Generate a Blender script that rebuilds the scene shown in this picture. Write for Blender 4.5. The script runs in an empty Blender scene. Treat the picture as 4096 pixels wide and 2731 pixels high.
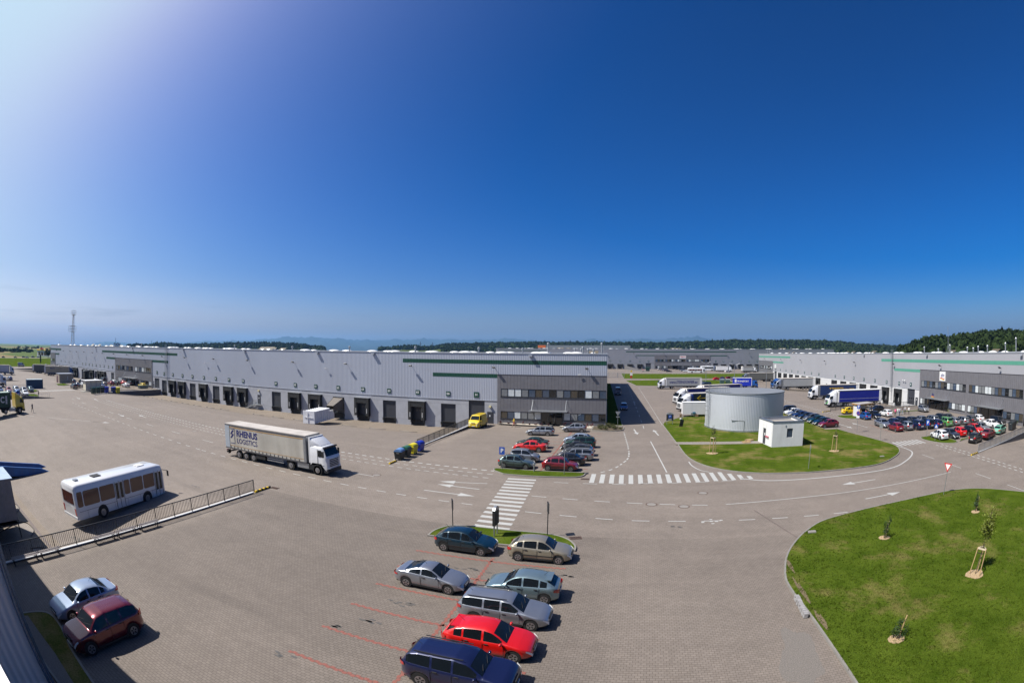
import bpy, math, random
import numpy as np
from mathutils import Matrix, Vector
random.seed(7); RS = np.random.RandomState(7)
R = math.radians
S = bpy.context.scene

# ---------------------------------------------------------------- camera (an ultra wide equisolid lens on the roof edge)
CAM_H = 12.8
cam = bpy.data.cameras.new('camera'); cam_ob = bpy.data.objects.new('camera', cam)
S.collection.objects.link(cam_ob); S.camera = cam_ob
cam.type = 'PANO'
def _setpano(k, v):
    for tgt in (cam, getattr(cam, 'cycles', None)):
        try:
            setattr(tgt, k, v); return
        except Exception: pass
_setpano('panorama_type', 'FISHEYE_EQUISOLID'); _setpano('fisheye_lens', 16.883); _setpano('fisheye_fov', R(200))
cam.sensor_fit = 'HORIZONTAL'; cam.sensor_width = 36.0; cam.sensor_height = 36.0*682/1024
cam.clip_start = 0.05; cam.clip_end = 120000
yaw, pit, rol = .2488, .0223, .0082
M = Matrix.Rotation(yaw, 3, 'Z') @ Matrix.Rotation(pit, 3, 'X') @ Matrix.Rotation(-rol, 3, 'Y')
cx, cy, cz = M @ Vector((1, 0, 0)), M @ Vector((0, 0, 1)), M @ Vector((0, -1, 0))
cam_ob.matrix_world = Matrix(((cx.x, cy.x, cz.x, 0), (cx.y, cy.y, cz.y, 0), (cx.z, cy.z, cz.z, CAM_H), (0, 0, 0, 1)))

# ---------------------------------------------------------------- sky and sun
SUN_EL, SUN_AZ = 52.5, 23.0          # the light travels towards (cos 23, sin 23): sun in the west-south-west
W = bpy.data.worlds.new('World'); S.world = W; W.use_nodes = True
nt = W.node_tree; nt.nodes.clear()
N = nt.nodes.new
out = N('ShaderNodeOutputWorld'); bg = N('ShaderNodeBackground'); sky = N('ShaderNodeTexSky')
sky.sky_type = 'NISHITA'; sky.sun_disc = False
sky.sun_elevation = R(SUN_EL); sky.sun_rotation = R(-90-SUN_AZ)
sky.altitude = 200; sky.air_density = 0.6; sky.dust_density = 4.0; sky.ozone_density = 4.0
bg.inputs['Strength'].default_value = 0.054
hs = N('ShaderNodeHueSaturation'); hs.inputs['Saturation'].default_value = 1.315; gm = N('ShaderNodeGamma'); gm.inputs[1].default_value = 1.516   # the photograph's contrasty rendering of the sky
tint = N('ShaderNodeVectorMath'); tint.operation = 'MULTIPLY'; tint.inputs[1].default_value = (1.034, .955, .95)
nt.links.new(sky.outputs[0], gm.inputs[0]); nt.links.new(gm.outputs[0], tint.inputs[0]); nt.links.new(tint.outputs[0], hs.inputs['Color'])
# faint high streaks of cirrus low over the western horizon, laid out in sky directions
tc = N('ShaderNodeTexCoord'); mp = N('ShaderNodeMapping'); mp.inputs['Scale'].default_value = (1.6, 1.6, 22)
nz = N('ShaderNodeTexNoise'); nz.inputs['Scale'].default_value = 2.2; nz.inputs['Detail'].default_value = 5; nz.inputs['Roughness'].default_value = .55
nt.links.new(tc.outputs['Generated'], mp.inputs[0]); nt.links.new(mp.outputs[0], nz.inputs['Vector'])
rmp = N('ShaderNodeMapRange'); rmp.inputs['From Min'].default_value = .56; rmp.inputs['From Max'].default_value = .74; nt.links.new(nz.outputs[0], rmp.inputs[0])
sx = N('ShaderNodeSeparateXYZ'); nt.links.new(tc.outputs['Generated'], sx.inputs[0])
b1 = N('ShaderNodeMapRange'); b1.inputs['From Min'].default_value = .02; b1.inputs['From Max'].default_value = .06; nt.links.new(sx.outputs['Z'], b1.inputs[0])
b2 = N('ShaderNodeMapRange'); b2.inputs['From Min'].default_value = .15; b2.inputs['From Max'].default_value = .07; nt.links.new(sx.outputs['Z'], b2.inputs[0])
b3 = N('ShaderNodeMapRange'); b3.inputs['From Min'].default_value = -.45; b3.inputs['From Max'].default_value = -.8; nt.links.new(sx.outputs['X'], b3.inputs[0])
def mul(a, b):
    m = N('ShaderNodeMath'); m.operation = 'MULTIPLY'; nt.links.new(a, m.inputs[0])
    if hasattr(b, 'links'): nt.links.new(b, m.inputs[1])
    else: m.inputs[1].default_value = b
    return m.outputs[0]
fac = mul(mul(mul(mul(rmp.outputs[0], b1.outputs[0]), b2.outputs[0]), b3.outputs[0]), .35)
mx = N('ShaderNodeMix'); mx.data_type = 'RGBA'; nt.links.new(fac, mx.inputs[0]); 
def vm(op, a, b):
    m = N('ShaderNodeVectorMath'); m.operation = op
    for i, s in enumerate((a, b)):
        if hasattr(s, 'links'): nt.links.new(s, m.inputs[i])
        else: m.inputs[i].default_value = s
    return m.outputs[0]
def gam(a, g):
    m = N('ShaderNodeGamma'); m.inputs[1].default_value = g; nt.links.new(a, m.inputs[0]); return m.outputs[0]
CAP = (5.96, 7.87, 9.4)          # soft shoulder so that the glow round the sun does not clip
rel = vm('DIVIDE', hs.outputs[0], CAP); soft = vm('DIVIDE', hs.outputs[0], gam(vm('ADD', gam(rel, 3.0), (1, 1, 1)), 1/3.0))
hzf = N('ShaderNodeMapRange'); hzf.interpolation_type = 'SMOOTHERSTEP'; hzf.inputs['From Min'].default_value = .17; hzf.inputs['From Max'].default_value = .02; hzf.inputs['To Max'].default_value = 1; nt.links.new(sx.outputs['Z'], hzf.inputs[0])
hmx = N('ShaderNodeMix'); hmx.data_type = 'RGBA'; nt.links.new(hzf.outputs[0], hmx.inputs[0]); nt.links.new(soft, hmx.inputs[6]); nt.links.new(vm('MULTIPLY', soft, (1.55, 1.27, 1.05)), hmx.inputs[7]); nt.links.new(hmx.outputs[2], mx.inputs[6])   # pale air over the horizon; mx.inputs[7].default_value = (8.6, 9.0, 9.6, 1)
nt.links.new(mx.outputs[2], bg.inputs[0]); nt.links.new(bg.outputs[0], out.inputs[0])
sl = bpy.data.lights.new('sun', 'SUN'); sl.energy = 5.0; sl.angle = R(.5); sl.color = (1, .95, .88)
so = bpy.data.objects.new('sun', sl); S.collection.objects.link(so)
e, a = R(SUN_EL), R(SUN_AZ)
so.rotation_euler = Vector((math.cos(a)*math.cos(e), math.sin(a)*math.cos(e), -math.sin(e))).to_track_quat('-Z', 'Y').to_euler()
S.view_settings.view_transform = 'Standard'; S.view_settings.look = 'None'; S.view_settings.exposure = 0.85; S.view_settings.gamma = 1
S.cycles.volume_bounces = 0; S.cycles.max_bounces = 6; S.cycles.use_denoising = True

# ---------------------------------------------------------------- helpers
def tag(o, label=None, cat=None, group=None, kind=None):
    for k, v in (('label', label), ('category', cat), ('group', group), ('kind', kind)):
        if v: o[k] = v
    return o
def empty(name, loc=(0, 0, 0), rz=0, label=None, cat=None, group=None, scale=1):
    o = bpy.data.objects.new(name, None); S.collection.objects.link(o)
    o.location = loc; o.rotation_euler = (0, 0, rz); o.scale = (scale,)*3; o.empty_display_size = .2
    return tag(o, label, cat, group)
def link(name, me, parent=None, m=None):
    o = bpy.data.objects.new(name, me); S.collection.objects.link(o)
    if parent: o.parent = parent
    if m is not None:
        if not me.materials: me.materials.append(m)
        o.material_slots[0].link = 'OBJECT'; o.material_slots[0].material = m
    return o
def copy_tree(o, parent=None, paint=None):
    c = o.copy(); S.collection.objects.link(c); c.parent = parent
    if paint and c.type == 'MESH' and c.get('painted'): c.material_slots[0].material = paint
    for ch in o.children: copy_tree(ch, c, paint)
    return c
class MB:
    """collects vertices and faces of ONE mesh"""
    def __init__(s): s.v = []; s.f = []
    def add(s, vs, fs):
        n = len(s.v); s.v += [tuple(p) for p in vs]; s.f += [tuple(i+n for i in f) for f in fs]; return s
    def box(s, x0, x1, y0, y1, z0, z1):
        return s.add([(x0,y0,z0),(x1,y0,z0),(x1,y1,z0),(x0,y1,z0),(x0,y0,z1),(x1,y0,z1),(x1,y1,z1),(x0,y1,z1)],
                     [(0,3,2,1),(4,5,6,7),(0,1,5,4),(1,2,6,5),(2,3,7,6),(3,0,4,7)])
    def bar(s, p, q, w, h=None, up=(0, 0, 1)):
        p, q = Vector(p), Vector(q); d = (q-p).normalized(); h = h or w
        u = Vector(up)
        if abs(d.dot(u)) > .98: u = Vector((1, 0, 0))
        r = d.cross(u).normalized()*w/2; t = r.cross(d).normalized()*h/2
        return s.add([p-r-t, p+r-t, p+r+t, p-r+t, q-r-t, q+r-t, q+r+t, q-r+t],
                     [(0,1,2,3),(7,6,5,4),(0,4,5,1),(1,5,6,2),(2,6,7,3),(3,7,4,0)])
    def cyl(s, p, q, r0, r1=None, n=12, caps=True):
        p, q = Vector(p), Vector(q); r1 = r0 if r1 is None else r1; d = (q-p).normalized()
        u = Vector((1, 0, 0)) if abs(d.x) < .9 else Vector((0, 1, 0))
        a = d.cross(u).normalized(); b = d.cross(a)
        vs = []
        for c, r in ((p, r0), (q, r1)):
            for k in range(n):
                t = 2*math.pi*k/n; vs.append(c+a*math.cos(t)*r+b*math.sin(t)*r)
        fs = [(k, k+n, (k+1) % n+n, (k+1) % n) for k in range(n)]
        if caps: fs += [tuple(range(n)), tuple(range(2*n-1, n-1, -1))]
        return s.add(vs, fs)
    def prism(s, poly, y0, y1):
        """polygon in x,z extruded along y"""
        n = len(poly)
        vs = [(x, y0, z) for x, z in poly]+[(x, y1, z) for x, z in poly]
        return s.add(vs, [tuple(range(n)), tuple(range(2*n-1, n-1, -1))]+[(k, k+n, (k+1) % n+n, (k+1) % n) for k in range(n)])
    def slab(s, poly, z0, z1):
        n = len(poly); vs = [(x, y, z0) for x, y in poly]+[(x, y, z1) for x, y in poly]
        return s.add(vs, [tuple(range(n-1, -1, -1)), tuple(range(n, 2*n))]+[(k, (k+1) % n, (k+1) % n+n, k+n) for k in range(n)])
    def ell(s, c, r, n=10, m=6, z0=-1):
        vs = []; fs = []
        for i in range(m+1):
            ph = math.asin(max(-1, z0))*(1-i/m)+math.pi/2*i/m
            for k in range(n):
                t = 2*math.pi*k/n; vs.append((c[0]+r[0]*math.cos(ph)*math.cos(t), c[1]+r[1]*math.cos(ph)*math.sin(t), c[2]+r[2]*math.sin(ph)))
        for i in range(m):
            for k in range(n): fs.append((i*n+k, i*n+(k+1) % n, (i+1)*n+(k+1) % n, (i+1)*n+k))
        return s.add(vs, fs)
    def mesh(s, name, smooth=False):
        me = bpy.data.meshes.new(name); me.from_pydata(s.v, [], s.f); me.update()
        if smooth:
            me.shade_smooth()
            try: me.set_sharp_from_angle(angle=R(38))
            except Exception: pass
        return me
    def build(s, name, m, parent=None, smooth=False, own=True):
        me = s.mesh(name, smooth); o = bpy.data.objects.new(name, me); S.collection.objects.link(o)
        me.materials.append(m)
        if parent: o.parent = parent
        return o
def npmesh(name, V, F, m, parent=None, nside=3):
    V = np.asarray(V, np.float32); F = np.asarray(F, np.int32)
    me = bpy.data.meshes.new(name); me.vertices.add(len(V)); me.vertices.foreach_set('co', V.ravel())
    me.loops.add(F.size); me.loops.foreach_set('vertex_index', F.ravel())
    me.polygons.add(len(F)); me.polygons.foreach_set('loop_start', np.arange(0, F.size, nside)); me.polygons.foreach_set('loop_total', np.full(len(F), nside))
    me.update(calc_edges=True); me.materials.append(m)
    o = bpy.data.objects.new(name, me); S.collection.objects.link(o)
    if parent: o.parent = parent
    return o
_M = {}
def lin(c): return tuple(((v/255+.055)/1.055)**2.4 if v/255 > .04045 else v/255/12.92 for v in c)
def mat(name, col, rough=.6, metal=0., var=.12, scale=2., coat=0., bump=0., bscale=30., spec=.5, stretch=None, dirt=0.):
    """base colour (linear) with world-scale mottling"""
    if name in _M: return _M[name]
    col = tuple(c*.73 for c in col)
    m = bpy.data.materials.new(name); m.use_nodes = True; n = m.node_tree; n.nodes.clear()
    o = n.nodes.new('ShaderNodeOutputMaterial'); b = n.nodes.new('ShaderNodeBsdfPrincipled'); n.links.new(b.outputs[0], o.inputs[0])
    b.inputs['Roughness'].default_value = rough; b.inputs['Metallic'].default_value = metal
    b.inputs['Specular IOR Level'].default_value = spec; b.inputs['Coat Weight'].default_value = coat; b.inputs['Coat Roughness'].default_value = .04
    t = n.nodes.new('ShaderNodeTexCoord'); src = t.outputs['Object']
    if stretch:
        q = n.nodes.new('ShaderNodeMapping'); q.inputs['Scale'].default_value = stretch; n.links.new(src, q.inputs[0]); src = q.outputs[0]
    z = n.nodes.new('ShaderNodeTexNoise'); z.inputs['Scale'].default_value = scale; z.inputs['Detail'].default_value = 6; z.inputs['Roughness'].default_value = .6
    n.links.new(src, z.inputs['Vector'])
    r = n.nodes.new('ShaderNodeMapRange'); r.inputs['From Min'].default_value = .3; r.inputs['From Max'].default_value = .7
    r.inputs['To Min'].default_value = 1-var; r.inputs['To Max'].default_value = 1+var; n.links.new(z.outputs[0], r.inputs[0])
    v = n.nodes.new('ShaderNodeVectorMath'); v.operation = 'SCALE'; v.inputs[0].default_value = col[:3]; n.links.new(r.outputs[0], v.inputs['Scale'])
    n.links.new(v.outputs[0], b.inputs['Base Color'])
    if dirt:
        z2 = n.nodes.new('ShaderNodeTexNoise'); z2.inputs['Scale'].default_value = scale*.5; z2.inputs['Detail'].default_value = 8
        mp2 = n.nodes.new('ShaderNodeMapping'); mp2.inputs['Scale'].default_value = (2, 2, .35); n.links.new(t.outputs['Object'], mp2.inputs[0]); n.links.new(mp2.outputs[0], z2.inputs['Vector'])
        r2 = n.nodes.new('ShaderNodeMapRange'); r2.inputs['From Min'].default_value = .45; r2.inputs['From Max'].default_value = .75; r2.inputs['To Max'].default_value = dirt; n.links.new(z2.outputs[0], r2.inputs[0])
        mm = n.nodes.new('ShaderNodeMix'); mm.data_type = 'RGBA'; n.links.new(r2.outputs[0], mm.inputs[0]); n.links.new(v.outputs[0], mm.inputs[6]); mm.inputs[7].default_value = (.09, .075, .055, 1)
        n.links.new(mm.outputs[2], b.inputs['Base Color'])
    if bump:
        z3 = n.nodes.new('ShaderNodeTexNoise'); z3.inputs['Scale'].default_value = bscale; z3.inputs['Detail'].default_value = 4; n.links.new(src, z3.inputs['Vector'])
        bp = n.nodes.new('ShaderNodeBump'); bp.inputs['Strength'].default_value = bump; bp.inputs['Distance'].default_value = .05; n.links.new(z3.outputs[0], bp.inputs['Height']); n.links.new(bp.outputs[0], b.inputs['Normal'])
    _M[name] = m; return m
def text_mesh(body, size, m, parent, loc, rot, name='lettering', align='CENTER', depth=.01, shear=0, bold=0, space=1, sx=1):
    c = bpy.data.curves.new('t', 'FONT'); c.body = body; c.size = size; c.align_x = align; c.align_y = 'CENTER'; c.extrude = depth; c.shear = shear; c.offset = bold; c.space_character = space; c.resolution_u = 3
    o = bpy.data.objects.new('t', c); S.collection.objects.link(o); bpy.context.view_layer.update()
    me = bpy.data.meshes.new_from_object(o.evaluated_get(bpy.context.evaluated_depsgraph_get()))
    bpy.data.objects.remove(o); bpy.data.curves.remove(c)
    me.name = name
    while me.materials: me.materials.pop()
    me.materials.append(m)
    t = bpy.data.objects.new(name, me); S.collection.objects.link(t); t.parent = parent; t.location = loc; t.rotation_euler = rot; t.scale = (sx, 1, 1)
    return t
def sm(t): t = min(max(t, 0), 1); return t*t*(3-2*t)
def zg(x, y):
    """height of the paved ground: the yards fall towards the loading docks"""
    if x < -31.05 and y < 28: return -1.3*sm((28-y)/22)
    if 60 < y <= 84.2:
        if -130.2 < x < -27.3: return -1.6*sm((y-60)/20)
        if -252 < x < -168: return -.9*sm((y-62)/20)
        if -27.3 <= x <= -2: return -.35*sm((y-60)/22)*min((-2-x)/22, 1)
    if x > 50 and 103 < y < 205: return -1.1*sm((x-52)/20)
    if x > 48 and y < 56.4: return -1.0*sm((x-52)/20)
    return 0.
# colours (linear)
MT = dict(
 clad=mat('silver_cladding', (.45, .48, .56), .45, .25, .05, .3, stretch=(.3, .3, .05)),
 clad_e=mat('pale_cladding', (.40, .40, .43), .5, .2, .05, .3, stretch=(.3, .3, .05)),
 plinth=mat('concrete_panel', (.40, .41, .45), .75, 0, .09, .8, bump=.1),
 plinth_w=mat('pale_concrete_panel', (.62, .62, .63), .75, 0, .06, .8),
 green=mat('dark_green_stripe', (.004, .06, .035), .4, 0, .08, 1),
 lgreen=mat('pale_green_stripe', (.09, .30, .22), .5, 0, .06, 1),
 office=mat('grey_office_panel', (.19, .185, .20), .45, .2, .08, .8),
 seam=mat('panel_seam', (.045, .04, .045), .6),
 coping=mat('roof_coping', (.5, .52, .56), .35, .4, .05),
 roof=mat('roof_membrane', (.42, .42, .42), .8, 0, .12, .3),
 dome=mat('skylight_dome', (.78, .78, .76), .25, 0, .05, 1, coat=.3),
 vent=mat('brown_flap', (.12, .1, .07), .6),
 black=mat('black_rubber', (.012, .012, .013), .7, 0, .2, 3),
 dark=mat('dark_steel', (.03, .032, .038), .5, .3, .15, 2),
 door=mat('anthracite_door', (.045, .048, .06), .5, .1, .08, 1),
 steel=mat('galvanised_steel', (.42, .44, .46), .4, .7, .1, 3),
 white=mat('white_paint', (.78, .78, .78), .5, 0, .05, 1),
 kerb=mat('kerb_concrete', (.23, .215, .195), .8, 0, .12, 2, bump=.2),
 glass=mat('dark_glass', (.008, .011, .014), .05, 0, .1, 1, spec=.35),
 chrome=mat('bright_metal', (.6, .6, .62), .2, .9, .05),
 yellow=mat('signal_yellow', (.75, .5, .01), .5, 0, .08, 2),
 red=mat('signal_red', (.55, .02, .02), .4), blue=mat('sign_blue', (.01, .08, .42), .4, 0, .05, 1),
 wood=mat('raw_wood', (.5, .34, .17), .75, 0, .2, 6, stretch=(1, 1, .2)),
 tyre=mat('tyre_rubber', (.013, .013, .013), .85, 0, .2, 6),
 rim=mat('alloy_rim', (.45, .45, .47), .3, .8, .08, 8),
 lampw=mat('headlight_glass', (.9, .92, .95), .08, .0, .1, 20, coat=1), lampr=mat('taillight_red', (.45, .01, .01), .15, 0, .1, 10, coat=1),
 plate=mat('number_plate', (.7, .7, .68), .5),
)
# ---------------------------------------------------------------- paved ground
def paving_material(name, col, warm=0.):
    m = bpy.data.materials.new(name); m.use_nodes = True; n = m.node_tree; n.nodes.clear(); nn = n.nodes.new; L = n.links.new
    o = nn('ShaderNodeOutputMaterial'); b = nn('ShaderNodeBsdfPrincipled'); L(b.outputs[0], o.inputs[0]); b.inputs['Roughness'].default_value = .8; b.inputs['Specular IOR Level'].default_value = .3
    t = nn('ShaderNodeTexCoord')
    br = nn('ShaderNodeTexBrick'); L(t.outputs['Object'], br.inputs['Vector'])
    br.inputs['Scale'].default_value = 1; br.inputs['Brick Width'].default_value = .24; br.inputs['Row Height'].default_value = .16; br.inputs['Mortar Size'].default_value = .011; br.inputs['Mortar Smooth'].default_value = .3
    br.inputs['Color1'].default_value = (col[0], col[1], col[2], 1); br.inputs['Color2'].default_value = (col[0]*.86, col[1]*.855, col[2]*.85, 1); br.inputs['Mortar'].default_value = (col[0]*.5, col[1]*.48, col[2]*.45, 1)
    def noise(scale, st=(1, 1, 1), det=5, dist=0, rot=0):
        q = nn('ShaderNodeMapping'); q.inputs['Scale'].default_value = st; q.inputs['Rotation'].default_value = (0, 0, rot); L(t.outputs['Object'], q.inputs[0])
        z = nn('ShaderNodeTexNoise'); z.inputs['Scale'].default_value = scale; z.inputs['Detail'].default_value = det; z.inputs['Distortion'].default_value = dist; z.inputs['Roughness'].default_value = .6; L(q.outputs[0], z.inputs['Vector']); return z.outputs[0]
    def rng(s, a, b_, c, d):
        r = nn('ShaderNodeMapRange'); r.inputs['From Min'].default_value = a; r.inputs['From Max'].default_value = b_; r.inputs['To Min'].default_value = c; r.inputs['To Max'].default_value = d; L(s, r.inputs[0]); return r.outputs[0]
    def mulc(c, f):
        v = nn('ShaderNodeVectorMath'); v.operation = 'SCALE'; L(c, v.inputs[0]); L(f, v.inputs['Scale']); return v.outputs[0]
    c = mulc(br.outputs['Color'], rng(noise(.07), .3, .7, .90, 1.10))       # broad mottling
    sp = nn('ShaderNodeSeparateXYZ'); L(t.outputs['Object'], sp.inputs[0])          # the road and truck yards are laid in a paler paver than the car bays
    mxx = nn('ShaderNodeMath'); mxx.operation = 'MAXIMUM'; L(rng(sp.outputs[1], 31.4, 31.6, 0, 1), mxx.inputs[0]); L(rng(sp.outputs[0], -2.0, 0.5, 0, .55), mxx.inputs[1])
    ma = nn('ShaderNodeMath'); ma.operation = 'MAXIMUM'; L(mxx.outputs[0], ma.inputs[0]); L(rng(sp.outputs[0], -31.1, -31.0, 1, 0), ma.inputs[1])
    c = mulc(c, rng(ma.outputs[0], 0, 1, 1.02, 1.27))
    c = mulc(c, rng(noise(.5, (1, 1, 1), 6), .3, .7, .93, 1.07))
    c = mulc(c, rng(noise(.25, (.12, 2.2, 1), 5, .6, .03), .3, .7, .93, 1.06))     # lanes worn along the yard
    c = mulc(c, rng(noise(6., (1, 1, 1), 3), .3, .7, .93, 1.07))
    wv = nn('ShaderNodeTexWave'); wv.wave_type = 'RINGS'; wv.inputs['Scale'].default_value = .05; wv.inputs['Distortion'].default_value = 7; wv.inputs['Detail'].default_value = 3; wv.inputs['Detail Scale'].default_value = .6; L(t.outputs['Object'], wv.inputs['Vector'])
    tm = nn('ShaderNodeMath'); tm.operation = 'MULTIPLY'; L(rng(wv.outputs[1], .93, .99, 0, 1), tm.inputs[0]); L(rng(noise(.12, det=3), .5, .65, 0, .10), tm.inputs[1])
    inv = nn('ShaderNodeMath'); inv.operation = 'SUBTRACT'; inv.inputs[0].default_value = 1; L(tm.outputs[0], inv.inputs[1]); c = mulc(c, inv.outputs[0])   # tyre marks
    mm = nn('ShaderNodeMix'); mm.data_type = 'RGBA'; L(rng(noise(.9, det=7), .66, .78, 0, .45), mm.inputs[0]); L(c, mm.inputs[6]); mm.inputs[7].default_value = (col[0]*.62, col[1]*.52, col[2]*.4, 1); c = mm.outputs[2]  # soil stains
    L(c, b.inputs['Base Color'])
    bp = nn('ShaderNodeBump'); bp.inputs['Strength'].default_value = .35; bp.inputs['Distance'].default_value = .01; L(br.outputs['Fac'], bp.inputs['Height']); bp.invert = True; L(bp.outputs[0], b.inputs['Normal'])
    return m
PAVE = paving_material('block_paving', (.136, .115, .099)); YARD = paving_material('yard_paving', (.143, .117, .092)); PATH = paving_material('light_paving', (.18, .16, .142))
def grid_sheet(name, xs, ys, zf, m, dz=0):
    V = []; F = []; ny = len(ys)
    for x in xs:
        for y in ys: V.append((x, y, zf(x, y)+dz))
    for i in range(len(xs)-1):
        for j in range(ny-1):
            F.append((i*ny+j, (i+1)*ny+j, (i+1)*ny+j+1, i*ny+j+1))
    return npmesh(name, V, F, m, nside=4)
def rngf(a, b, n): return list(np.linspace(a, b, n))
xs = sorted(set([-300, -270, -252.0, -251.98, -240, -220, -200, -180, -168.01, -168, -150, -140, -130.21, -130.19]+rngf(-120, -36, 8)+[-31.06, -31.04, -29, -27.31, -27.3, -24, -18, -12, -6, -2, 2, 20, 40, 47.99, 48.01, 49.99, 50.01]+rngf(52, 76, 13)+[100]))
ys = sorted(set([-60, -10, 0]+rngf(2, 28, 14)+[30, 40, 50, 56.39, 56.41]+rngf(58, 82, 13)+[83.9, 84.19, 84.21, 90, 102.99, 103.01, 110, 150, 204.99, 205.01, 260, 340, 400]))
g = grid_sheet('paving', xs, ys, zg, PAVE); tag(g, kind='structure')
def sheet_on(name, x0, x1, y0, y1, m, dz=.004, kind='structure', st=2.):
    xs_ = rngf(x0, x1, max(2, int((x1-x0)/st)+1)); ys_ = sorted(set([v for v in ys if y0 < v < y1]+[y0, y1]))
    o = grid_sheet(name, xs_, ys_, zg, m, dz); tag(o, kind=kind); return o
sheet_on('dock_apron', -130.1, -27.4, 73.4, 83.88, YARD, .005, st=12); sheet_on('dock_apron', -95, -31.15, 2.45, 10.3, YARD, .005, st=12)
sheet_on('path', -200, -130.3, 76, 83.88, YARD, .005, st=12)
# ---- fields and land out to the horizon (polar sheet, rising gently to the north and east)
def field_material():
    m = bpy.data.materials.new('field'); m.use_nodes = True; n = m.node_tree; n.nodes.clear(); nn = n.nodes.new; L = n.links.new
    o = nn('ShaderNodeOutputMaterial'); b = nn('ShaderNodeBsdfPrincipled'); L(b.outputs[0], o.inputs[0]); b.inputs['Roughness'].default_value = .9; b.inputs['Specular IOR Level'].default_value = .1
    t = nn('ShaderNodeTexCoord'); q = nn('ShaderNodeMapping'); q.inputs['Rotation'].default_value = (0, 0, .5); q.inputs['Scale'].default_value = (.0012, .0035, 1); L(t.outputs['Object'], q.inputs[0])
    v = nn('ShaderNodeTexVoronoi'); v.inputs['Scale'].default_value = 1; L(q.outputs[0], v.inputs['Vector'])
    s = nn('ShaderNodeSeparateColor'); L(v.outputs['Color'], s.inputs[0])
    r = nn('ShaderNodeValToRGB'); r.color_ramp.interpolation = 'CONSTANT'
    cs = [(0, (.05, .075, .012)), (.3, (.12, .10, .04)), (.4, (.04, .07, .012)), (.72, (.14, .11, .045)), (.8, (.055, .085, .018))]
    for i, (p, c) in enumerate(cs):
        e_ = r.color_ramp.elements[i] if i < 2 else r.color_ramp.elements.new(p)
        e_.position = p; e_.color = (*c, 1)
    L(s.outputs[0], r.inputs[0])
    z = nn('ShaderNodeTexNoise'); z.inputs['Scale'].default_value = .02; z.inputs['Detail'].default_value = 8; L(t.outputs['Object'], z.inputs['Vector'])
    g_ = nn('ShaderNodeMapRange'); g_.inputs['To Min'].default_value = .7; g_.inputs['To Max'].default_value = 1.3; L(z.outputs[0], g_.inputs[0])
    sc = nn('ShaderNodeVectorMath'); sc.operation = 'SCALE'; L(r.outputs[0], sc.inputs[0]); L(g_.outputs[0], sc.inputs['Scale']); L(sc.outputs[0], b.inputs['Base Color'])
    return m
WOOD_EL = [(-63, -.05), (-61.0, 0.17), (-60.2, 0.26), (-58.9, 0.2), (-57.5, 0.45), (-55.5, 0.42), (-54.2, 0.3), (-51.4, 0.47), (-48.4, 0.61), (-45.5, 0.73), (-44.0, 0.82), (-41.5, 0.74), (-39.1, 0.66), (-38.6, 0.46), (-36.8, 0.47), (-36.5, .2), (-30.6, .2), (-30.1, 0.45), (-27.2, 0.64), (-25.8, 0.69), (-24.8, 0.60), (-23.2, 0.66), (-22.5, 0.92), (-20.5, 1.0), (-15.9, 1.14), (-11.2, 1.21), (0.1, 1.24), (4.4, 1.24), (9.7, 1.41), (12.7, 1.51), (17.3, 1.49), (20.7, 1.45), (23.4, 1.41), (25.7, 1.27), (27.9, 0.99), (30.2, 0.87), (32.6, 0.73), (34, .6), (52, .5)]
NEAR_EL = [(31, .3), (32.8, 0.55), (34.5, 0.87), (35.3, 1.29), (36.6, 1.39), (37.9, 1.83), (39.5, 1.66), (41.4, 1.85), (43.4, 2.04), (45.3, 2.08), (50.3, 2.16), (60, 2.3), (80, 2.3)]
def ip(t, a): return float(np.interp(a, [p[0] for p in t], [p[1] for p in t]))
def land(az, r):
    """height of open land; az clockwise from +Y in degrees: wooded slopes rise to the north and east"""
    h = -.06
    if -63 < az < 52 and r > 1300:
        f = min((r-1300)/600, 1.); h = max(h, (CAM_H+math.tan(R(ip(WOOD_EL, az)))*1900-15)*sm(f)*sm((az+63)/3)) if r < 2600 else 4
    if az > 31 and 300 < r < 700: h = max(h, (CAM_H+math.tan(R(ip(NEAR_EL, az)))*540-15)*sm((r-330)/210)*sm((az-31)/3))
    return h
azs = list(np.arange(-180, 181, 2.)); rs = [0, 60, 150, 240, 300, 350, 400, 450, 500, 540, 600, 699, 701, 900, 1299, 1400, 1500, 1600, 1700, 1800, 1900, 2599, 2601, 3500, 5000, 8000, 13000, 17000]
V = [(r*math.sin(R(a)), r*math.cos(R(a)), land(a, r)-(.4 if 0 < r < 330 and False else 0)) for a in azs for r in rs]
nr = len(rs); F = [(i*nr+j, i*nr+j+1, (i+1)*nr+j+1, (i+1)*nr+j) for i in range(len(azs)-1) for j in range(nr-1)]
V = [(x, y, z-2.2) if math.hypot(x, y) < 300 else (x, y, z) for x, y, z in V]
fo = npmesh('field', V, F, field_material(), nside=4); tag(fo, kind='structure')
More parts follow.
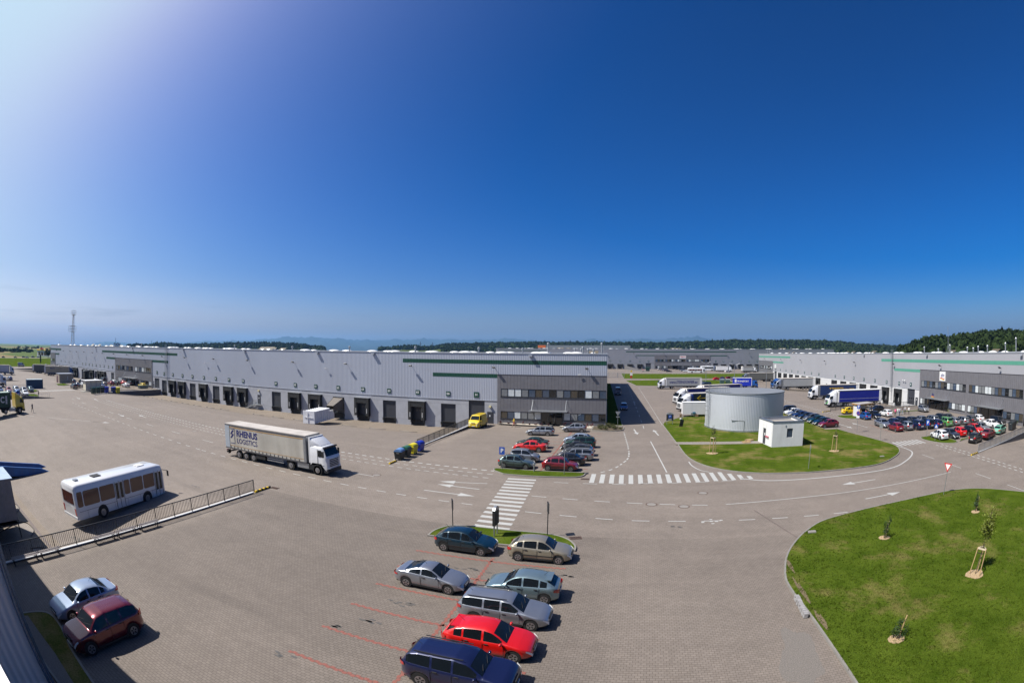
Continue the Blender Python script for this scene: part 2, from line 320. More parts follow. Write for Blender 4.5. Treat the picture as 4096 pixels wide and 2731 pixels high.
# ---- distant hills: elevation of the ridge (degrees) along the azimuth
RIDGE = [(-90, -.1), (-73.4, -.1), (-72.5, 0.01), (-68.8, -0.0), (-66.7, 0.07), (-65.1, 0.35), (-63.2, 0.49), (-61.0, 0.31), (-59.4, 0.34), (-57.8, 0.5), (-56, .36), (-52.2, 0.72), (-49.9, 0.81), (-47.4, 0.88), (-45.5, 0.99), (-43.5, 1.17), (-41.5, 1.41), (-40.1, 1.46), (-36.7, 1.40), (-33.9, 1.28), (-31.5, 1.21), (-28.2, 1.34), (-25.3, 1.42), (-24.0, 1.5), (-22.4, 1.42), (-18.5, 1.4), (-15.8, 1.53), (-13.9, 1.6), (-12.6, 1.47), (-11.4, 1.3), (-10.0, 1.46), (-8.3, 1.22), (-6.4, 1.22), (-5.5, 1.48), (-4.3, 1.63), (-2.6, 1.33), (-1.2, 1.54), (0.1, 1.61), (2.8, 1.57), (4.4, 1.6), (5.9, 1.79), (7.1, 1.9), (8.3, 1.83), (10.2, 1.55), (11.3, 1.45), (16, 1.2), (22, 1.0), (27, .9), (29.6, 1.03), (31.0, 0.98), (33.4, 0.65), (45, .4), (62, .2)]
def ridge(a): return float(np.interp(a, [p[0] for p in RIDGE], [p[1] for p in RIDGE]))
D0 = 15000
V = []; prof = [(.62, -.004), (.75, .25), (.85, .55), (.93, .86), (1., 1.), (1.06, .7), (1.12, .0)]
hz = list(np.arange(-92, 62, .4))
for i, a_ in enumerate(hz):
    hgt = math.tan(R(ridge(a_)))*D0+CAM_H
    for j, (f, p) in enumerate(prof):
        w_ = 1+.18*math.sin(a_*1.9+j*1.7)*(0 < j < 6 and j != 4)+.05*math.sin(a_*7.3+j*2.1)*(j not in (0, 6)) + RS.uniform(-.012, .012)
        V.append((D0*f*math.sin(R(a_)), D0*f*math.cos(R(a_)), hgt*p*w_-1))
npf = len(prof); F = [(i*npf+j, i*npf+j+1, (i+1)*npf+j+1, (i+1)*npf+j) for i in range(len(hz)-1) for j in range(npf-1)]
hill = npmesh('hills', V, F, mat('wooded_hills', (.024, .038, .034), .95, 0, .35, .002, spec=.1), nside=4); tag(hill, kind='structure'); hill.data.shade_smooth()

# ---- road markings
PM = mat('road_paint', (.46, .46, .44), .6, 0, .22, 5, dirt=.3)
def strip(mb, p, q, w, dz=.009):
    n = max(1, int(math.hypot(q[0]-p[0], q[1]-p[1])/6))
    dx, dy = q[0]-p[0], q[1]-p[1]; l = math.hypot(dx, dy); nx, ny = -dy/l*w/2, dx/l*w/2
    for k in range(n):
        a_, b_ = k/n, (k+1)/n
        P = [(p[0]+dx*t+s*nx, p[1]+dy*t+s*ny) for t, s in ((a_, -1), (b_, -1), (b_, 1), (a_, 1))]
        mb.add([(x, y, zg(x, y)+dz) for x, y in P], [(0, 1, 2, 3)])
def poly(mb, pts, w):
    for a_, b_ in zip(pts[:-1], pts[1:]): strip(mb, a_, b_, w)
def dashed(mb, p, q, d, g_, w):
    L_ = math.hypot(q[0]-p[0], q[1]-p[1]); k = 0
    while k < L_:
        a_, b_ = k/L_, min((k+d)/L_, 1)
        strip(mb, (p[0]+(q[0]-p[0])*a_, p[1]+(q[1]-p[1])*a_), (p[0]+(q[0]-p[0])*b_, p[1]+(q[1]-p[1])*b_), w); k += d+g_
def arrow(mb, p, q, w=.16, hw=.5, hl=1.5):
    dx, dy = q[0]-p[0], q[1]-p[1]; l = math.hypot(dx, dy); ux, uy = dx/l, dy/l
    m_ = (q[0]-ux*hl, q[1]-uy*hl); strip(mb, p, m_, w)
    mb.add([(x, y, zg(x, y)+.009) for x, y in ((m_[0]-uy*hw, m_[1]+ux*hw), (m_[0]+uy*hw, m_[1]-ux*hw), q)], [(0, 1, 2)])
def smooth_pts(pts, n=6):
    out_ = []; P = [pts[0]]+list(pts)+[pts[-1]]
    for i in range(1, len(P)-2):
        for k in range(n):
            t = k/n; a_, b_, c_, d_ = P[i-1], P[i], P[i+1], P[i+2]
            out_.append(tuple(.5*(2*b_[j]+(c_[j]-a_[j])*t+(2*a_[j]-5*b_[j]+4*c_[j]-d_[j])*t*t+(-a_[j]+3*b_[j]-3*c_[j]+d_[j])*t**3) for j in (0, 1)))
    out_.append(pts[-1]); return out_
def ccw(p): return p if sum(p[i-1][0]*p[i][1]-p[i][0]*p[i-1][1] for i in range(len(p))) > 0 else p[::-1]
mb = MB()
for k in range(14): strip(mb, (-11.98+.085*k, 45.8-1.065*k), (-9.08+.07*k, 45.92-1.085*k), .5)
mb.build('zebra_crossing', PM)
mb = MB()
for k in range(18):
    x = -3.52+.98*k; y0 = 46.0+.125*max(0, k-4)*.95; y1 = 49.55+.12*max(k-4, 0)
    if k >= 15: y1 = 50.0-.62*(k-15)
    strip(mb, (x, y0), (x-.03, y1), .48)
mb.build('zebra_crossing', PM)
mb = MB()
for k in range(7): strip(mb, (40.3+.83*k, 58.8+.06*k), (40.3+.83*k, 62+.05*k), .42)
mb.build('zebra_crossing', PM)
mb = MB()
for k in range(12): strip(mb, (-144.5, 43.2+1.15*k), (-141.3, 43.2+1.15*k), .5)
mb.build('zebra_crossing', PM)
mb = MB()
for k in range(9): strip(mb, (26.5+1.05*k, 300.5), (26.5+1.05*k, 304), .5)
for k in range(5): strip(mb, (59+1.6*k, 303), (59+1.6*k, 307), .7)
mb.build('zebra_crossing', PM)
mb = MB()
dashed(mb, (-7.97, 36.1), (-.9, 35.4), 1.36, 1.5, .12); dashed(mb, (.57, 35.28), (19.2, 35.05), 1.37, 1.47, .12)
dashed(mb, (-8.39, 40.55), (7.25, 39.2), 1.36, 1.48, .12); dashed(mb, (-7.2, 45.54), (-.1, 45.75), 1.42, 1.45, .12); dashed(mb, (1.35, 46.15), (11.3, 47.2), 1.38, 1.45, .12)
dashed(mb, (-12.6, 36.6), (-50, 38.2), 1.0, 1.12, .12); dashed(mb, (-50, 38.2), (-112, 42.85), 1.1, 1.5, .13)
for off in (0, -1.5, -3.0): dashed(mb, (-13.9, 48.45+off), (-112, 53.7+off), .62, .5, .25 if off == 0 else .14)
dashed(mb, (-24.89, 41.3), (-120, 46), 2.7, 6.5, .12)
poly(mb, smooth_pts([(7.34, 56.07), (7.49, 53.97), (8.12, 51.86), (9.02, 50.93)]), .16)
poly(mb, smooth_pts([(12.1, 47.85), (15.32, 46.5), (23.13, 46.6), (30.88, 47.56), (35.42, 50.3), (39.0, 54.0), (39.75, 57), (39.28, 60.9)]), .22)
poly(mb, smooth_pts([(8.79, 39.31), (15.48, 40.09), (21.83, 40.6), (28.9, 41.4), (37.51, 42.6)]), .12)
strip(mb, (3.18, 69.42), (4.3, 50.83), .15)
dashed(mb, (2.5, 81.5), (-1.5, 200), 3, 4.5, .13); dashed(mb, (5.9, 85.8), (3, 180), .8, .7, .14)
cp = smooth_pts([(-.88, 77.07), (-.52, 71.55), (-.13, 65.55), (.07, 60.43), (-.1, 57.2), (-.6, 55.2), (-1.1, 53.4), (-1.95, 51.5), (-2.9, 50.3)], 8)
acc = 0
for a_, b_ in zip(cp[:-1], cp[1:]):
    acc += math.hypot(b_[0]-a_[0], b_[1]-a_[1])
    if acc % 1.5 < .75: strip(mb, a_, b_, .2)
dashed(mb, (39.75, 52.4), (40.45, 31), 3, 3, .12)
for dx in (0, 1.15): dashed(mb, (46.0+dx, 57), (46.3+dx, 35), .6, .55, .22); dashed(mb, (42.3+dx, 128.5), (44.9+dx, 91.5), .75, .75, .22)
mb.build('lane_markings', PM)
mb = MB()
arrow(mb, (-18.18, 39.12), (-13.21, 38.99)); arrow(mb, (-13.5, 41.25), (-17.8, 41.5)) ; arrow(mb, (-13.4, 43.4), (-18, 42.5), .14)
arrow(mb, (.76, 80.5), (1.32, 75.2), .22, .42, 1.9); arrow(mb, (4.66, 74.54), (4.05, 80.0), .22, .42, 1.9)
arrow(mb, (26.81, 43.88), (22.15, 43.2), .16); arrow(mb, (22.34, 37.96), (26.97, 38.6), .16)
arrow(mb, (39.93, 82.5), (40.24, 76.8), .18); arrow(mb, (43.5, 76.5), (43.1, 82.6), .18)
arrow(mb, (-88, 45), (-84, 44.4), .16); arrow(mb, (-80, 47.6), (-84, 48.2), .16); arrow(mb, (-122, 48.5), (-118, 48), .16); arrow(mb, (-112, 51.2), (-116, 51.8), .16); arrow(mb, (1.2, 118), (1.0, 126), .16)
strip(mb, (-95, 25.7), (-80, 37), .12); arrow(mb, (-82, 35.5), (-78.4, 38.2), .12)
mb.build('arrow_markings', PM)
for nm in ('zebra_crossing', 'lane_markings', 'arrow_markings'):
    for o in [o for o in S.objects if o.name.startswith(nm)]: tag(o, kind='structure')
# scattered single white pavers and oil stains left in the paving
mb = MB()
for _ in range(7):
    x, y = RS.uniform(5.9, 7.6), RS.uniform(34.4, 35.5); mb.add([(x, y, .008), (x+.24, y, .008), (x+.24, y+.16, .008), (x, y+.16, .008)], [(0, 1, 2, 3)])
tag(mb.build('white_pavers', PM), kind='structure')
def blob(mb, x, y, rx, ry, n=18, seed=0, dz=.007):
    rr = np.random.RandomState(seed); n *= 3; ph = rr.uniform(0, 6.28, 6); k = [1+sum(.16/(j+1)**.6*math.sin((j+2)*2*math.pi*i/n+ph[j]) for j in range(6))+rr.uniform(-.04, .04) for i in range(n)]
    mb.add([(x+rx*k[i]*math.cos(2*math.pi*i/n), y+ry*k[i]*math.sin(2*math.pi*i/n), zg(x, y)+dz) for i in range(n)], [tuple(range(n))])
mb = MB()
for i, (x, y) in enumerate([(-10.3, 19.3), (-5.6, 24.6), (-8.6, 24.6), (-3.2, 25.1), (-10.9, 17.0), (-3.6, 24.1), (-35.3, 12.2), (-35.0, 11.9), (-12.9, 12.3), (-12.2, 15.6), (-36.9, 27), (3.5, 33.9)]):
    for k in range(7 if i < 6 else 4): blob(mb, x+RS.normal()*.42, y+RS.normal()*.12, .17, .07, 8, i*9+k)
tag(mb.build('oil_stains', mat('oil_stain', (.09, .083, .075), .6, 0, .3, 6)), kind='structure')
# red paver rows of the parking bays
RP = mat('red_paver', (.24, .085, .065), .85, 0, .25, 9)
def red_row(mb, p, q):
    L_ = math.hypot(q[0]-p[0], q[1]-p[1]); ux, uy = (q[0]-p[0])/L_, (q[1]-p[1])/L_; n = int(L_/.2)
    for k in range(n):
        o_ = .03 if k % 2 else -.03; s = k*.2
        c = [(s+.005, o_-.085), (s+.195, o_-.085), (s+.195, o_+.085), (s+.005, o_+.085)]
        P = [(p[0]+ux*a_-uy*b_, p[1]+uy*a_+ux*b_) for a_, b_ in c]
        mb.add([(x, y, zg(x, y)+.007) for x, y in P], [(0, 1, 2, 3)])
mb = MB()
for k in range(6): red_row(mb, (-12.85, 26.05-2.67*k), (-3.1, 26.08-2.67*k))
red_row(mb, (-7.85, 12), (-7.85, 26.6))
for k in range(10): red_row(mb, (-14.4, 51.6+2.65*k), (-4.2, 51.6+2.65*k))
red_row(mb, (-9.4, 50), (-9.4, 78.5))
for x0, x1, y0, y1 in ((45.4, 72, 68.6, 79.3), (48.2, 66, 58.2, 63.5), (44.5, 58, 86.5, 91)):
    k = x0
    while k < x1: red_row(mb, (k, y0), (k, y1)); k += 2.55
for k in range(9): red_row(mb, (34.2, 79.6+2.6*k), (39, 79.6+2.6*k))
tag(mb.build('parking_lines', RP), kind='structure')
# manholes and drains
def manhole(x, y, label, r=.42):
    t = empty('manhole_cover', (x, y, zg(x, y)+.006), 0, label, 'manhole cover', 'manhole covers in the paving')
    n = 24; vs = [(rr*math.cos(2*math.pi*k/n), rr*math.sin(2*math.pi*k/n), .004) for rr in (r, r+.09) for k in range(n)]
    MB().add(vs, [(k, (k+1) % n, (k+1) % n+n, k+n) for k in range(n)]).build('rim', mat('rusty_iron', (.09, .05, .035), .8, 0, .3, 12), t)
    MB().add([(r*.98*math.cos(2*math.pi*k/n), r*.98*math.sin(2*math.pi*k/n), .003) for k in range(n)], [tuple(range(n))]).build('cover', mat('cover_concrete', (.24, .22, .2), .85, 0, .15, 6), t)
for x, y, l in ((2.23, 39.51, 'round manhole cover in the road, between two lane dashes near the long zebra crossing'), (5.0, 38.94, 'round manhole cover just below the dashes, right of its twin'), (7.2, 42.9, 'lone round manhole cover between the wide zebra crossing and the lane dashes'), (-24.89, 41.86, 'round manhole cover ahead of the driving curtain truck'), (-62, 46.5, 'round manhole cover far out in the empty truck yard')): manhole(x, y, l)
def drain(x, y, rz, label):
    t = empty('drain_grate', (x, y, zg(x, y)+.006), rz, label, 'drain grate', 'drain grates in the paving')
    f = MB()
    for s in (-1, 1): f.box(-.4, .4, s*.22-.03, s*.22+.03, 0, .02).box(s*.4-.03, s*.4+.03, -.25, .25, 0, .021)
    f.build('frame', mat('rusty_iron', (.09, .05, .035)), t)
    b_ = MB(); [b_.box(-.36+.09*k, -.32+.09*k, -.2, .2, .002, .016) for k in range(9)]; b_.build('bars', mat('rusty_iron', ()), t)
    MB().box(-.38, .38, -.2, .2, -.001, .002).build('pit', MT['black'], t)
drain(-3.3, 31.18, .3, 'rusty drain grate by the tip of the grass island beside the beige hatchback'); drain(-4.29, 47.31, .05, 'pale drain grate beside the grass island next to the zebra crossing'); drain(-30.6, 32.16, .1, 'brown drain grate past the striped kerb end of the long railing')

# ---- lawns with kerbs
def grass_material(name='lawn_grass', dry=.6, thr=.53):
    m = bpy.data.materials.new(name); m.use_nodes = True; n = m.node_tree; n.nodes.clear(); nn = n.nodes.new; L = n.links.new
    o = nn('ShaderNodeOutputMaterial'); b = nn('ShaderNodeBsdfPrincipled'); L(b.outputs[0], o.inputs[0]); b.inputs['Roughness'].default_value = 1; b.inputs['Specular IOR Level'].default_value = 0.0
    t = nn('ShaderNodeTexCoord')
    def ns(s, d=6, st=(1, 1, 1), r_=.6):
        q = nn('ShaderNodeMapping'); q.inputs['Scale'].default_value = st; L(t.outputs['Object'], q.inputs[0])
        z = nn('ShaderNodeTexNoise'); z.inputs['Scale'].default_value = s; z.inputs['Detail'].default_value = d; z.inputs['Roughness'].default_value = r_; L(q.outputs[0], z.inputs['Vector']); return z.outputs[0]
    r = nn('ShaderNodeValToRGB'); cr = r.color_ramp; cr.elements[0].position = .30; cr.elements[0].color = (.029, .050, .0045, 1); cr.elements[1].position = .62; cr.elements[1].color = (.058, .084, .010, 1)
    L(ns(.45, 9, (1, 1, 1), .68), r.inputs[0])
    r2 = nn('ShaderNodeMapRange'); r2.inputs['From Min'].default_value = thr; r2.inputs['From Max'].default_value = thr+.17; r2.inputs['To Max'].default_value = dry; L(ns(.22, 9, (1, 1, 1), .7), r2.inputs[0])
    mx_ = nn('ShaderNodeMix'); mx_.data_type = 'RGBA'; L(r2.outputs[0], mx_.inputs[0]); L(r.outputs[0], mx_.inputs[6]); mx_.inputs[7].default_value = (.18, .13, .06, 1)
    r3 = nn('ShaderNodeMapRange'); r3.inputs['From Min'].default_value = .25; r3.inputs['From Max'].default_value = .75; r3.inputs['To Min'].default_value = .55; r3.inputs['To Max'].default_value = 1.45; L(ns(11, 4), r3.inputs[0])
    s_ = nn('ShaderNodeVectorMath'); s_.operation = 'SCALE'; L(mx_.outputs[2], s_.inputs[0]); L(r3.outputs[0], s_.inputs['Scale']); L(s_.outputs[0], b.inputs['Base Color'])
    bp = nn('ShaderNodeBump'); bp.inputs['Strength'].default_value = .7; bp.inputs['Distance'].default_value = .08; L(ns(14, 5), bp.inputs['Height']); L(bp.outputs[0], b.inputs['Normal'])
    return m
GR = grass_material(); GR3 = grass_material('dry_lawn_grass', .75, .50); GR2 = grass_material('lush_grass', .2)
def inset(pts, d):
    n = len(pts); o = []
    for i in range(n):
        a_, b_, c_ = pts[i-1], pts[i], pts[(i+1) % n]
        n1 = (-(b_[1]-a_[1]), b_[0]-a_[0]); n2 = (-(c_[1]-b_[1]), c_[0]-b_[0]); l1 = math.hypot(*n1) or 1; l2 = math.hypot(*n2) or 1
        nx, ny = n1[0]/l1+n2[0]/l2, n1[1]/l1+n2[1]/l2; l = math.hypot(nx, ny) or 1; k = min(d/max(l/2, .4), d*2)
        o.append((b_[0]+nx/l*k, b_[1]+ny/l*k))
    return o
def kerbed(name, pts, m=GR, kh=.12, kw=.12, gh=.10, kerb=True):
    pts = ccw(pts); ins = inset(pts, kw); z = 0
    L_ = MB().slab(ins, -.05, gh).build(name, m); tag(L_, kind='structure')
    if kerb:
        n = len(pts); k = MB()
        vs = [(x, y, -.05) for x, y in pts]+[(x, y, kh) for x, y in pts]+[(x, y, kh) for x, y in ins]+[(x, y, gh-.03) for x, y in ins]
        fs = []
        for i in range(n):
            j = (i+1) % n; fs += [(i, j, j+n, i+n), (i+n, j+n, j+2*n, i+2*n), (i+2*n, j+2*n, j+3*n, i+3*n)]
        k.add(vs, fs); tag(k.build('kerb', MT['kerb']), kind='structure')
    return ins
BIG = smooth_pts([(39.97, 30.95), (37.21, 34.22), (34.45, 35.9), (30.95, 36.39), (25.17, 35.87), (20.71, 35.1), (16.2, 33.71), (13.77, 31.81), (11.99, 29.63), (10.72, 27.41), (9.87, 24.85), (9.69, 23.33), (9.78, 21.27), (9.95, 18.9), (10.3, 10), (10.6, -8)], 5)+[(44, -8), (43, 20)]
big_in = kerbed('front_lawn', BIG)
kerbed('tank_lawn', smooth_pts([(6.96, 66.54), (7.36, 58.93), (8.6, 54.4), (11.0, 51.3), (14.58, 49.5), (18.45, 48.9), (22.47, 48.78), (30.12, 49.61), (35.08, 52.71), (37.98, 56.02), (39.3, 60.0), (38.6, 66), (37.4, 72.5)], 5)+[(36.9, 76.4), (34.6, 76.4), (34.4, 84), (34.2, 105), (30, 118), (20, 108), (13, 97.5), (9.8, 95), (6.4, 88.5), (5.96, 85.56), (6.74, 69.51)], GR3)
W_path = MB().add([(6.7, 66.5, .125), (20.0, 66.3, .125), (20.1, 68.3, .125), (6.6, 68.3, .125)], [(0, 1, 2, 3)]).build('path', PATH); tag(W_path, kind='structure')
kerbed('island', smooth_pts([(-13.2, 28.6), (-13.17, 29.67), (-12.74, 30.74), (-12.15, 31.25), (-10.6, 31.5), (-8.5, 31.5), (-5.37, 31.5), (-3.86, 30.81), (-3.1, 29.67), (-3.0, 28.75)], 4), GR2)
kerbed('island', smooth_pts([(-14.13, 48.3), (-14.2, 49.5), (-10, 49.6), (-4.68, 49.65), (-4.4, 49.2), (-5.2, 47.7), (-9.67, 47.15), (-12.86, 47.25)], 4), GR2)
kerbed('island', smooth_pts([(47.3, 63.6), (46.6, 61.8), (46.9, 59.5), (47.8, 57.6), (49.6, 56.6), (51.0, 57.1)], 4)+[(51.6, 58.3), (51, 64)], GR2, kh=.08, gh=.05)
kerbed('island', [(53, 58.6), (51.5, 57.2), (54.5, 58.2), (66, 60.0), (66, 61.2)], GR2, kh=.1)
kerbed('island', smooth_pts([(44.4, 93), (43.9, 90.5), (44.6, 88.3), (46.5, 87.4), (52, 87.8)], 3)+[(52, 92.8)], GR2)
kerbed('island', [(56, 92.8), (56, 94.0), (72, 94.5), (72, 93)], GR2)
kerbed('island', [(-166, 57), (-160.5, 56.0), (-158.5, 57.8), (-161, 61.5), (-167, 61)], GR2); kerbed('island', [(-134.5, 35.5), (-131, 35), (-127.5, 37.8), (-131, 39), (-134.5, 38.4)], GR2); kerbed('island', [(-147, 39.5), (-143, 39.2), (-141, 41), (-144, 43), (-147.5, 42.3)], GR2)
kerbed('island', [(-115, 59.5), (-114, 61), (-70, 64), (-69, 62.5)], GR2) if False else None
kerbed('far_lawn', [(-2.24, 220), (2.07, 189.5), (10.5, 187.5), (30, 183.3), (50, 184), (52, 205), (40, 228), (13, 227), (-2, 223)], GR2)
kerbed('far_lawn', [(-3.5, 240), (18, 238), (38, 242), (70, 240), (140, 262), (140, 300), (60, 299), (12, 296.5), (-6, 296)], GR2)
kerbed('side_lawn', [(-4.15, 84.8), (-1.2, 83.6), (-2.9, 112), (-5.0, 145), (-8.4, 200), (-10.2, 200)], GR2)
kerbed('wall_bed', [(-23.7, 82.9), (-21, 82.2), (-14.8, 81.7), (-13.6, 81.6), (-13.6, 83.6), (-23.6, 83.6)], mat('gravel', (.5, .44, .36), .95, 0, .3, 20), kh=.0, gh=-.03); kerbed('wall_bed', [(-12.2, 81.5), (-6.4, 80.6), (-6.3, 83.7), (-12.2, 83.7)], mat('gravel', ()), kh=.0, gh=-.03)
kerbed('shrub_bed', smooth_pts([(-6.3, 80.0), (-6.2, 78.3), (-3.6, 77.7), (-1.6, 78.3), (-.95, 80), (-1.0, 82.4)], 3)+[(-6.3, 82.4)], mat('bark_soil', (.08, .06, .035), .95, 0, .3, 8))
kerbed('wall_lawn', smooth_pts([(-24.6, 2.6), (-24.2, 4.2), (-23.5, 4.95), (-22, 5.0), (-20, 4.6)], 3)+[(-14, 3.9), (-8, 3.3), (-8, .3), (-15, .3), (-17.2, 2.6)], grass_material('shaded_lawn', .8, .42), kerb=True)
MB().slab(ccw([(-24.3, 2.7), (-24, 3.5), (-20, 3.55), (-14, 3.0), (-14, .4), (-17.1, .5), (-17.1, 2.6)]), .05, .108).build('gravel_strip', mat('gravel_dark', (.17, .15, .13), .95, 0, .4, 20, bump=.5)); tag(S.objects['gravel_strip'], kind='structure')
# west embankment beyond the yard
MB().add([(-470, -80, .0), (-300, -80, .0), (-300, 420, .0), (-470, 420, .0)], [(0, 1, 2, 3)]).build('far_grass', GR2); tag(S.objects['far_grass'], kind='structure')
MB().add([(-486, -80, .03), (-472, -80, .03), (-472, 420, .03), (-486, 420, .03)], [(0, 1, 2, 3)]).build('road', PATH); tag(S.objects['road'], kind='structure')
# real grass tufts in the near lawn
def inside(p, poly_):
    x, y = p; c = False
    for i in range(len(poly_)):
        (x1, y1), (x2, y2) = poly_[i-1], poly_[i]
        if (y1 > y) != (y2 > y) and x < (x2-x1)*(y-y1)/(y2-y1)+x1: c = not c
    return c
def tufts(name, poly_, n, z, smax=.09, m=None, bbox=None):
    P = np.array(poly_); lo, hi = P.min(0), P.max(0)
    if bbox: lo, hi = np.array(bbox[:2]), np.array(bbox[2:])
    V = []; F = []
    while len(F) < n:
        x, y = RS.uniform(lo[0], hi[0]), RS.uniform(lo[1], hi[1])
        if RS.rand() > math.exp(-max(0, math.hypot(x, y)-16)/22) or not inside((x, y), poly_): continue
        for _ in range(5):
            a_ = RS.uniform(0, 6.28); px, py = x+RS.normal()*.05, y+RS.normal()*.05; w_ = .012+RS.rand()*.015; h_ = smax*(.4+RS.rand()*.8); k = len(V)
            V += [(px-w_*math.cos(a_), py-w_*math.sin(a_), z), (px+w_*math.cos(a_), py+w_*math.sin(a_), z), (px+RS.normal()*.03, py+RS.normal()*.03, z+h_)]; F.append((k, k+1, k+2))
    o = npmesh(name, V, F, m or GR); tag(o, kind='stuff', label='short grass blades growing on the lawn', cat='grass')
tufts('grass', big_in, 60000, .1, bbox=(9.5, 10, 36, 36))
# ---------------------------------------------------------------- warehouses
def ribbed(x0, x1, z0, z1, pitch=.33, d=.015, y=0., openings=()):
    """trapezoidal sheet cladding as one mesh, facing -y"""
    xs_ = []; k = x0
    while k < x1:
        xs_ += [(k, y), (k+pitch*.42, y), (k+pitch*.52, y-d), (k+pitch*.9, y-d)]; k += pitch
    xs_ = [p for p in xs_ if p[0] < x1]+[(x1, y)]; n = len(xs_)
    V = [(a_, b_, z0) for a_, b_ in xs_]+[(a_, b_, z1) for a_, b_ in xs_]
    F = [(i, i+1, i+1+n, i+n) for i in range(n-1)]
    return V, F
def wall_with_openings(mb, x0, x1, z0, z1, ops, y0, y1):
    """solid wall between x0..x1 with rectangular openings (xa, xb, za, zb)"""
    ops = sorted(o for o in ops if o[1] > x0 and o[0] < x1); c = x0
    for xa, xb, za, zb in ops:
        if xa > c: mb.box(c, xa, y0, y1, z0, z1)
        if zb < z1: mb.box(xa, xb, y0, y1, zb, z1)
        if za > z0: mb.box(xa, xb, y0, y1, z0, za)
        c = xb
    if c < x1: mb.box(c, x1, y0, y1, z0, z1)
PANES = [mat('blind_white', (.62, .66, .68), .25, coat=.6), mat('blind_grey', (.20, .21, .22), .2, coat=.6), mat('blind_brown', (.075, .062, .045), .2, coat=.6), mat('pane_blue', (.06, .085, .13), .08, coat=.6), mat('pane_dark', (.012, .014, .016), .06, coat=.6)]
SEQ = [1, 0, 0, 1, 3, 2, 3, 4, 1, 3, 2, 4, 0, 1, 3, 0, 1, 4, 2, 3, 0, 1]
_cache = {}
def cached(key, fn):
    if key not in _cache: _cache[key] = fn()
    return _cache[key]
def shelter_parts(par, x, zs, zt):
    """black dock shelter 0.83 m deep around a dock opening"""
    def fr():
        m = MB(); h = zt-zs
        m.box(-1.75, -1.2, -.83, 0, 0, h).box(1.2, 1.75, -.83, 0, 0, h).box(-1.2, 1.2, -.83, 0, h-.25, h)
        m.box(-1.2, 1.2, -.80, -.76, h-1.05, h-.25); m.add([(-1.2, -.81, 0), (-.95, -.6, 0), (-.95, -.6, h-.9), (-1.2, -.81, h-.9)], [(0, 1, 2, 3)]); m.add([(1.2, -.81, 0), (.95, -.6, 0), (.95, -.6, h-.9), (1.2, -.81, h-.9)], [(3, 2, 1, 0)])
        return m.mesh('dock_shelter')
    s = link('dock_shelter', cached(('sh', round(zt-zs, 1)), fr), par, MT['black']); s.location = (x, -.005, zs)
    t = link('roof_trim', cached('sht', lambda: MB().box(-1.8, 1.8, -.87, 0, 0, .05).mesh('roof_trim')), s, MT['steel']); t.location = (0, 0, zt-zs+.002)
    for sx_ in (-1.32, 1.32):
        l_ = link('guide_stripe', cached('shl', lambda: MB().box(-.05, .05, -.86, -.832, .55, 1.5).mesh('guide_stripe')), s, MT['white']); l_.location = (sx_, 0, 0)
def dock(par, x, kind, zs=-.4, zy=-1.6):
    """door, leveller pit and bumpers of one loading dock"""
    dm_ = cached(('dd', kind), lambda: MB().box(-1.5, 1.5, .26, .32, 0, 3.36).mesh('dock_door'))
    d_ = link('dock_door', dm_, par, MT['door']); d_.location = (x, 0, zs)
    ml = cached('ddl', lambda: (lambda m: ([m.box(-1.48, 1.48, .245, .262, .55*k, .55*k+.02) for k in range(1, 6)], m)[1])(MB()).mesh('panel_joint'))
    j_ = link('panel_joint', ml, d_, MT['seam'])
    if kind == 's':
        w_ = link('door_window', cached('ddw', lambda: MB().box(-.5, -.1, .25, .265, 1.6, 1.9).box(.15, .55, .25, .265, 1.6, 1.9).mesh('door_window')), d_, MT['vent'])
    p_ = link('leveller_pit', cached(('pit', round(zy, 1)), lambda: MB().box(-1.25, 1.25, .25, .3, zy-zs, -.002).box(-1.25, 1.25, -.04, .25, -.16, -.0).mesh('leveller_pit')), par, MT['black']); p_.location = (x, 0, zs)
    b_ = link('dock_bumper', cached('bmp', lambda: MB().box(-1.55, -1.25, -.16, -.003, -.62, -.12).box(1.25, 1.55, -.16, -.003, -.62, -.12).mesh('dock_bumper')), par, MT['black']); b_.location = (x, 0, zs)
    if kind == 's': shelter_parts(par, x, zs-.05, zs+3.6)
def sign(par, x, z, txt, mt, w=.86):
    s = link('dock_sign', cached(('sg', w), lambda: MB().box(-w/2, w/2, -.06, 0, -w/2, w/2).mesh('dock_sign')), par, mt); s.location = (x, -.05, z)
    if txt:
        key = ('tx', txt)
        if key not in _cache:
            t = text_mesh(txt, .62, MT['white'], s, (0, -.066, 0), (R(90), 0, 0), 'number', bold=.012); _cache[key] = t.data
        else:
            t = bpy.data.objects.new('number', _cache[key]); S.collection.objects.link(t); t.parent = s; t.location = (0, -.066, 0); t.rotation_euler = (R(90), 0, 0)
def window_band(par, xa, xb, z0, z1, n, y=-.16, off=0, skip=()):
    w = (xb-xa)/n
    for k in range(n):
        if k in skip: continue
        a_, b_ = xa+w*k, xa+w*(k+1)
        pm = cached(('pane', round(w, 3), round(z1-z0, 3)), lambda: MB().box(.05, w-.05, 0, .03, .05, z1-z0-.05).mesh('pane'))
        f_ = cached(('wf', round(w, 3), round(z1-z0, 3)), lambda: MB().box(0, .05, -.05, .06, 0, z1-z0).box(w-.05, w, -.05, .06, 0, z1-z0).box(.05, w-.05, -.05, .06, 0, .05).box(.05, w-.05, -.05, .06, z1-z0-.05, z1-z0).mesh('window'))
        o = link('window', f_, par, MT['dark']); o.location = (a_, y+.07, z0)
        link('pane', pm, o, PANES[SEQ[(k+off) % len(SEQ)]])
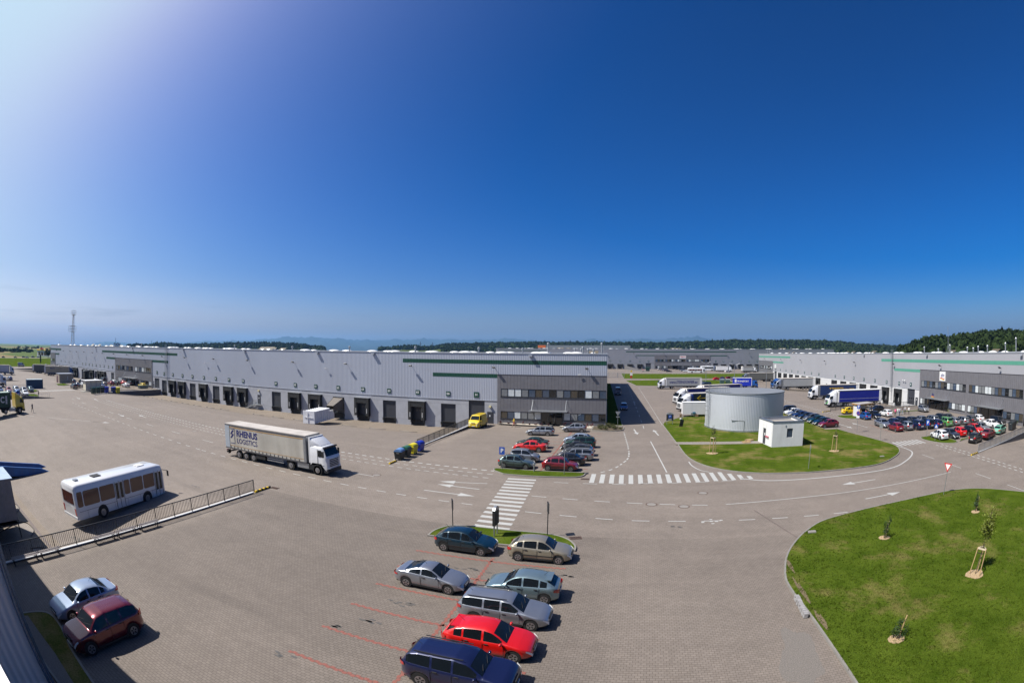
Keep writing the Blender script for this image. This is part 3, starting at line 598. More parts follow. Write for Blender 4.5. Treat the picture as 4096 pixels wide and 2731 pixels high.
def office_block(par, xa, xb, doors, canopies, bands_up, bands_lo, zg0=-.3, off=0):
    """two storey office front of dark panels standing 0.14 m proud of the cladding; doors = [(x0,x1)]"""
    ops = [(a_, b_, 4.8, 6.22) for a_, b_, n in bands_up]
    m = MB()
    wall_with_openings(m, xa, xb, 3.2, 8.76, ops, -.16, -.06)
    lo = [(a_, b_, .78, 2.1) for a_, b_, n in bands_lo]+[(a_, b_, zg0+.02, 2.35) for a_, b_ in doors]
    wall_with_openings(m, xa, xb, zg0-.3, 3.2, lo, -.16, -.06)
    o = m.build('office_facade', MT['office'], par)
    s = MB(); k = xa+.62
    def free(x, z0, z1): return not any(a_-.01 < x < b_+.01 and za < z1 and zb > z0 for a_, b_, za, zb in ops+lo)
    while k < xb-.1:
        for z0, z1 in ((6.26, 8.74), (2.5, 4.7), (zg0, .7)):
            if free(k, z0, z1): s.box(k-.012, k+.012, -.168, -.158, z0, z1)
        k += .62
    s.box(xa, xb, -.2, -.162, 8.68, 8.78); s.build('panel_seams', MT['seam'], o)
    sl_ = MB()
    for a_, b_, n in bands_up: sl_.box(a_-.05, b_+.05, -.25, -.162, 4.7, 4.8)
    for a_, b_, n in bands_lo: sl_.box(a_-.05, b_+.05, -.25, -.162, .68, .78)
    sl_.build('window_sill', MT['dark'], o)
    MB().box(xa+.05, xb-.05, .1, .14, zg0, 8.7).build('inner_wall', MT['black'], par)
    i = off
    for a_, b_, n in bands_up: window_band(par, a_, b_, 4.8, 6.22, n, off=i); i += n
    for a_, b_, n in bands_lo: window_band(par, a_, b_, .78, 2.1, n, off=i+3); i += n
    for a_, b_ in doors:
        w = b_-a_; e_ = MB()
        for q in (0, .36, .68, .98): e_.box(a_+w*q-.04*(q > 0), a_+w*q+.05, -.2, -.08, zg0, 2.35)
        e_.box(a_+.05, b_-.05, -.2, -.08, 2.24, 2.349); d_ = e_.build('entrance_door', MT['dark'], par)
        MB().box(a_+.06, b_-.06, -.12, -.1, zg0+.05, 2.24).build('pane', PANES[4], d_); MB().cyl((a_+w*.62, -.25, .6), (a_+w*.62, -.25, 1.5), .02, n=6).build('handle', MT['chrome'], d_)
    for a_, b_ in canopies:
        c_ = MB().box(a_, b_, -1.75, -.17, 2.42, 2.5).box(a_, b_, -1.8, -1.75, 2.38, 2.56).build('canopy', MT['steel'], par)
        r_ = MB()
        for x in (a_+.5, b_-.3): r_.bar((x, -1.6, 2.5), (x, -.17, 4.3), .05); r_.cyl((x, -.2, 4.3), (x, -.16, 4.3), .09, n=8)
        r_.build('rod', MT['steel'], c_)
        MB().cyl((b_-.5, -1.6, zg0), (b_-.5, -1.6, 2.42), .05, n=8).build('post', MT['dark'], c_)
def floodlight(par, x, z=10.0):
    def f():
        m = MB().bar((0, 0, -.05), (0, -.55, 0), .06)
        a_ = MB(); m.add([(-.28, -.5, -.16), (.28, -.5, -.16), (.28, -.95, .05), (-.28, -.95, .05), (-.28, -.44, 0), (.28, -.44, 0), (.28, -.86, .2), (-.28, -.86, .2)], [(0, 1, 2, 3), (7, 6, 5, 4), (0, 4, 5, 1), (1, 5, 6, 2), (2, 6, 7, 3), (3, 7, 4, 0)])
        return m.mesh('floodlight')
    o = link('floodlight', cached('fl', f), par, MT['dark']); o.location = (x, -.05, z)
    g_ = link('lens', cached('fll', lambda: MB().add([(-.23, -.55, -.15), (.23, -.55, -.15), (.23, -.9, .02), (-.23, -.9, .02)], [(0, 3, 2, 1)]).mesh('lens')), o, MT['steel']); g_.location = (0, -.01, -.02)
def ladder(par, x, z0, z1, cage=True):
    m = MB()
    for s in (-.25, .25): m.bar((x+s, -.25, z0), (x+s, -.25, z1+1.1), .05)
    k = z0+.2
    while k < z1: m.bar((x-.25, -.25, k), (x+.25, -.25, k), .03); k += .32
    if cage:
        k = z0+2.4
        while k < z1+1: 
            pts = [(x+.36*math.cos(t), -.25-.55*math.sin(t), k) for t in np.linspace(0, math.pi, 7)]
            for p, q in zip(pts[:-1], pts[1:]): m.bar(p, q, .03)
            k += .9
        for t in np.linspace(.3, math.pi-.3, 4): m.bar((x+.36*math.cos(t), -.25-.55*math.sin(t), z0+2.4), (x+.36*math.cos(t), -.25-.55*math.sin(t), z1+1), .03)
    m.build('wall_ladder', MT['steel'], par)
def skylights(par, x0, x1, dx, ys_, H, flip=()):
    dome = lambda: MB().box(-1.6, 1.6, -1.1, 1.1, 0, .22).ell((0, 0, .2), (1.5, 1.02, .42), 12, 4, 0).mesh('skylight', True)
    flap = lambda: MB().bar((-.9, -.7, .3), (.9, -.7, 1.0), 1.5, .05, up=(0, 1, 0)).mesh('vent_flap')
    k = 0
    for r_, y in enumerate(ys_):
        x = x0+(r_ % 3)*dx/3.1
        while x < x1:
            o = link('skylight', cached('dome', dome), par, MT['dome']); o.location = (x, y, H+.06)
            if k % 7 == 3:
                MBm = cached('flap', lambda: MB().add([(-1.5, -1.0, .25), (1.5, -1.0, .25), (1.5, .3, 1.0), (-1.5, .3, 1.0)], [(0, 1, 2, 3)]).add([(-1.5, -1.0, .24), (-1.5, .3, .99), (-1.5, .3, .25)], [(0, 1, 2)]).mesh('vent_flap'))
                link('vent_flap', MBm, o, MT['vent'])
            x += dx*(1 if k % 5 else 1.3); k += 1
def chimney(par, x, y, H, h=1.3, r=.14, m='steel'):
    o = MB().cyl((0, 0, 0), (0, 0, h), r, n=10).cyl((0, 0, h), (0, 0, h+.3), r*1.7, r*1.7, n=10).ell((0, 0, h+.3), (r*1.7, r*1.7, .14), 10, 3, 0).build('chimney', MT[m], par); o.location = (x, y, H)
def person_door(par, x0, x1, z0, z1, lamp=True):
    d_ = MB().box(x0, x1, -.055, -.0, z0, z1).build('side_door', MT['door'], par); MB().bar((x0+.15, -.1, z0+1), (x0+.15, -.1, z0+1.15), .05).build('handle', MT['chrome'], d_)
    MB().box(x0+.4, x0+.62, -.058, -.053, z0+1.3, z0+1.6).build('notice', MT['white'], d_)
    if lamp: MB().box((x0+x1)/2-.2, (x0+x1)/2+.2, -.35, -.02, z1+.8, z1+1.15).build('wall_lamp', mat('cream_lamp', (.7, .62, .35), .4), par)
def warehouse(name, label, loc, rz, x0, x1, depth, cl, pl, gr, scale=1, zlow=-1.7, pitch=.33, group=None, skew=0):
    t = empty(name, loc, rz, label, 'warehouse', group, scale)
    t['x0'] = x0; t['x1'] = x1
    V, F = ribbed(x0, x1, 3.95, 12.5, pitch); npmesh('wall_cladding', V, F, cl, t, nside=4)
    # the three other sides and the roof
    m = MB()
    xb0, xb1 = x0+skew, x1+skew; ins = .02
    m.add([(x0, .01, zlow), (xb0, depth, zlow), (xb0, depth, 12.5), (x0, .01, 12.5)], [(3, 2, 1, 0)]).add([(x1, .01, zlow), (xb1, depth, zlow), (xb1, depth, 12.5), (x1, .01, 12.5)], [(0, 1, 2, 3)]).add([(xb0, depth, zlow), (xb1, depth, zlow), (xb1, depth, 12.5), (xb0, depth, 12.5)], [(3, 2, 1, 0)])
    m.build('end_wall', cl, t)
    MB().slab([(x0+ins, .02), (x1-ins, .02), (xb1-ins, depth-.02), (xb0+ins, depth-.02)], 12.1, 12.3).build('roof', MT['roof'], t)
    c = MB().box(x0-.06, x1+.06, -.1, .3, 12.5, 12.66).slab([(x1-.3, .301), (x1+.06, .301), (xb1+.06, depth), (xb1-.3, depth)], 12.5, 12.66).slab([(x0-.06, .301), (x0+.3, .301), (xb0+.3, depth), (xb0-.06, depth)], 12.5, 12.66).box(xb0-.06, xb1+.06, depth+.001, depth+.3, 12.5, 12.66)
    c.build('roof_coping', MT['coping'], t)
    MB().box(x0, x1, -.1, -.002, 3.86, 3.95).build('base_flashing', MT['coping'], t)
    t['_'] = 0; del t['_'], t['x0'], t['x1']
    return t
def plinth(par, x0, x1, ops, m, zlow=-1.9):
    b = MB(); wall_with_openings(b, x0, x1, zlow, 3.86, ops, -.02, .24)
    o = b.build('concrete_base', m, par); j = MB(); k = x0+2
    while k < x1:
        if not any(a_ < k < b_ for a_, b_, _, _ in ops): j.box(k-.012, k+.012, -.024, -.019, 3.0, 3.86)
        k += 6.25
    for a_, b_ in zip([x0]+[o_[1] for o_ in sorted(ops)], [o_[0] for o_ in sorted(ops)]+[x1]):
        if b_-a_ > .1: j.box(a_, b_, -.024, -.019, 2.99, 3.01); j.box(a_, b_, -.0245, -.0195, -.5, -.48)
    j.build('panel_joints', mat('joint_grey', (.2, .2, .22)), o)
def dock_op(x, zlow=-1.9, zs=-.4): return (x-1.5, x+1.5, zlow, 2.97)
def stripe(par, xa, xb, za, zb, m, pitch=.33):
    V, F = ribbed(xa, xb, za, zb, pitch, .015, -.022); npmesh('coloured_stripe', V, F, m, par, nside=4)

# -- the long warehouse opposite (faces south), local x = world x
WH = warehouse('warehouse', 'long silver warehouse with numbered docks, dark green stripes and grey office block', (0, 83.9, 0), 0, -252.8, -4.15, 114, MT['clad'], MT['plinth'], MT['green'], skew=-6.0)
D1 = [(-127.8, '51', 'p'), (-122.5, '52', 's'), (-117.1, '53', 's'), (-111.8, '54', 'p'), (-106.1, '55', 's'), (-100.6, '56', 'p'), (-94.9, '57', 's'), (-89.2, '58', 's'), (-77.4, '59', 'p'), (-71.2, '60', 's'), (-65.1, '61', 's'), (-58.9, '62', 'p'), (-52.6, '63', 's'), (-46.35, '64', 'p'), (-40.0, '65', 's'), (-33.6, '66', 'p')]
D2 = [(-201, '43', 'p'), (-197, '44', 's'), (-192.8, '45', 'p'), (-188.8, '46', 's'), (-184.6, '47', 'p'), (-180.2, '48', 's'), (-175.9, '49', 's'), (-233.4, '37', 's'), (-226.7, '38', 's'), (-220.3, '39', 's'), (-213, '40', 's'), (-209, '41', 's')]
ops = [dock_op(x) for x, n, k in D1+D2]+[(-29.5, -26.4, -.38, 3.861), (-133.9, -130.9, .28, 3.3), (-168.9, -166.1, -.3, 3.3), (-242, -239, -.3, 3.3)]
plinth(WH, -252.7, -165.0, [o for o in ops if o[1] < -165.1], MT['plinth']); plinth(WH, -135.4, -23.98, [o for o in ops if o[0] > -135.3], MT['plinth'])
for x, n, k in D1: dock(WH, x, k); sign(WH, x, 4.9, n, MT['green'])
for x, n, k in D2: dock(WH, x, k, -.25, -1.0); sign(WH, x, 5.3, n, MT['green'], .8)
sign(WH, -28, 4.9, 'H', MT['green'], 1.0); sign(WH, -132.3, 5.1, 'G', MT['green']); sign(WH, -171.5, 5.3, '50', MT['green'], .8); sign(WH, -167.5, 5.3, 'F', MT['green'], .8)
for a_, b_, z in ((-29.45, -26.45, -.38), (-133.8, -131, .28), (-168.8, -166.2, -.3), (-241.9, -239.1, -.3)): MB().box(a_, b_, .18, .24, z, 3.85 if a_ > -30 else 3.3).build('roller_door', MT['door'], WH)
person_door(WH, -25.9, -24.7, -.35, 1.83); person_door(WH, -83.9, -82.8, -.35, 1.9); person_door(WH, -135.0, -134.3, .35, 2.3, False)
for xa, xb, za, zb in ((-43.3, -4.25, 10.62, 11.34), (-36.8, -24.0, 8.1, 8.8), (-178, -119.9, 10.4, 11.1), (-173.6, -164.7, 8.1, 8.8), (-135.4, -125.2, 8.1, 8.8), (-252.7, -233.4, 10.2, 11), (-243.4, -236.5, 8.1, 8.8)): stripe(WH, xa, xb, za, zb, MT['green'])
office_block(WH, -23.95, -4.17, [(-15.75, -11.9)], [(-17.8, -11.0)], [(-23.3, -4.25, 15)], [(-23.3, -15.85, 6), (-11.8, -4.25, 6)])
office_block(WH, -164.9, -135.5, [(-152, -148.2)], [(-156, -146)], [(-163.7, -149.5, 8), (-148, -136.2, 7)], [(-163.7, -152.6, 7), (-147, -136.2, 6)], zg0=.2, off=4)
office_block(WH, -252.7, -243.5, [(-248, -246)], [(-251, -245)], [(-252, -244.2, 5)], [(-244.9, -244.0, 1)], zg0=0, off=2)
for x in [-7.7, -24.5, -41.3, -56.6, -71.5, -87, -100.9, -115.2, -128.2, -141.4, -153.5, -165.4, -176.5, -187.5, -197.8, -207.9, -217.2, -228, -240]: floodlight(WH, x)
for x in (-17.8, -50, -64.5, -88.5, -116.5, -150, -185): MB().box(x-.35, x+.35, -.6, -.06, 12.05, 12.35).build('overflow_box', MT['coping'], WH)
for x in (-9.0, -62, -105): MB().bar((x-.3, -.5, 8.95), (x+.25, -.45, 9.0), .14).bar((x, -.05, 8.8), (x, -.45, 8.9), .05).build('security_camera', MT['white'], WH)
ladder(WH, -126.2, 2.2, 12.5)
skylights(WH, -247, -9, 15.5, (3.5, 12, 24, 38, 55), 12.3)
for x, y, h in ((-15.2, 3, 1.9), (-5.3, 2.5, 1.9), (-9, 5, 1.2), (-8, 5, .9), (-7, 5, .8), (-10.5, 16, 1.0), (-20.5, 5, .9), (-28.6, 3, 1.0), (-42, 3, 1.1), (-58, 3, 1.0), (-75, 3.3, .9), (-97, 4, 1), (-150, 4, 1.3), (-13, 26, 1.1)): chimney(WH, x, y, 12.3, h)
MB().bar((-245, 3, 12.3), (-245, 3, 14.2), .1).bar((-205, 3, 12.3), (-205, 3, 14), .1).build('roof_mast', MT['steel'], WH)
# galvanised steps at the side door between docks 58 and 59
st = empty('steel_stairs', (-84.4, 83.8, -1.55), 0, 'galvanised steel steps with railings up to the side door between docks 58 and 59', 'stairs')
m = MB(); m.box(-.3, 1.9, -1.3, 0, 1.12, 1.18); [m.box(-2.6+.38*k, -2.3+.38*k, -1.3, -.1, .16*k+.12, .16*k+.16) for k in range(7)]; m.build('tread', MT['steel'], st)
m = MB()
for y in (-1.3, -.1): m.bar((-2.7, y, 0), (-.2, y, 1.15), .06, .2)
m.box(-.28, -.22, -1.3, -1.24, 0, 1.12).box(1.82, 1.88, -1.3, -1.24, 0, 1.12); m.build('frame', MT['steel'], st)
m = MB()
for y in (-1.3, -.1):
    m.bar((-2.7, y, 1.0), (-.2, y, 2.15), .04); [m.bar((-2.7+.28*k, y, .13*k), (-2.7+.28*k, y, 1.0+.13*k), .022) for k in range(10)]
m.bar((-.2, -1.3, 2.2), (1.88, -1.3, 2.2), .04); m.bar((1.88, -1.3, 2.2), (1.88, 0, 2.2), .04); [m.bar((-.2+.23*k, -1.3, 1.15), (-.2+.23*k, -1.3, 2.2), .022) for k in range(10)]
m.build('railing', MT['steel'], st)

# -- the eastern warehouse (faces west): local x = -(world y)
WE = warehouse('warehouse', 'pale grey warehouse on the right with light green stripes and numbered docks', (74.24, 0, 0), R(-90), -266.7, -34, 110, MT['clad_e'], MT['plinth_w'], MT['lgreen'])
DE = [(225.2, '1'), (216.4, '2'), (207.8, '3'), (199.3, '4'), (190.9, '5'), (182.4, '6'), (174.3, '7'), (158.2, '8'), (150.2, '9'), (142.5, '10'), (134.9, '11'), (127.3, '12'), (119.9, '13'), (112.6, '14')]
opsE = [dock_op(-y) for y, n in DE]+[(-108.0, -104.1, .02, 3.861), (-235.5, -231.5, .02, 3.861)]
plinth(WE, -238.3, -101.7, opsE, MT['plinth_w'])
for y, n in DE: dock(WE, -y, 's', -.1, -1.2); sign(WE, -y, 4.88, n, mat('teal_sign', (.012, .07, .07), .5), .86)
sign(WE, -106.3, 4.95, 'B', mat('teal_sign', ()), .9); sign(WE, -233, 4.65, 'A', mat('teal_sign', ()), .9)
for a_, b_ in ((-107.9, -104.2), (-235.4, -231.6)):
    d_ = MB().box(a_, b_, .18, .24, .02, 3.85).build('roller_door', MT['door'], WE); MB().box(a_+.7, a_+1.3, .17, .185, 1.4, 1.7).box(a_+1.7, a_+2.3, .17, .185, 1.4, 1.7).box(a_+2.7, a_+3.2, .17, .185, 1.4, 1.7).build('door_window', MT['glass'], d_)
person_door(WE, -103.6, -102.4, .02, 2.0, False); person_door(WE, -166.6, -165.6, -.1, 1.9, False)
for xa, xb, za, zb in ((-266.6, -210.3, 10.55, 11.3), (-238.3, -220.7, 8.0, 8.7), (-123.5, -34.1, 10.4, 11.1), (-115.7, -101.75, 8.05, 8.72)): stripe(WE, xa, xb, za, zb, MT['lgreen'])
office_block(WE, -101.7, -60.95, [(-96.5, -88.3), (-75.4, -67.9)], [(-97.0, -87.7), (-75.9, -67.5)], [(-100.9, -81.5, 15), (-80.3, -61.6, 16)], [(-101.1, -96.7, 4), (-88.1, -81.4, 5), (-80.4, -75.6, 4), (-67.7, -61.1, 5)], zg0=.02, off=3)
office_block(WE, -266.6, -238.4, [(-262, -258)], [(-263, -252)], [(-264.5, -239.5, 14)], [(-257, -240, 9)], zg0=.02, off=7)
for y in (253, 223, 194.8, 167.3, 141.3, 115.3, 92, 69.1): floodlight(WE, -y, 9.85)
for y in (98.5, 62.5, 135): MB().box(-y-.35, -y+.35, -.5, -.06, 12.0, 12.35).build('overflow_box', MT['coping'], WE)
ladder(WE, -116.5, .2, 12.5)
skylights(WE, -250, -60, 11, (3.0, 12, 24), 12.3)
for y, d, h in ((67.0, 3, 2.6), (71.5, 4, 1.8), (77, 3, 1.4), (81.5, 4, 1.3), (84.5, 5, 1.0), (92, 3, 1.8), (98.5, 4, 1.0), (104, 3, 1.5), (88, 6, 1.2), (262, 4, 1.5), (256, 5, 1.7), (258, 4, 1.4)): chimney(WE, -y, d, 12.3, h)
m = MB().bar((-100, 9, 12.3), (-100, 9, 19), .08); m.bar((-101, 9, 12.3), (-100, 9, 14.5), .06).bar((-99, 9, 12.3), (-100, 9, 14.5), .06); m.build('roof_mast', MT['steel'], WE)
b_ = MB().box(-92.4, -89.9, -.3, -.17, 6.5, 8.55).build('logo_sign', MT['white'], WE)
text_mesh('dm', 1.15, mat('logo_navy', (.02, .02, .16), .5), b_, (-91.15, -.31, 7.75), (R(90), 0, 0), shear=.3, bold=.01)
def wave(par, x0, x1, y, z, h, m, name='emblem'):
    V = []; n = 14
    for k in range(n+1):
        t = k/n; x = x0+(x1-x0)*t; c = .5*h*math.sin(t*6.28); V += [(x, y, z+c), (x, y, z+c+h*.8)]
    return MB().add(V, [(2*k, 2*k+2, 2*k+3, 2*k+1) for k in range(n)]).build(name, m, par)
wave(b_, -92.1, -90.2, -.308, 7.0, .22, mat('logo_red', (.5, .02, .03), .5)); wave(b_, -92.0, -90.2, -.309, 6.78, .2, mat('logo_yellow', (.8, .5, .02), .5))
b_ = MB().box(-93.9, -92.2, -1.85, -1.8, 2.75, 2.8).build('logo_stand', MT['dark'], WE)
text_mesh('dm', .8, mat('logo_navy', ()), b_, (-93.1, -1.83, 3.5), (R(90), 0, 0), shear=.3, depth=.03)
wave(b_, -93.8, -92.4, -1.82, 3.0, .15, mat('logo_red', ())); wave(b_, -93.8, -92.4, -1.83, 2.82, .15, mat('logo_yellow', ()))
b_ = MB().box(-234.6, -232, -.3, -.06, 5.5, 7.1).build('tenant_sign', MT['white'], WE); text_mesh('W3', .8, MT['lgreen'], b_, (-233.3, -.31, 6.3), (R(90), 0, 0), bold=.02)
MB().bar((-109.2, -.5, 5.9), (-108.7, -.5, 5.8), .16).bar((-109.8, -.5, 5.95), (-110.3, -.5, 5.9), .16).bar((-109.2, -.06, 5.8), (-109.2, -.5, 5.8), .05).build('security_camera', MT['white'], WE)

# -- the warehouse far behind (faces south), a larger sister
k = 1.265
WT = warehouse('warehouse', 'distant grey warehouse beyond the lawns with a dark office block and the white TESCO board', (0, 383.3, 0), 0, -111/k, 178/k, 90, mat('mid_cladding', (.27, .28, .32), .5, .2, .05, .3), mat('mid_panel', (.26, .27, .30), .7), MT['green'], scale=k, pitch=.5)
DT = [(-32.6, '33'), (-24.7, '34'), (-16.7, '35'), (-8.66, '36'), (-.8, '37'), (7.2, '38'), (75.8, '40'), (83.2, '41'), (90.5, '42'), (97.9, '43'), (105.1, '44'), (112.5, '45')]
opsT = [dock_op(x/k) for x, n in DT]+[(11.9/k, 16/k, .02, 3.861), (67.3/k, 71.3/k, .02, 3.861)]
plinth(WT, -110.5/k, 18.9/k, [o for o in opsT if o[1] < 18.8/k], mat('mid_panel', ())); plinth(WT, 64.9/k, 177/k, [o for o in opsT if o[0] > 65/k], mat('mid_panel', ()))
for x, n in DT: dock(WT, x/k, 's', -.4, -1.6); sign(WT, x/k, 5.05, n, mat('teal_sign', ()), .86)
sign(WT, 14/k, 5.05, 'D', mat('teal_sign', ()), .86); sign(WT, 69.3/k, 5.05, 'E', mat('teal_sign', ()), .86)
for a_, b_ in ((11.95/k, 15.95/k), (67.35/k, 71.25/k)): MB().box(a_, b_, .18, .24, .02, 3.85).build('roller_door', MT['door'], WT)
for xa, xb, za, zb in ((-4.1, 86.9, 10.6, 11.2), (3.9, 18.9, 8.3, 8.75), (64.8, 79.1, 8.2, 8.7), (-109, -69, 11.0, 11.5)): stripe(WT, xa/k, xb/k, za, zb, MT['green'], .5)
office_block(WT, 18.95/k, 64.75/k, [(33.5/k, 38/k)], [(32/k, 49/k)], [(19.7/k, 44/k, 15), (45/k, 63.8/k, 11)], [(19.7/k, 33/k, 8), (39/k, 63/k, 12)], zg0=.02, off=4)
b_ = MB().box(39.4/k, 44.6/k, -.3, -.17, 6.62, 8.45).build('name_board', MT['white'], WT); text_mesh('TESCO', 1.15, MT['red'], b_, (42/k, -.32, 7.65), (R(90), 0, 0), 'lettering', bold=.025); 
m = MB(); [m.box(42/k-1.7+.72*q, 42/k-1.2+.72*q, -.325, -.305, 6.88, 7.0) for q in range(5)]; m.build('emblem', MT['blue'], b_)
for x in (2, 26.5, 52, 78, 98, 115, 130, -20): floodlight(WT, x/k, 9.9)
skylights(WT, -100/k, 174/k, 10, (2.5, 10, 20), 12.3)
for x, y, h in ((50, 12, 2.2), (46, 10, 1.1), (24, 20, 1.2), (140, 9, 1.2), (-40, 12, 1.3)): chimney(WT, x/k, y, 12.3, h)
WF = warehouse('warehouse', 'low grey warehouse with an orange corner panel on the horizon behind the others', (-177.5, 900, 14), 0, 0, 176, 60, mat('mid_cladding', ()), mat('mid_panel', ()), MT['green'], pitch=1.5, zlow=-14)
MB().box(0, 15, -.3, -.06, 7.5, 12.4).build('orange_panel', mat('orange_panel', (.75, .16, .03), .5), WF)
WG = warehouse('warehouse', 'farthest grey warehouse roof showing just above the long warehouse on the left', (-420, 520, -1), R(8), 0, 200, 80, mat('mid_cladding', ()), mat('mid_panel', ()), MT['green'], pitch=1.5)
skylights(WG, 4, 196, 12, (4, 16), 12.3)
text_ = empty('roof_letters', (-187, 96, 12.3), R(25), 'dark block lettering DSV standing on the roof edge of the long warehouse', 'sign')
text_mesh('DSV', 2.2, mat('letter_navy', (.015, .02, .08), .5), text_, (0, 0, .85), (R(90), 0, 0), depth=.1, bold=.05)
MB().box(-3.6, 3.6, -.05, .05, -.1, .05).box(-2.6, -2.5, -.05, .05, -.1, .6).box(2.5, 2.6, -.05, .05, -.1, .6).build('frame', MT['dark'], text_)

# -- the building under the camera
OB = empty('warehouse', (0, 0, 0), R(180), 'near building at the left edge, its corrugated wall seen steeply from above', 'warehouse')
# local x = -world x, local y = -world y ; main wall at world y = 2.45 for x < -17, return wall at x = -17
V, F = ribbed(17, 260, -1.5, 12.3, .33, .045, -2.2); npmesh('wall_cladding', V, F, mat('own_cladding', (1.0, .90, .86), .38, .1, .05, .3), OB, nside=4)
VR, FR_ = ribbed(0, 2.12, .25, 12.3, .34, .035, 0)
rot = [(17.0+y, -2.40+x, z) for x, y, z in VR]
npmesh('return_cladding', [(17.0+d_, -.05-x, z) for x, d_, z in VR], [f[::-1] for f in FR_], mat('own_cladding', ()), OB, nside=4)
MB().box(16.86, 16.93, -.14, .05, -.2, 12.25).build('white_trim', MT['white'], OB)
MB().box(16.9, 17.1, -2.3, -2.17, 0, 12.3).build('corner_trim', mat('blue_grey_trim', (.22, .27, .36), .25, .5), OB); MB().cyl((16.86, -2.05, 0), (16.86, -2.05, 12.2), .06, n=10).build('downpipe', mat('blue_grey_trim', ()), OB)
MB().box(-40, 17.0, .05, 0.3, -.2, 12.25).build('front_wall', MT['white'], OB)
MB().box(-40, 260, .0, 60, 12.0, 12.25).box(17.2, 260, -2.15, .0, 12.0, 12.25).build('roof', MT['roof'], OB)
MB().box(17.1, 260, -2.27, -2.0, 12.25, 12.45).build('roof_coping', MT['coping'], OB); MB().box(-40, 17.3, -.004, .35, 12.26, 12.56).build('parapet_cap', MT['white'], OB)
MB().box(17.1, 31.0, -2.34, -2.21, .0, .5).build('base_trim', mat('blue_grey_trim', ()), OB)
# dock houses standing out from the near building into its yard
def dock_house(x, label, y1=6.5):
    t = empty('dock_house', (x, 0, -1.1), 0, label, 'dock house', 'corrugated dock houses along the near building')
    m = MB(); y0 = 2.3; w = 1.9
    for s in (-1, 1):
        V_, F_ = ribbed(0, y1-y0, 1.35, 4.4, .16, .02, 0)
        m.add([(s*(w-y), y0+x_, z) for x_, y, z in V_], F_ if s > 0 else [f[::-1] for f in F_])
    m.add([(-w, y1, 3.4), (w, y1, 3.4), (w, y1, 4.4), (-w, y1, 4.4)], [(3, 2, 1, 0)]).build('corrugated_wall', mat('dark_corrugated', (.30, .28, .28), .5, .2), t)
    MB().box(-w-.08, w+.08, y0, y1+.15, 4.4, 4.46).build('roof', mat('light_blue_roof', (.42, .52, .66), .4, .2), t)
    MB().box(-w, w, y1-.06, y1, 1.2, 3.4).build('front_curtain', MT['black'], t)
    MB().box(-w, w, y0, y1-.1, 1.0, 1.12).build('deck', MT['dark'], t)
    f_ = MB()
    for px_, py_ in ((-w+.1, y1-.1), (w-.1, y1-.1), (w-.1, y0+.3), (-w+.1, y0+.3)): f_.bar((px_, py_, -.1), (px_, py_, 1.15), .1)
    f_.bar((w-.1, y1-.1, 1.1), (w-.1, y0+.3, 0), .06); f_.build('leg', MT['dark'], t)
dock_house(-39.9, 'nearest corrugated dock house standing in the shade by the near end of the railing', 7.6)
dock_house(-46.6, 'corrugated dock house with pale blue roof, second along the near wall', 7.8); dock_house(-55, 'corrugated dock house half out of frame behind the blue loading ramp', 7.4)
# ---------------------------------------------------------------- cars
def paint(name, col, rough=.28, metal=.35): return mat('paint_'+name, col, rough, metal, .04, 2, coat=.9)
PT = dict(silver=paint('silver', (.36, .38, .42), .3, .7), grey=paint('grey', (.16, .17, .19), .3, .6), darkgrey=paint('dark_grey', (.05, .055, .065)), black=paint('black', (.01, .01, .013)), navy=paint('navy', (.012, .017, .07)), blue=paint('blue', (.01, .09, .35)), midblue=paint('mid_blue', (.05, .09, .22)),
 green=paint('dark_green', (.005, .045, .035)), petrol=paint('petrol', (.006, .028, .045)), lime=paint('lime', (.10, .30, .09), .3, .2), mint=paint('mint', (.15, .42, .30), .3, .2), red=paint('red', (.62, .008, .006), .3, .05), darkred=paint('dark_red', (.22, .012, .022), .3, .3), maroon=paint('maroon', (.15, .01, .02), .25, .5),
 white=paint('white', (.72, .73, .75), .35, 0), beige=paint('beige', (.36, .32, .24), .3, .5), ice=paint('ice_blue', (.24, .33, .36), .28, .6), sage=paint('sage', (.10, .15, .15), .28, .6), yellow=paint('yellow', (.78, .55, .0), .35, 0), tan=paint('tan', (.3, .27, .22), .3, .4), paleblue=paint('pale_blue', (.33, .40, .52), .3, .4))
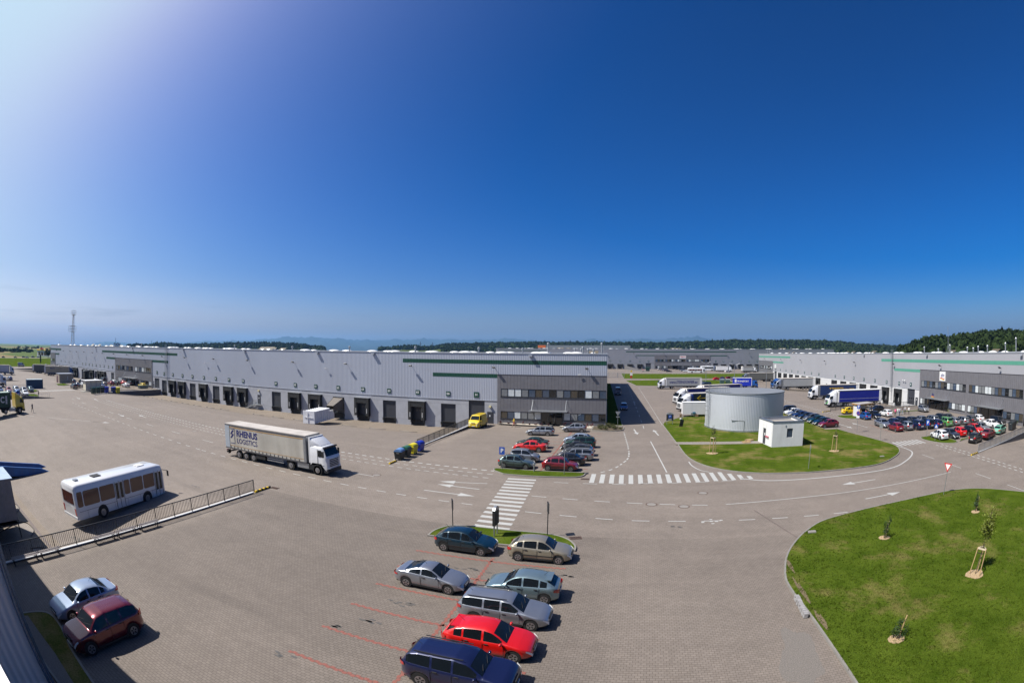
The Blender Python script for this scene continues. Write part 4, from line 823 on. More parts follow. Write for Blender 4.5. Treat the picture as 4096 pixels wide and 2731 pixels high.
#   profiles: nose at +x. (x, z) with x as a share of length measured from the front, top line; then belt line
TYPES = dict(
 hatch=dict(L=3.95, W=1.68, top=[(0, .52), (.02, .66), (.07, .77), (.15, .87), (.23, .93), (.27, .96), (.36, 1.24), (.43, 1.40), (.50, 1.45), (.60, 1.46), (.72, 1.42), (.83, 1.33), (.90, 1.17), (.955, 1.0), (.985, .95), (1., .62)], roof=(.41, .835), cowl=.26, tail=.955, ax=(.19, .82), doors=4, wr=.30, belt=(.90, .98)),
 mini=dict(L=3.5, W=1.6, top=[(0, .6), (.02, .75), (.08, .88), (.17, 1.0), (.21, 1.04), (.40, 1.46), (.55, 1.52), (.82, 1.48), (.92, 1.38), (.98, 1.0), (1., .62)], roof=(.38, .90), cowl=.21, tail=.98, ax=(.17, .84), doors=2, wr=.29, belt=(.94, 1.02)),
 sedan=dict(L=4.4, W=1.72, top=[(0, .50), (.02, .64), (.07, .76), (.15, .86), (.24, .92), (.28, .95), (.36, 1.21), (.42, 1.34), (.48, 1.40), (.55, 1.42), (.66, 1.39), (.74, 1.30), (.80, 1.16), (.86, 1.03), (.97, .98), (1., .62)], roof=(.40, .71), cowl=.275, tail=.845, ax=(.19, .80), doors=4, wr=.31, belt=(.88, .97)),
 wagon=dict(L=4.4, W=1.72, top=[(0, .52), (.02, .66), (.08, .78), (.23, .92), (.27, .95), (.41, 1.38), (.52, 1.45), (.86, 1.43), (.93, 1.36), (.985, 1.0), (1., .6)], roof=(.39, .92), cowl=.265, tail=.985, ax=(.18, .79), doors=5, wr=.31, belt=(.88, .97)),
 coupe=dict(L=4.0, W=1.66, top=[(0, .46), (.03, .60), (.08, .71), (.16, .80), (.25, .87), (.29, .90), (.37, 1.13), (.44, 1.28), (.50, 1.32), (.58, 1.31), (.68, 1.22), (.78, 1.08), (.86, 1.0), (.96, .96), (1., .6)], roof=(.43, .62), cowl=.285, tail=.84, ax=(.19, .80), doors=2, wr=.30, belt=(.86, .97)),
 suv=dict(L=4.45, W=1.82, top=[(0, .65), (.02, .85), (.07, .98), (.21, 1.08), (.25, 1.12), (.38, 1.58), (.50, 1.66), (.83, 1.62), (.92, 1.52), (.98, 1.1), (1., .66)], roof=(.36, .90), cowl=.245, tail=.98, ax=(.18, .80), doors=5, wr=.34, belt=(1.02, 1.12)),
 van=dict(L=5.0, W=2.05, top=[(0, .75), (.012, 1.05), (.06, 1.22), (.12, 1.42), (.15, 1.5), (.235, 2.13), (.27, 2.26), (.97, 2.27), (.992, 2.22), (.997, 1.3), (1., .6)], roof=(.232, .985), cowl=.13, tail=.9985, ax=(.17, .80), doors=1, wr=.33, belt=(1.3, 1.3)),
)
def pl(pts, x): return float(np.interp(x, [p[0] for p in pts], [p[1] for p in pts]))
def car_data(tp):
    """meshes of one body type, nose along +x, wheels on z = 0"""
    T = TYPES[tp]; L, W_ = T['L'], T['W']; Hw = W_/2; wr = T['wr']; ax = T['ax']; c0, (r0, r1), t1 = T['cowl'], T['roof'], T['tail']
    ztop = max(p[1] for p in T['top'])
    # pillars: windows as shares of length between cowl and tail
    a0 = c0+.045; span = t1-.03 if tp not in ('sedan', 'coupe') else t1-.055
    if T['doors'] == 4: wins = [(a0+.01, .515), (.54, .735), (.755, .845)] if tp != 'sedan' else [(a0+.01, .515), (.54, .70), (.715, span-.015)]
    elif T['doors'] == 5: wins = [(a0+.01, .50), (.52, .69), (.71, span-.02)]
    elif T['doors'] == 2: wins = [(a0+.01, .57), (.59, span-.03)]
    else: wins = [(a0+.0, .36)]
    st_ = {0., .01, .03, .06, .10, .14, 1., .99, .97, .94, .9, c0, r0, r1, t1, .18, .22}
    for q in wins: st_ |= {q[0], q[1]}
    for a_ in ax:
        for d in np.linspace(-1, 1, 13): st_.add(round(a_+d*(wr+.055)/L, 4))
    st_ |= set(np.linspace(c0, t1, 16).round(4)); S_ = sorted(s for s in st_ if 0 <= s <= 1)
    S_ = [s for i, s in enumerate(S_) if i == 0 or s-S_[i-1] > .0025]
    def belt(s):
        b_ = T['belt'][0]+(T['belt'][1]-T['belt'][0])*min(max((s-.2)/.7, 0), 1)
        return min(b_, pl(T['top'], s)-.04)
    rows = []
    for s in S_:
        z_t = pl(T['top'], s); zb = belt(s)
        end = min(s, 1-s)*L; wx = Hw*(1-.30*max(0, 1-end/.55)**2.2) ; wx *= .985 if s > .5 else 1
        zs = .23+ (.1*max(0, 1-end/.5))
        for a_ in ax:
            d = (s-a_)*L; Ra = wr+.05
            if abs(d) < Ra: zs = max(zs, wr+math.sqrt(Ra*Ra-d*d)-.0)
        zs = min(zs, zb-.12)
        cab = z_t-zb > .10 and c0-.03 < s < 1
        wt = Hw*.78 if cab else wx*.86
        if cab:
            k = (z_t-zb)/(ztop-zb); wt = wx*(.90-.17*min(k, 1))
        m1 = zs+(zb-zs)*.35
        row = [(wx*.93, zs), (wx*.985, zs+(zb-zs)*.16), (wx, m1), (wx*.99, zs+(zb-zs)*.72), (wx*.965, zb-.02), (wx*.93, zb+.012)]
        ez = z_t-.065 if cab else z_t-.02
        row += [((wx*.93+wt)/2 if cab else wx*.9, (zb+.012+ez)/2), (wt, ez), (wt*.90, z_t-.018 if cab else z_t-.012), (wt*.5, z_t), (0, z_t+.006)]
        rows.append(row)
    nv = len(rows[0]); idx = lambda i, j, s: (i*nv+j) if s > 0 else (i*nv+j)+len(S_)*nv
    V = [((.5-S_[i])*L, -p[0], p[1]) for i in range(len(S_)) for p in rows[i]]+[((.5-S_[i])*L, p[0], p[1]) for i in range(len(S_)) for p in rows[i]]
    body, glass_s, ws, rwn = [], [[] for _ in wins], [], []
    for i in range(len(S_)-1):
        sm_ = (S_[i]+S_[i+1])/2
        for j in range(nv-1):
            fs = [(idx(i, j, 1), idx(i+1, j, 1), idx(i+1, j+1, 1), idx(i, j+1, 1)), (idx(i, j, -1), idx(i, j+1, -1), idx(i+1, j+1, -1), idx(i+1, j, -1))]
            tgt = body
            if 5 <= j <= 6:
                for q, (wa, wb) in enumerate(wins):
                    if wa < sm_ < wb: tgt = glass_s[q]
            elif j >= 8 or j == 7:
                if c0+.008 < sm_ < r0 and j >= 8: tgt = ws
                elif tp in ('sedan', 'coupe') and r1 < sm_ < t1-.01 and j >= 8: tgt = rwn
                elif tp not in ('sedan', 'coupe', 'van') and r1+.01 < sm_ < t1-.02 and j >= 8: tgt = rwn
            tgt += fs
    n0 = len(V); 
    # close front and rear ends
    for i in (0, len(S_)-1):
        lo = [idx(i, j, 1) for j in range(nv)]+[idx(i, j, -1) for j in range(nv-1, -1, -1)]
        body.append(tuple(lo) if i else tuple(lo[::-1]))
    def sub(faces, nm, off=0.):
        used = sorted({v for f in faces for v in f}); mp_ = {v: k for k, v in enumerate(used)}
        me = bpy.data.meshes.new(nm); me.from_pydata([V[v] for v in used], [], [tuple(mp_[v] for v in f) for f in faces]); me.update(); me.shade_smooth()
        try: me.set_sharp_from_angle(angle=R(40))
        except Exception: pass
        return me
    D = dict(type=tp, body=sub(body, 'body'), windshield=sub(ws, 'windshield'))
    D['side'] = [sub([f for f in g_ if V[f[0]][1]*sgn > 0], 'side_window') for g_ in glass_s for sgn in (-1, 1)]
    if rwn: D['rear'] = sub(rwn, 'rear_window')
    else:
        zr0, zr1 = belt(.96)+.05, ztop-.28; D['rear'] = MB().box(-L/2-.012, -L/2+.03, -Hw*.7, -.03, zr0, zr1).box(-L/2-.012, -L/2+.03, .03, Hw*.7, zr0, zr1).mesh('rear_window')
    # underbody and arches
    u = MB().box(-L/2+.12, L/2-.12, -Hw+.22, Hw-.22, .2, .6)
    for a_ in ax: u.cyl(((.5-a_)*L, -Hw+.03, wr+.02), ((.5-a_)*L, -Hw+.3, wr+.02), wr+.045, n=16).cyl(((.5-a_)*L, Hw-.3, wr+.02), ((.5-a_)*L, Hw-.03, wr+.02), wr+.045, n=16)
    for sgn in (-1, 1): u.box(-L*.5*(2*ax[1]-1)+wr+.08, L*.5*(1-2*ax[0])-wr-.08, sgn*(Hw-.05)-.03, sgn*(Hw-.05)+.03, .2, .3)
    D['under'] = u.mesh('underbody')
    D['tyre'] = MB().cyl((0, -.09, 0), (0, .09, 0), wr, n=22).mesh('tyre', True)
    rm = MB().cyl((0, -.1, 0), (0, .0, 0), wr*.66, wr*.6, n=18)
    D['rim'] = rm.mesh('rim')
    sp = MB()
    for k in range(5):
        t = 2*math.pi*(k+.5)/5; sp.add([(wr*.2*math.cos(t-.5), -.103, wr*.2*math.sin(t-.5)), (wr*.2*math.cos(t+.5), -.103, wr*.2*math.sin(t+.5)), (wr*.55*math.cos(t+.22), -.103, wr*.55*math.sin(t+.22)), (wr*.55*math.cos(t-.22), -.103, wr*.55*math.sin(t-.22))], [(0, 1, 2, 3)])
    D['slots'] = sp.mesh('spoke_gaps')
    zl = pl(T['top'], .03); zc = zl-.06
    fx = lambda s: (.5-s)*L
    def lamp(z0, z1, xf, y_in, y_out, xr, sgn, front):
        s = 1 if front else -1
        return MB().add([(s*(L/2+.012-.00), sgn*y_in, z0), (s*(L/2-xr), sgn*y_out, z0+.01), (s*(L/2-xr), sgn*(y_out), z1), (s*(L/2-.02-xf), sgn*y_in, z1), (s*(L/2-.09), sgn*y_in, z0), (s*(L/2-xr-.1), sgn*(y_out-.1), z0)],
                        [(0, 1, 2, 3), (4, 3, 2, 5), (0, 3, 4), (1, 5, 2), (0, 4, 5, 1)])
    zf = pl(T['top'], .035); D['lamps'] = []
    hw_ = Hw*.93
    big = .22 if tp in ('hatch', 'mini', 'suv', 'van', 'wagon') else .16
    for sgn in (-1, 1):
        def strip_lamp(pts, front, sgn=sgn):
            s = 1 if front else -1; V_ = []
            for e_, yf, z0_, z1_ in pts: V_ += [(s*(L/2-e_+.02), sgn*(Hw*yf+.006), z0_), (s*(L/2-e_+.02), sgn*(Hw*yf+.004), z1_)]
            return MB().add(V_, [(2*i, 2*i+2, 2*i+3, 2*i+1) for i in range(len(pts)-1)])
        tz = lambda e_: min(pl(T['top'], e_/L), belt(e_/L)+.04)
        D['lamps'].append(('headlight', strip_lamp([(e_, yf, tz(e_)-.20+.02*i, tz(e_)-.035) for i, (e_, yf) in enumerate([(.0, .50), (.0, .68), (.06, .79), (.14, .86), (.25, .93)])], True).mesh('headlight'), 'lampw'))
        zt_ = belt(.97)
        if tp == 'van': me = lamp(.8, 1.3, 0, Hw*.8, Hw*.96, .12, sgn, False)
        elif tp in ('hatch', 'mini', 'suv', 'wagon'): me = strip_lamp([(e_, yf, zt_-.30+.03*i, zt_-.03) for i, (e_, yf) in enumerate([(.0, .52), (.0, .68), (.06, .785), (.15, .86), (.26, .93)])], False)
        else: me = strip_lamp([(e_, yf, zt_-.22+.02*i, zt_-.05) for i, (e_, yf) in enumerate([(.0, .40), (.0, .68), (.06, .785), (.15, .86), (.30, .94)])], False)
        D['lamps'].append(('taillight', me.mesh('taillight'), 'lampr'))
    zb_ = zf-.25
    D['grille'] = MB().box(L/2-.02, L/2+.02, -Hw*.36, Hw*.36, zb_+.04, zb_+.18).box(L/2-.03, L/2+.016, -Hw*.5, Hw*.5, .30, .40).mesh('grille')
    D['plates'] = [MB().box(L/2+.0, L/2+.03, -.26, .26, .42, .53).mesh('number_plate'), MB().box(-L/2-.03, -L/2, -.26, .26, .62 if tp != 'sedan' else .7, .73 if tp != 'sedan' else .81).mesh('number_plate')]
    D['mirror'] = []
    for sgn in (-1, 1):
        xm = (.5-a0-.015)*L; ym = sgn*(Hw*.955); zm = belt(a0)+.07
        D['mirror'].append(MB().ell((xm, ym+sgn*.13, zm), (.07, .11, .075), 8, 6).bar((xm, ym-sgn*.03, zm-.03), (xm, ym+sgn*.1, zm-.02), .04).mesh('mirror', True))
    h = MB(); sml = MB()
    for k, (wa, wb) in enumerate(wins[:2 if T['doors'] > 2 else 1]):
        for sgn in (-1, 1):
            xh = (.5-wb+.015)*L; zz = belt(wb)-.13; h.box(xh-.02, xh+.16, sgn*(Hw*.99)-.02, sgn*(Hw*.99)+.02, zz, zz+.035)
            for xx in ([(.5-wb-.012)*L]+([(.5-wa+.02)*L] if k == 0 else [])):
                sml.box(xx-.006, xx+.006, sgn*(Hw*.992)-.012, sgn*(Hw*.992)+.003, .34, belt(wb)-.03)
    D['handle'] = h.mesh('door_handle'); D['gap'] = sml.mesh('door_gap')
    # cabin interior so that glass does not show the sky through it
    D['seats'] = MB().box((.5-r1)*L, (.5-a0-.06)*L, -Hw*.66, Hw*.66, .5, T['belt'][0]-.03).box((.5-.55)*L, (.5-.50)*L, -Hw*.6, -.1, .8, T['belt'][0]+.22).box((.5-.55)*L, (.5-.50)*L, .1, Hw*.6, .8, T['belt'][0]+.22).mesh('interior')
    return D
CD = {}
def make_car(tp, colour, steel=False, trim=False, roofrails=False, spoiler=False):
    D = CD.setdefault(tp, None) or car_data(tp); CD[tp] = D; T = TYPES[tp]; L, Hw, wr = T['L'], T['W']/2, T['wr']
    t = empty('parked_car' if tp != 'van' else 'van')
    b = link('body', D['body'], t, PT[colour]); b['painted'] = 1
    link('door_gap', D['gap'], b, MT['black'])
    link('windshield', D['windshield'], t, MT['glass']); link('rear_window', D['rear'], t, MT['glass'])
    for s in D['side']:
        if len(s.polygons): link('side_window', s, t, MT['glass'])
    link('underbody', D['under'], t, MT['black']); link('grille', D['grille'], t, MT['black'])
    for nm, me, m_ in D['lamps']: link(nm, me, t, MT[m_])
    for me in D['plates']: link('number_plate', me, t, MT['plate'])
    for me in D['mirror']: q = link('mirror', me, t, PT[colour]); q['painted'] = 1
    q = link('door_handle', D['handle'], t, MT['black'])
    for a_ in T['ax']:
        for sgn in (-1, 1):
            w = link('wheel', D['tyre'], t, MT['tyre']); w.location = ((.5-a_)*L, sgn*(Hw-.11), wr); w.rotation_euler = (0, .4*a_, 0 if sgn < 0 else math.pi)
            r = link('rim', D['rim'], w, MT['rim']); link('spoke_gaps', D['slots'], w, MT['black'])
    if trim:
        tm = MB()
        for sgn in (-1, 1): tm.box(-L*.26, L*.27, sgn*Hw-.012, sgn*Hw+.012, .48, .54)
        tm.build('side_trim', MT['black'], t)
    if roofrails:
        rr_ = MB(); zt = max(p[1] for p in T['top'])
        for sgn in (-1, 1): rr_.bar(((.5-T['roof'][0]-.06)*L, sgn*Hw*.66, zt+.03), ((.5-T['roof'][1]+.04)*L, sgn*Hw*.66, zt+.01), .035)
        rr_.build('roof_rails', MT['dark'], t)
    if spoiler:
        zt = pl(T['top'], T['roof'][1]); xr_ = (.5-T['roof'][1])*L; o = MB().box(xr_-.22, xr_+.12, -Hw*.62, Hw*.62, zt-.02, zt+.03).build('spoiler', PT[colour], t); o['painted'] = 1; o.material_slots[0].link = 'OBJECT'; o.material_slots[0].material = PT[colour]
    wz = pl(T['top'], T['cowl']+.02)+.035; wx_ = (.5-T['cowl']-.02)*L
    wp = MB().bar((wx_, -.5*Hw, wz), (wx_-.22, .18*Hw, wz+.10), .018).bar((wx_, .12*Hw, wz), (wx_-.2, .72*Hw, wz+.09), .018).build('wiper', MT['black'], t)
    an = MB().cyl(((.5-T['roof'][1]+.06)*L, 0, pl(T['top'], T['roof'][1]-.06)), ((.5-T['roof'][1]-.01)*L, 0, pl(T['top'], T['roof'][1]-.06)+.28), .008, n=5).build('aerial', MT['black'], t)
    return t
PROTO = {}
def car(x, y, deg, tp, colour, label, group=None, dz=0, **kw):
    key = (tp, tuple(sorted(kw.items())))
    if key in PROTO:
        t = copy_tree(PROTO[key], None, PT[colour])
    else: t = PROTO[key] = make_car(tp, colour, **kw)
    t.location = (x, y, zg(x, y)+dz+.006); t.rotation_euler = (0, 0, R(deg))
    t['label'] = label; t['category'] = 'van' if tp == 'van' else 'car'
    if group: t['group'] = group
    elif 'group' in t: del t['group']
    return t
G0 = 'cars parked in the near bays'; G1 = 'cars parked in front of the office block'; G2 = 'cars parked beside the round tank'; G3 = 'cars parked before the eastern warehouse'; G4 = 'cars at the far left bays'; G5 = 'cars at the distant warehouse'
car(-9.9, 27.42, 0, 'hatch', 'petrol', 'dark petrol green hatchback by the grass island with the tall board', G0, trim=True)
car(-5.0, 27.36, 0, 'hatch', 'beige', 'beige hatchback with rounded roof at the tip of the near grass island', G0, trim=True)
car(-9.95, 21.9, 0, 'coupe', 'silver', 'small silver coupe standing alone at the left of the near bays', G0)
car(-4.95, 22.3, 180, 'hatch', 'ice', 'ice blue hatchback facing left beside the silver estate', G0, spoiler=True)
car(-5.2, 19.6, 0, 'wagon', 'silver', 'silver estate car with roof rails between the ice blue hatchback and the red one', G0, roofrails=True)
car(-5.15, 16.85, 0, 'hatch', 'red', 'bright red hatchback in the near bays, between a silver estate and a navy people carrier', G0, spoiler=True)
car(-5.5, 14.15, 0, 'suv', 'navy', 'navy people carrier cut off by the bottom edge of the picture', G0, roofrails=True)
car(-22.95, 7.25, -89, 'sedan', 'paleblue', 'pale silver saloon half in the shade beside the maroon car', G0)
car(-19.85, 6.8, -89, 'suv', 'maroon', 'maroon crossover parked in the shade of the near building', G0)
car(-13.85, 73.0, 180, 'wagon', 'silver', 'silver estate car alone in front of the office block entrance', G1, roofrails=True)
car(-12.9, 62.6, 180, 'sedan', 'green', 'dark green saloon behind the bright red saloon', G1)
car(-12.75, 60.1, 180, 'sedan', 'red', 'bright red saloon in front of the office block', G1)
car(-12.05, 54.05, 0, 'mini', 'silver', 'small silver hatchback behind the sage green car', G1)
car(-12.3, 50.85, 0, 'hatch', 'sage', 'sage green hatchback beside the parking sign', G1, trim=True)
car(-7.35, 50.85, 0, 'hatch', 'darkred', 'red hatchback at the kerb end, next to the tall sign post', G1, trim=True)
car(-7.05, 53.5, 180, 'sedan', 'black', 'black saloon behind the red hatchback at the kerb', G1)
car(-6.35, 56.2, 180, 'wagon', 'silver', 'silver estate car between the two black cars of the right hand row', G1, roofrails=True)
car(-6.35, 58.8, 180, 'hatch', 'darkgrey', 'dark blue grey hatchback behind the silver estate', G1, spoiler=True)
car(-6.9, 61.4, 180, 'coupe', 'black', 'low black coupe with grey soft top in the right hand row', G1)
car(-6.7, 64.1, 180, 'wagon', 'green', 'dark green estate car in the right hand row', G1, roofrails=True)
car(-7.3, 67.0, 180, 'hatch', 'paleblue', 'white hatchback with blue shaded rear in the right hand row', G1)  # blue shade of the rear is put into the whole body paint
car(-9.0, 77.3, 180, 'hatch', 'silver', 'silver hatchback nearest the right end of the office block', G1, trim=True)
car(-26.1, 79.2, -92, 'van', 'yellow', 'yellow delivery van parked at the roller door marked H')
car(-3.9, 147.5, -88, 'van', 'darkgrey', 'dark van with an open side door in the shaded road beside the long warehouse')
car(-1.45, 109, -89, 'wagon', 'midblue', 'blue estate car parked in the shaded road beside the long warehouse', 'cars in the shaded side road')
for k, (c, tp, l) in enumerate([('darkred', 'hatch', 'dark red hatchback, nearest of the row beside the round tank'), ('petrol', 'hatch', 'dark green hatchback next to the dark red one by the tank lawn'), ('green', 'hatch', 'dark green hatchback, third from the near end of the row beside the tank'), ('grey', 'mini', 'grey compact people carrier in the middle of the row beside the tank'), ('black', 'hatch', 'black hatchback between the grey compact and the navy saloon'), ('navy', 'sedan', 'navy saloon in the row beside the tank'), ('silver', 'sedan', 'silver saloon between the navy and the white car'), ('white', 'hatch', 'white hatchback half hidden by the round tank'), ('black', 'suv', 'black off-roader at the far end of the row beside the tank')]):
    car(36.25-.12*k, 79.2+2.62*k+(.6 if k == 8 else 0), 183, tp, c, l, G2, trim=(tp == 'hatch' and k < 3))
car(49.0, 95.6, 5, 'hatch', 'yellow', 'bright yellow hatchback beside the smokers shelter', G3)
rowA = [('darkred', 'hatch', 'dark red hatchback at the left end of the front row', 90), ('silver', 'mini', 'silver compact people carrier next to the dark red hatchback', 90), ('navy', 'suv', 'navy van-like car in the front row between silver and black', 90), ('black', 'suv', 'black off-roader in the front row', 90), ('navy', 'hatch', 'dark navy hatchback left of the lime green car', 90), ('lime', 'suv', 'lime green compact off-roader', 90), ('silver', 'hatch', 'silver hatchback right of the lime green car', 90), ('silver', 'wagon', 'silver estate two places right of the lime green car', 90), ('darkgrey', 'hatch', 'dark coupe-like hatchback left of the white hatchback', 90), ('white', 'hatch', 'white hatchback at the right end of the front row by the small conifer', 90)]
for k, (c, tp, l, d) in enumerate(rowA): car(46.75+2.52*k, 71.3+.05*k, d, tp, c, l, G3)
rowB = [('silver', 'sedan', 'silver saloon facing the road, left end of the second row', -90), ('navy', 'hatch', 'navy hatchback second from the left in the second row', 90), ('black', 'wagon', 'black estate in the second row behind the silver compact', -90), ('darkgrey', 'sedan', 'dark grey saloon in the second row', -90), ('silver', 'sedan', 'silver saloon in the middle of the second row', -90), ('silver', 'wagon', 'silver estate right of the middle saloon in the second row', 90), ('black', 'suv', 'black off-roader near the entrance canopy', 90), ('darkgrey', 'sedan', 'dark saloon nearest the office wall in the second row', -90)]
for k, (c, tp, l, d) in enumerate(rowB): car(46.75+2.52*k, 76.35, d, tp, c, l, G3)
for x, y, d, tp, c, l in [(48.2, 86.6, 95, 'hatch', 'blue', 'blue hatchback beside the smokers shelter', ), (51.3, 87.4, -95, 'sedan', 'black', 'long black saloon next to the blue hatchback'), (55.2, 88.8, 92, 'hatch', 'white', 'white hatchback behind the group of pedestrians'), (50.4, 92.0, 178, 'sedan', 'darkgrey', 'dark saloon behind the long black saloon'), (57.0, 96.2, 185, 'hatch', 'black', 'black hatchback in front of dock 13'), (68.2, 91.4, -92, 'mini', 'silver', 'silver small hatchback under the roller door marked B'),
 (49.65, 60.95, 90, 'hatch', 'white', 'white hatchback on the corner by the zebra crossing and pedestrian sign'), (52.25, 61.0, -90, 'sedan', 'darkgrey', 'dark grey saloon next to the white corner hatchback'), (54.8, 61.6, 90, 'hatch', 'red', 'red hatchback, third from the corner by the zebra crossing'), (57.4, 61.7, 90, 'hatch', 'black', 'black hatchback between two red cars'), (59.9, 62.2, -90, 'hatch', 'red', 'red car facing the road between the black and the silver one'), (62.5, 63.1, -90, 'sedan', 'silver', 'silver saloon right of the red cars'), (67.2, 64.6, -92, 'sedan', 'white', 'large white saloon near the second entrance'), (70.3, 65.6, -92, 'suv', 'black', 'black off-roader beside the large white saloon close to the wall'),
 (53.6, 55.2, 22, 'mini', 'black', 'small black city car nearest the ramp railing'), (58.6, 56.9, 20, 'sedan', 'darkred', 'dark red saloon between the black city car and the mint car'), (63.6, 58.5, 22, 'hatch', 'mint', 'mint green hatchback by the ramp railing')]:
    car(x, y, d, tp, c, l, G3)
# cars of the left hand bays
for x, y, d, tp, c, l in [(-146.3, 57.4, 178, 'wagon', 'darkgrey', 'dark green estate at the near corner of the bays behind the cream shelter'), (-150.5, 60.3, 178, 'sedan', 'darkgrey', 'dark grey saloon second from the corner beyond the cream shelter'), (-151.5, 63.0, 178, 'sedan', 'white', 'white saloon half behind the cream shelter'), (-165, 64.4, 178, 'hatch', 'darkgrey', 'dark hatchback by the pale square kiosk'), (-163.5, 67.6, 178, 'hatch', 'black', 'black hatchback behind the white saloon at the kiosk'), (-166, 75.0, 178, 'sedan', 'white', 'white saloon behind the cream shelter roof'),
 (-160, 74, 178, 'sedan', 'silver', 'silver saloon seen right of the cream shelter'), (-150.2, 71.3, 178, 'hatch', 'tan', 'tan hatchback behind the pale blue one'), (-144, 67.4, 178, 'sedan', 'paleblue', 'pale blue saloon right of the cream shelter'), (-152.2, 75.3, 178, 'hatch', 'darkred', 'dark red hatchback with a white car behind it'), (-168, 79.6, 178, 'suv', 'black', 'black off-roader in the back row below the dock doors'), (-160.5, 80.6, 178, 'sedan', 'black', 'black saloon in the back row below the dock doors'),
 (-156.5, 78.6, 178, 'hatch', 'white', 'white hatchback between the red cars of the left bays'), (-152, 78.0, 178, 'hatch', 'black', 'black hatchback nearest the left office entrance'), (-152.6, 80.8, 178, 'sedan', 'red', 'red saloon by the left office entrance'), (-150, 82.6, 178, 'wagon', 'darkgrey', 'dark estate right of the red saloon'), (-143.5, 77.3, 178, 'sedan', 'white', 'white saloon on the open corner near the yellow hatchback'), (-138.6, 81.3, 178, 'hatch', 'yellow', 'yellow hatchback behind the railing of the left bays')]:
    car(x, y, d, tp, c, l, G4, dz=.15)
# cars of the near left bays, seen from the front
for x, y, d, tp, c, l in [(-132.6, 34.6, 4, 'sedan', 'white', 'white saloon in front of the blue container'), (-132.9, 31.9, 184, 'wagon', 'blue', 'blue estate left of the white saloon'), (-133.4, 29.2, 184, 'hatch', 'silver', 'silver hatchback at the left end of the near left bays'), (-141.5, 39.2, 2, 'mini', 'sage', 'grey green city car tight against the blue container'), (-141.3, 36.6, 2, 'sedan', 'grey', 'grey saloon beside the grey green city car'), (-141.8, 34.0, 2, 'suv', 'silver', 'silver people carrier in the near left bays'), (-142.8, 31.4, 2, 'hatch', 'darkred', 'dark pink hatchback reflecting the sun'), (-144.2, 28.6, 2, 'wagon', 'midblue', 'grey blue estate at the left of the near left bays'), (-126.5, 25.8, 96, 'coupe', 'sage', 'pale roofed car directly behind the green container')]:
    car(x, y, d, tp, c, l, G4)
for x, y, d, tp, c, l in [(-187.5, 39.3, 185, 'hatch', 'white', 'white hatchback by the low railing behind the white cab'), (-188.3, 42.3, 185, 'hatch', 'midblue', 'blue grey hatchback right of the white one by the low railing'), (-285, 81.6, 178, 'hatch', 'grey', 'grey hatchback at the end of the far ramp'), (-286.5, 84.6, 178, 'hatch', 'navy', 'blue hatchback at the end of the far ramp'), (-294, 90, 178, 'sedan', 'silver', 'silver saloon near the far lawn edge'), (-298, 95, 178, 'sedan', 'paleblue', 'pale car left of the farthest truck'),
 (-477, 99.8, 80, 'hatch', 'black', 'black hatchback parked on the upper road'), (-477, 114.5, 80, 'sedan', 'sage', 'grey saloon parked on the upper road'), (-477, 129, 85, 'sedan', 'silver', 'silver saloon parked on the upper road'), (-486, 127, 85, 'wagon', 'darkgrey', 'dark estate behind the silver saloon on the upper road'), (-487, 139, 85, 'suv', 'grey', 'grey off-roader glinting in the sun on the upper road'), (-488, 146, 85, 'sedan', 'silver', 'silver saloon before the roadside restaurant')]:
    car(x, y, d, tp, c, l, 'cars far off on the left')
car(-298, 75.8, 92, 'van', 'silver', 'small pale pick-up van driving beside the far lawn')
# cars at the distant warehouse and in the middle lot
for k, (x, y, d, tp, c, l) in enumerate([(22.5, 366, 0, 'hatch', 'silver', 'silver hatchback at the far end of the left bay row'), (24.2, 357, 0, 'sedan', 'black', 'black saloon behind the silver hatchback'), (24.3, 347, 0, 'hatch', 'silver', 'small silver car in the middle of the left bay row'), (25.4, 337, 0, 'suv', 'darkgrey', 'dark off-roader third from the road'), (26.2, 326.5, 0, 'sedan', 'black', 'black saloon nearest the road, by the striped crossing'), (36.6, 372, 180, 'hatch', 'black', 'dark hatchback with red lights near the entrance'), (38.6, 363, 180, 'wagon', 'black', 'black estate near the entrance'), (38.4, 350, 180, 'sedan', 'grey', 'grey saloon right of the bays'), (37.6, 340, 180, 'hatch', 'silver', 'silver hatchback half behind the coach'), (38.2, 329.5, 180, 'hatch', 'white', 'white hatchback touching the rear of the coach'), (67, 323.5, 30, 'suv', 'white', 'white off-roader in front of the long coach')]):
    car(x, y, d, tp, c, l+' at the distant warehouse', G5)
for x, y, d, tp, c, l in [(42.0, 228.8, 20, 'hatch', 'red', 'bright red hatchback in the small lot before the far lawn'), (45.6, 233, 100, 'hatch', 'maroon', 'maroon hatchback right of the bright red one'), (44.2, 222, 20, 'sedan', 'midblue', 'blue saloon behind the grey bins'), (49.8, 236, 20, 'hatch', 'darkred', 'dark red hatchback farthest back in the small lot'), (51, 228, 20, 'hatch', 'sage', 'olive grey hatchback with bright rear glass'), (52.4, 234.5, 20, 'sedan', 'darkgrey', 'dark saloon behind the olive one'), (54.4, 229.5, 20, 'wagon', 'black', 'black estate next to the silver tractor unit'), (30.8, 191.6, 178, 'wagon', 'petrol', 'dark blue estate behind the rear of the white curtain trailer'), (29.8, 196.5, 178, 'sedan', 'silver', 'silver saloon peeping out behind the dark blue estate')]:
    car(x, y, d, tp, c, l, 'cars in the small lot before the far lawn')
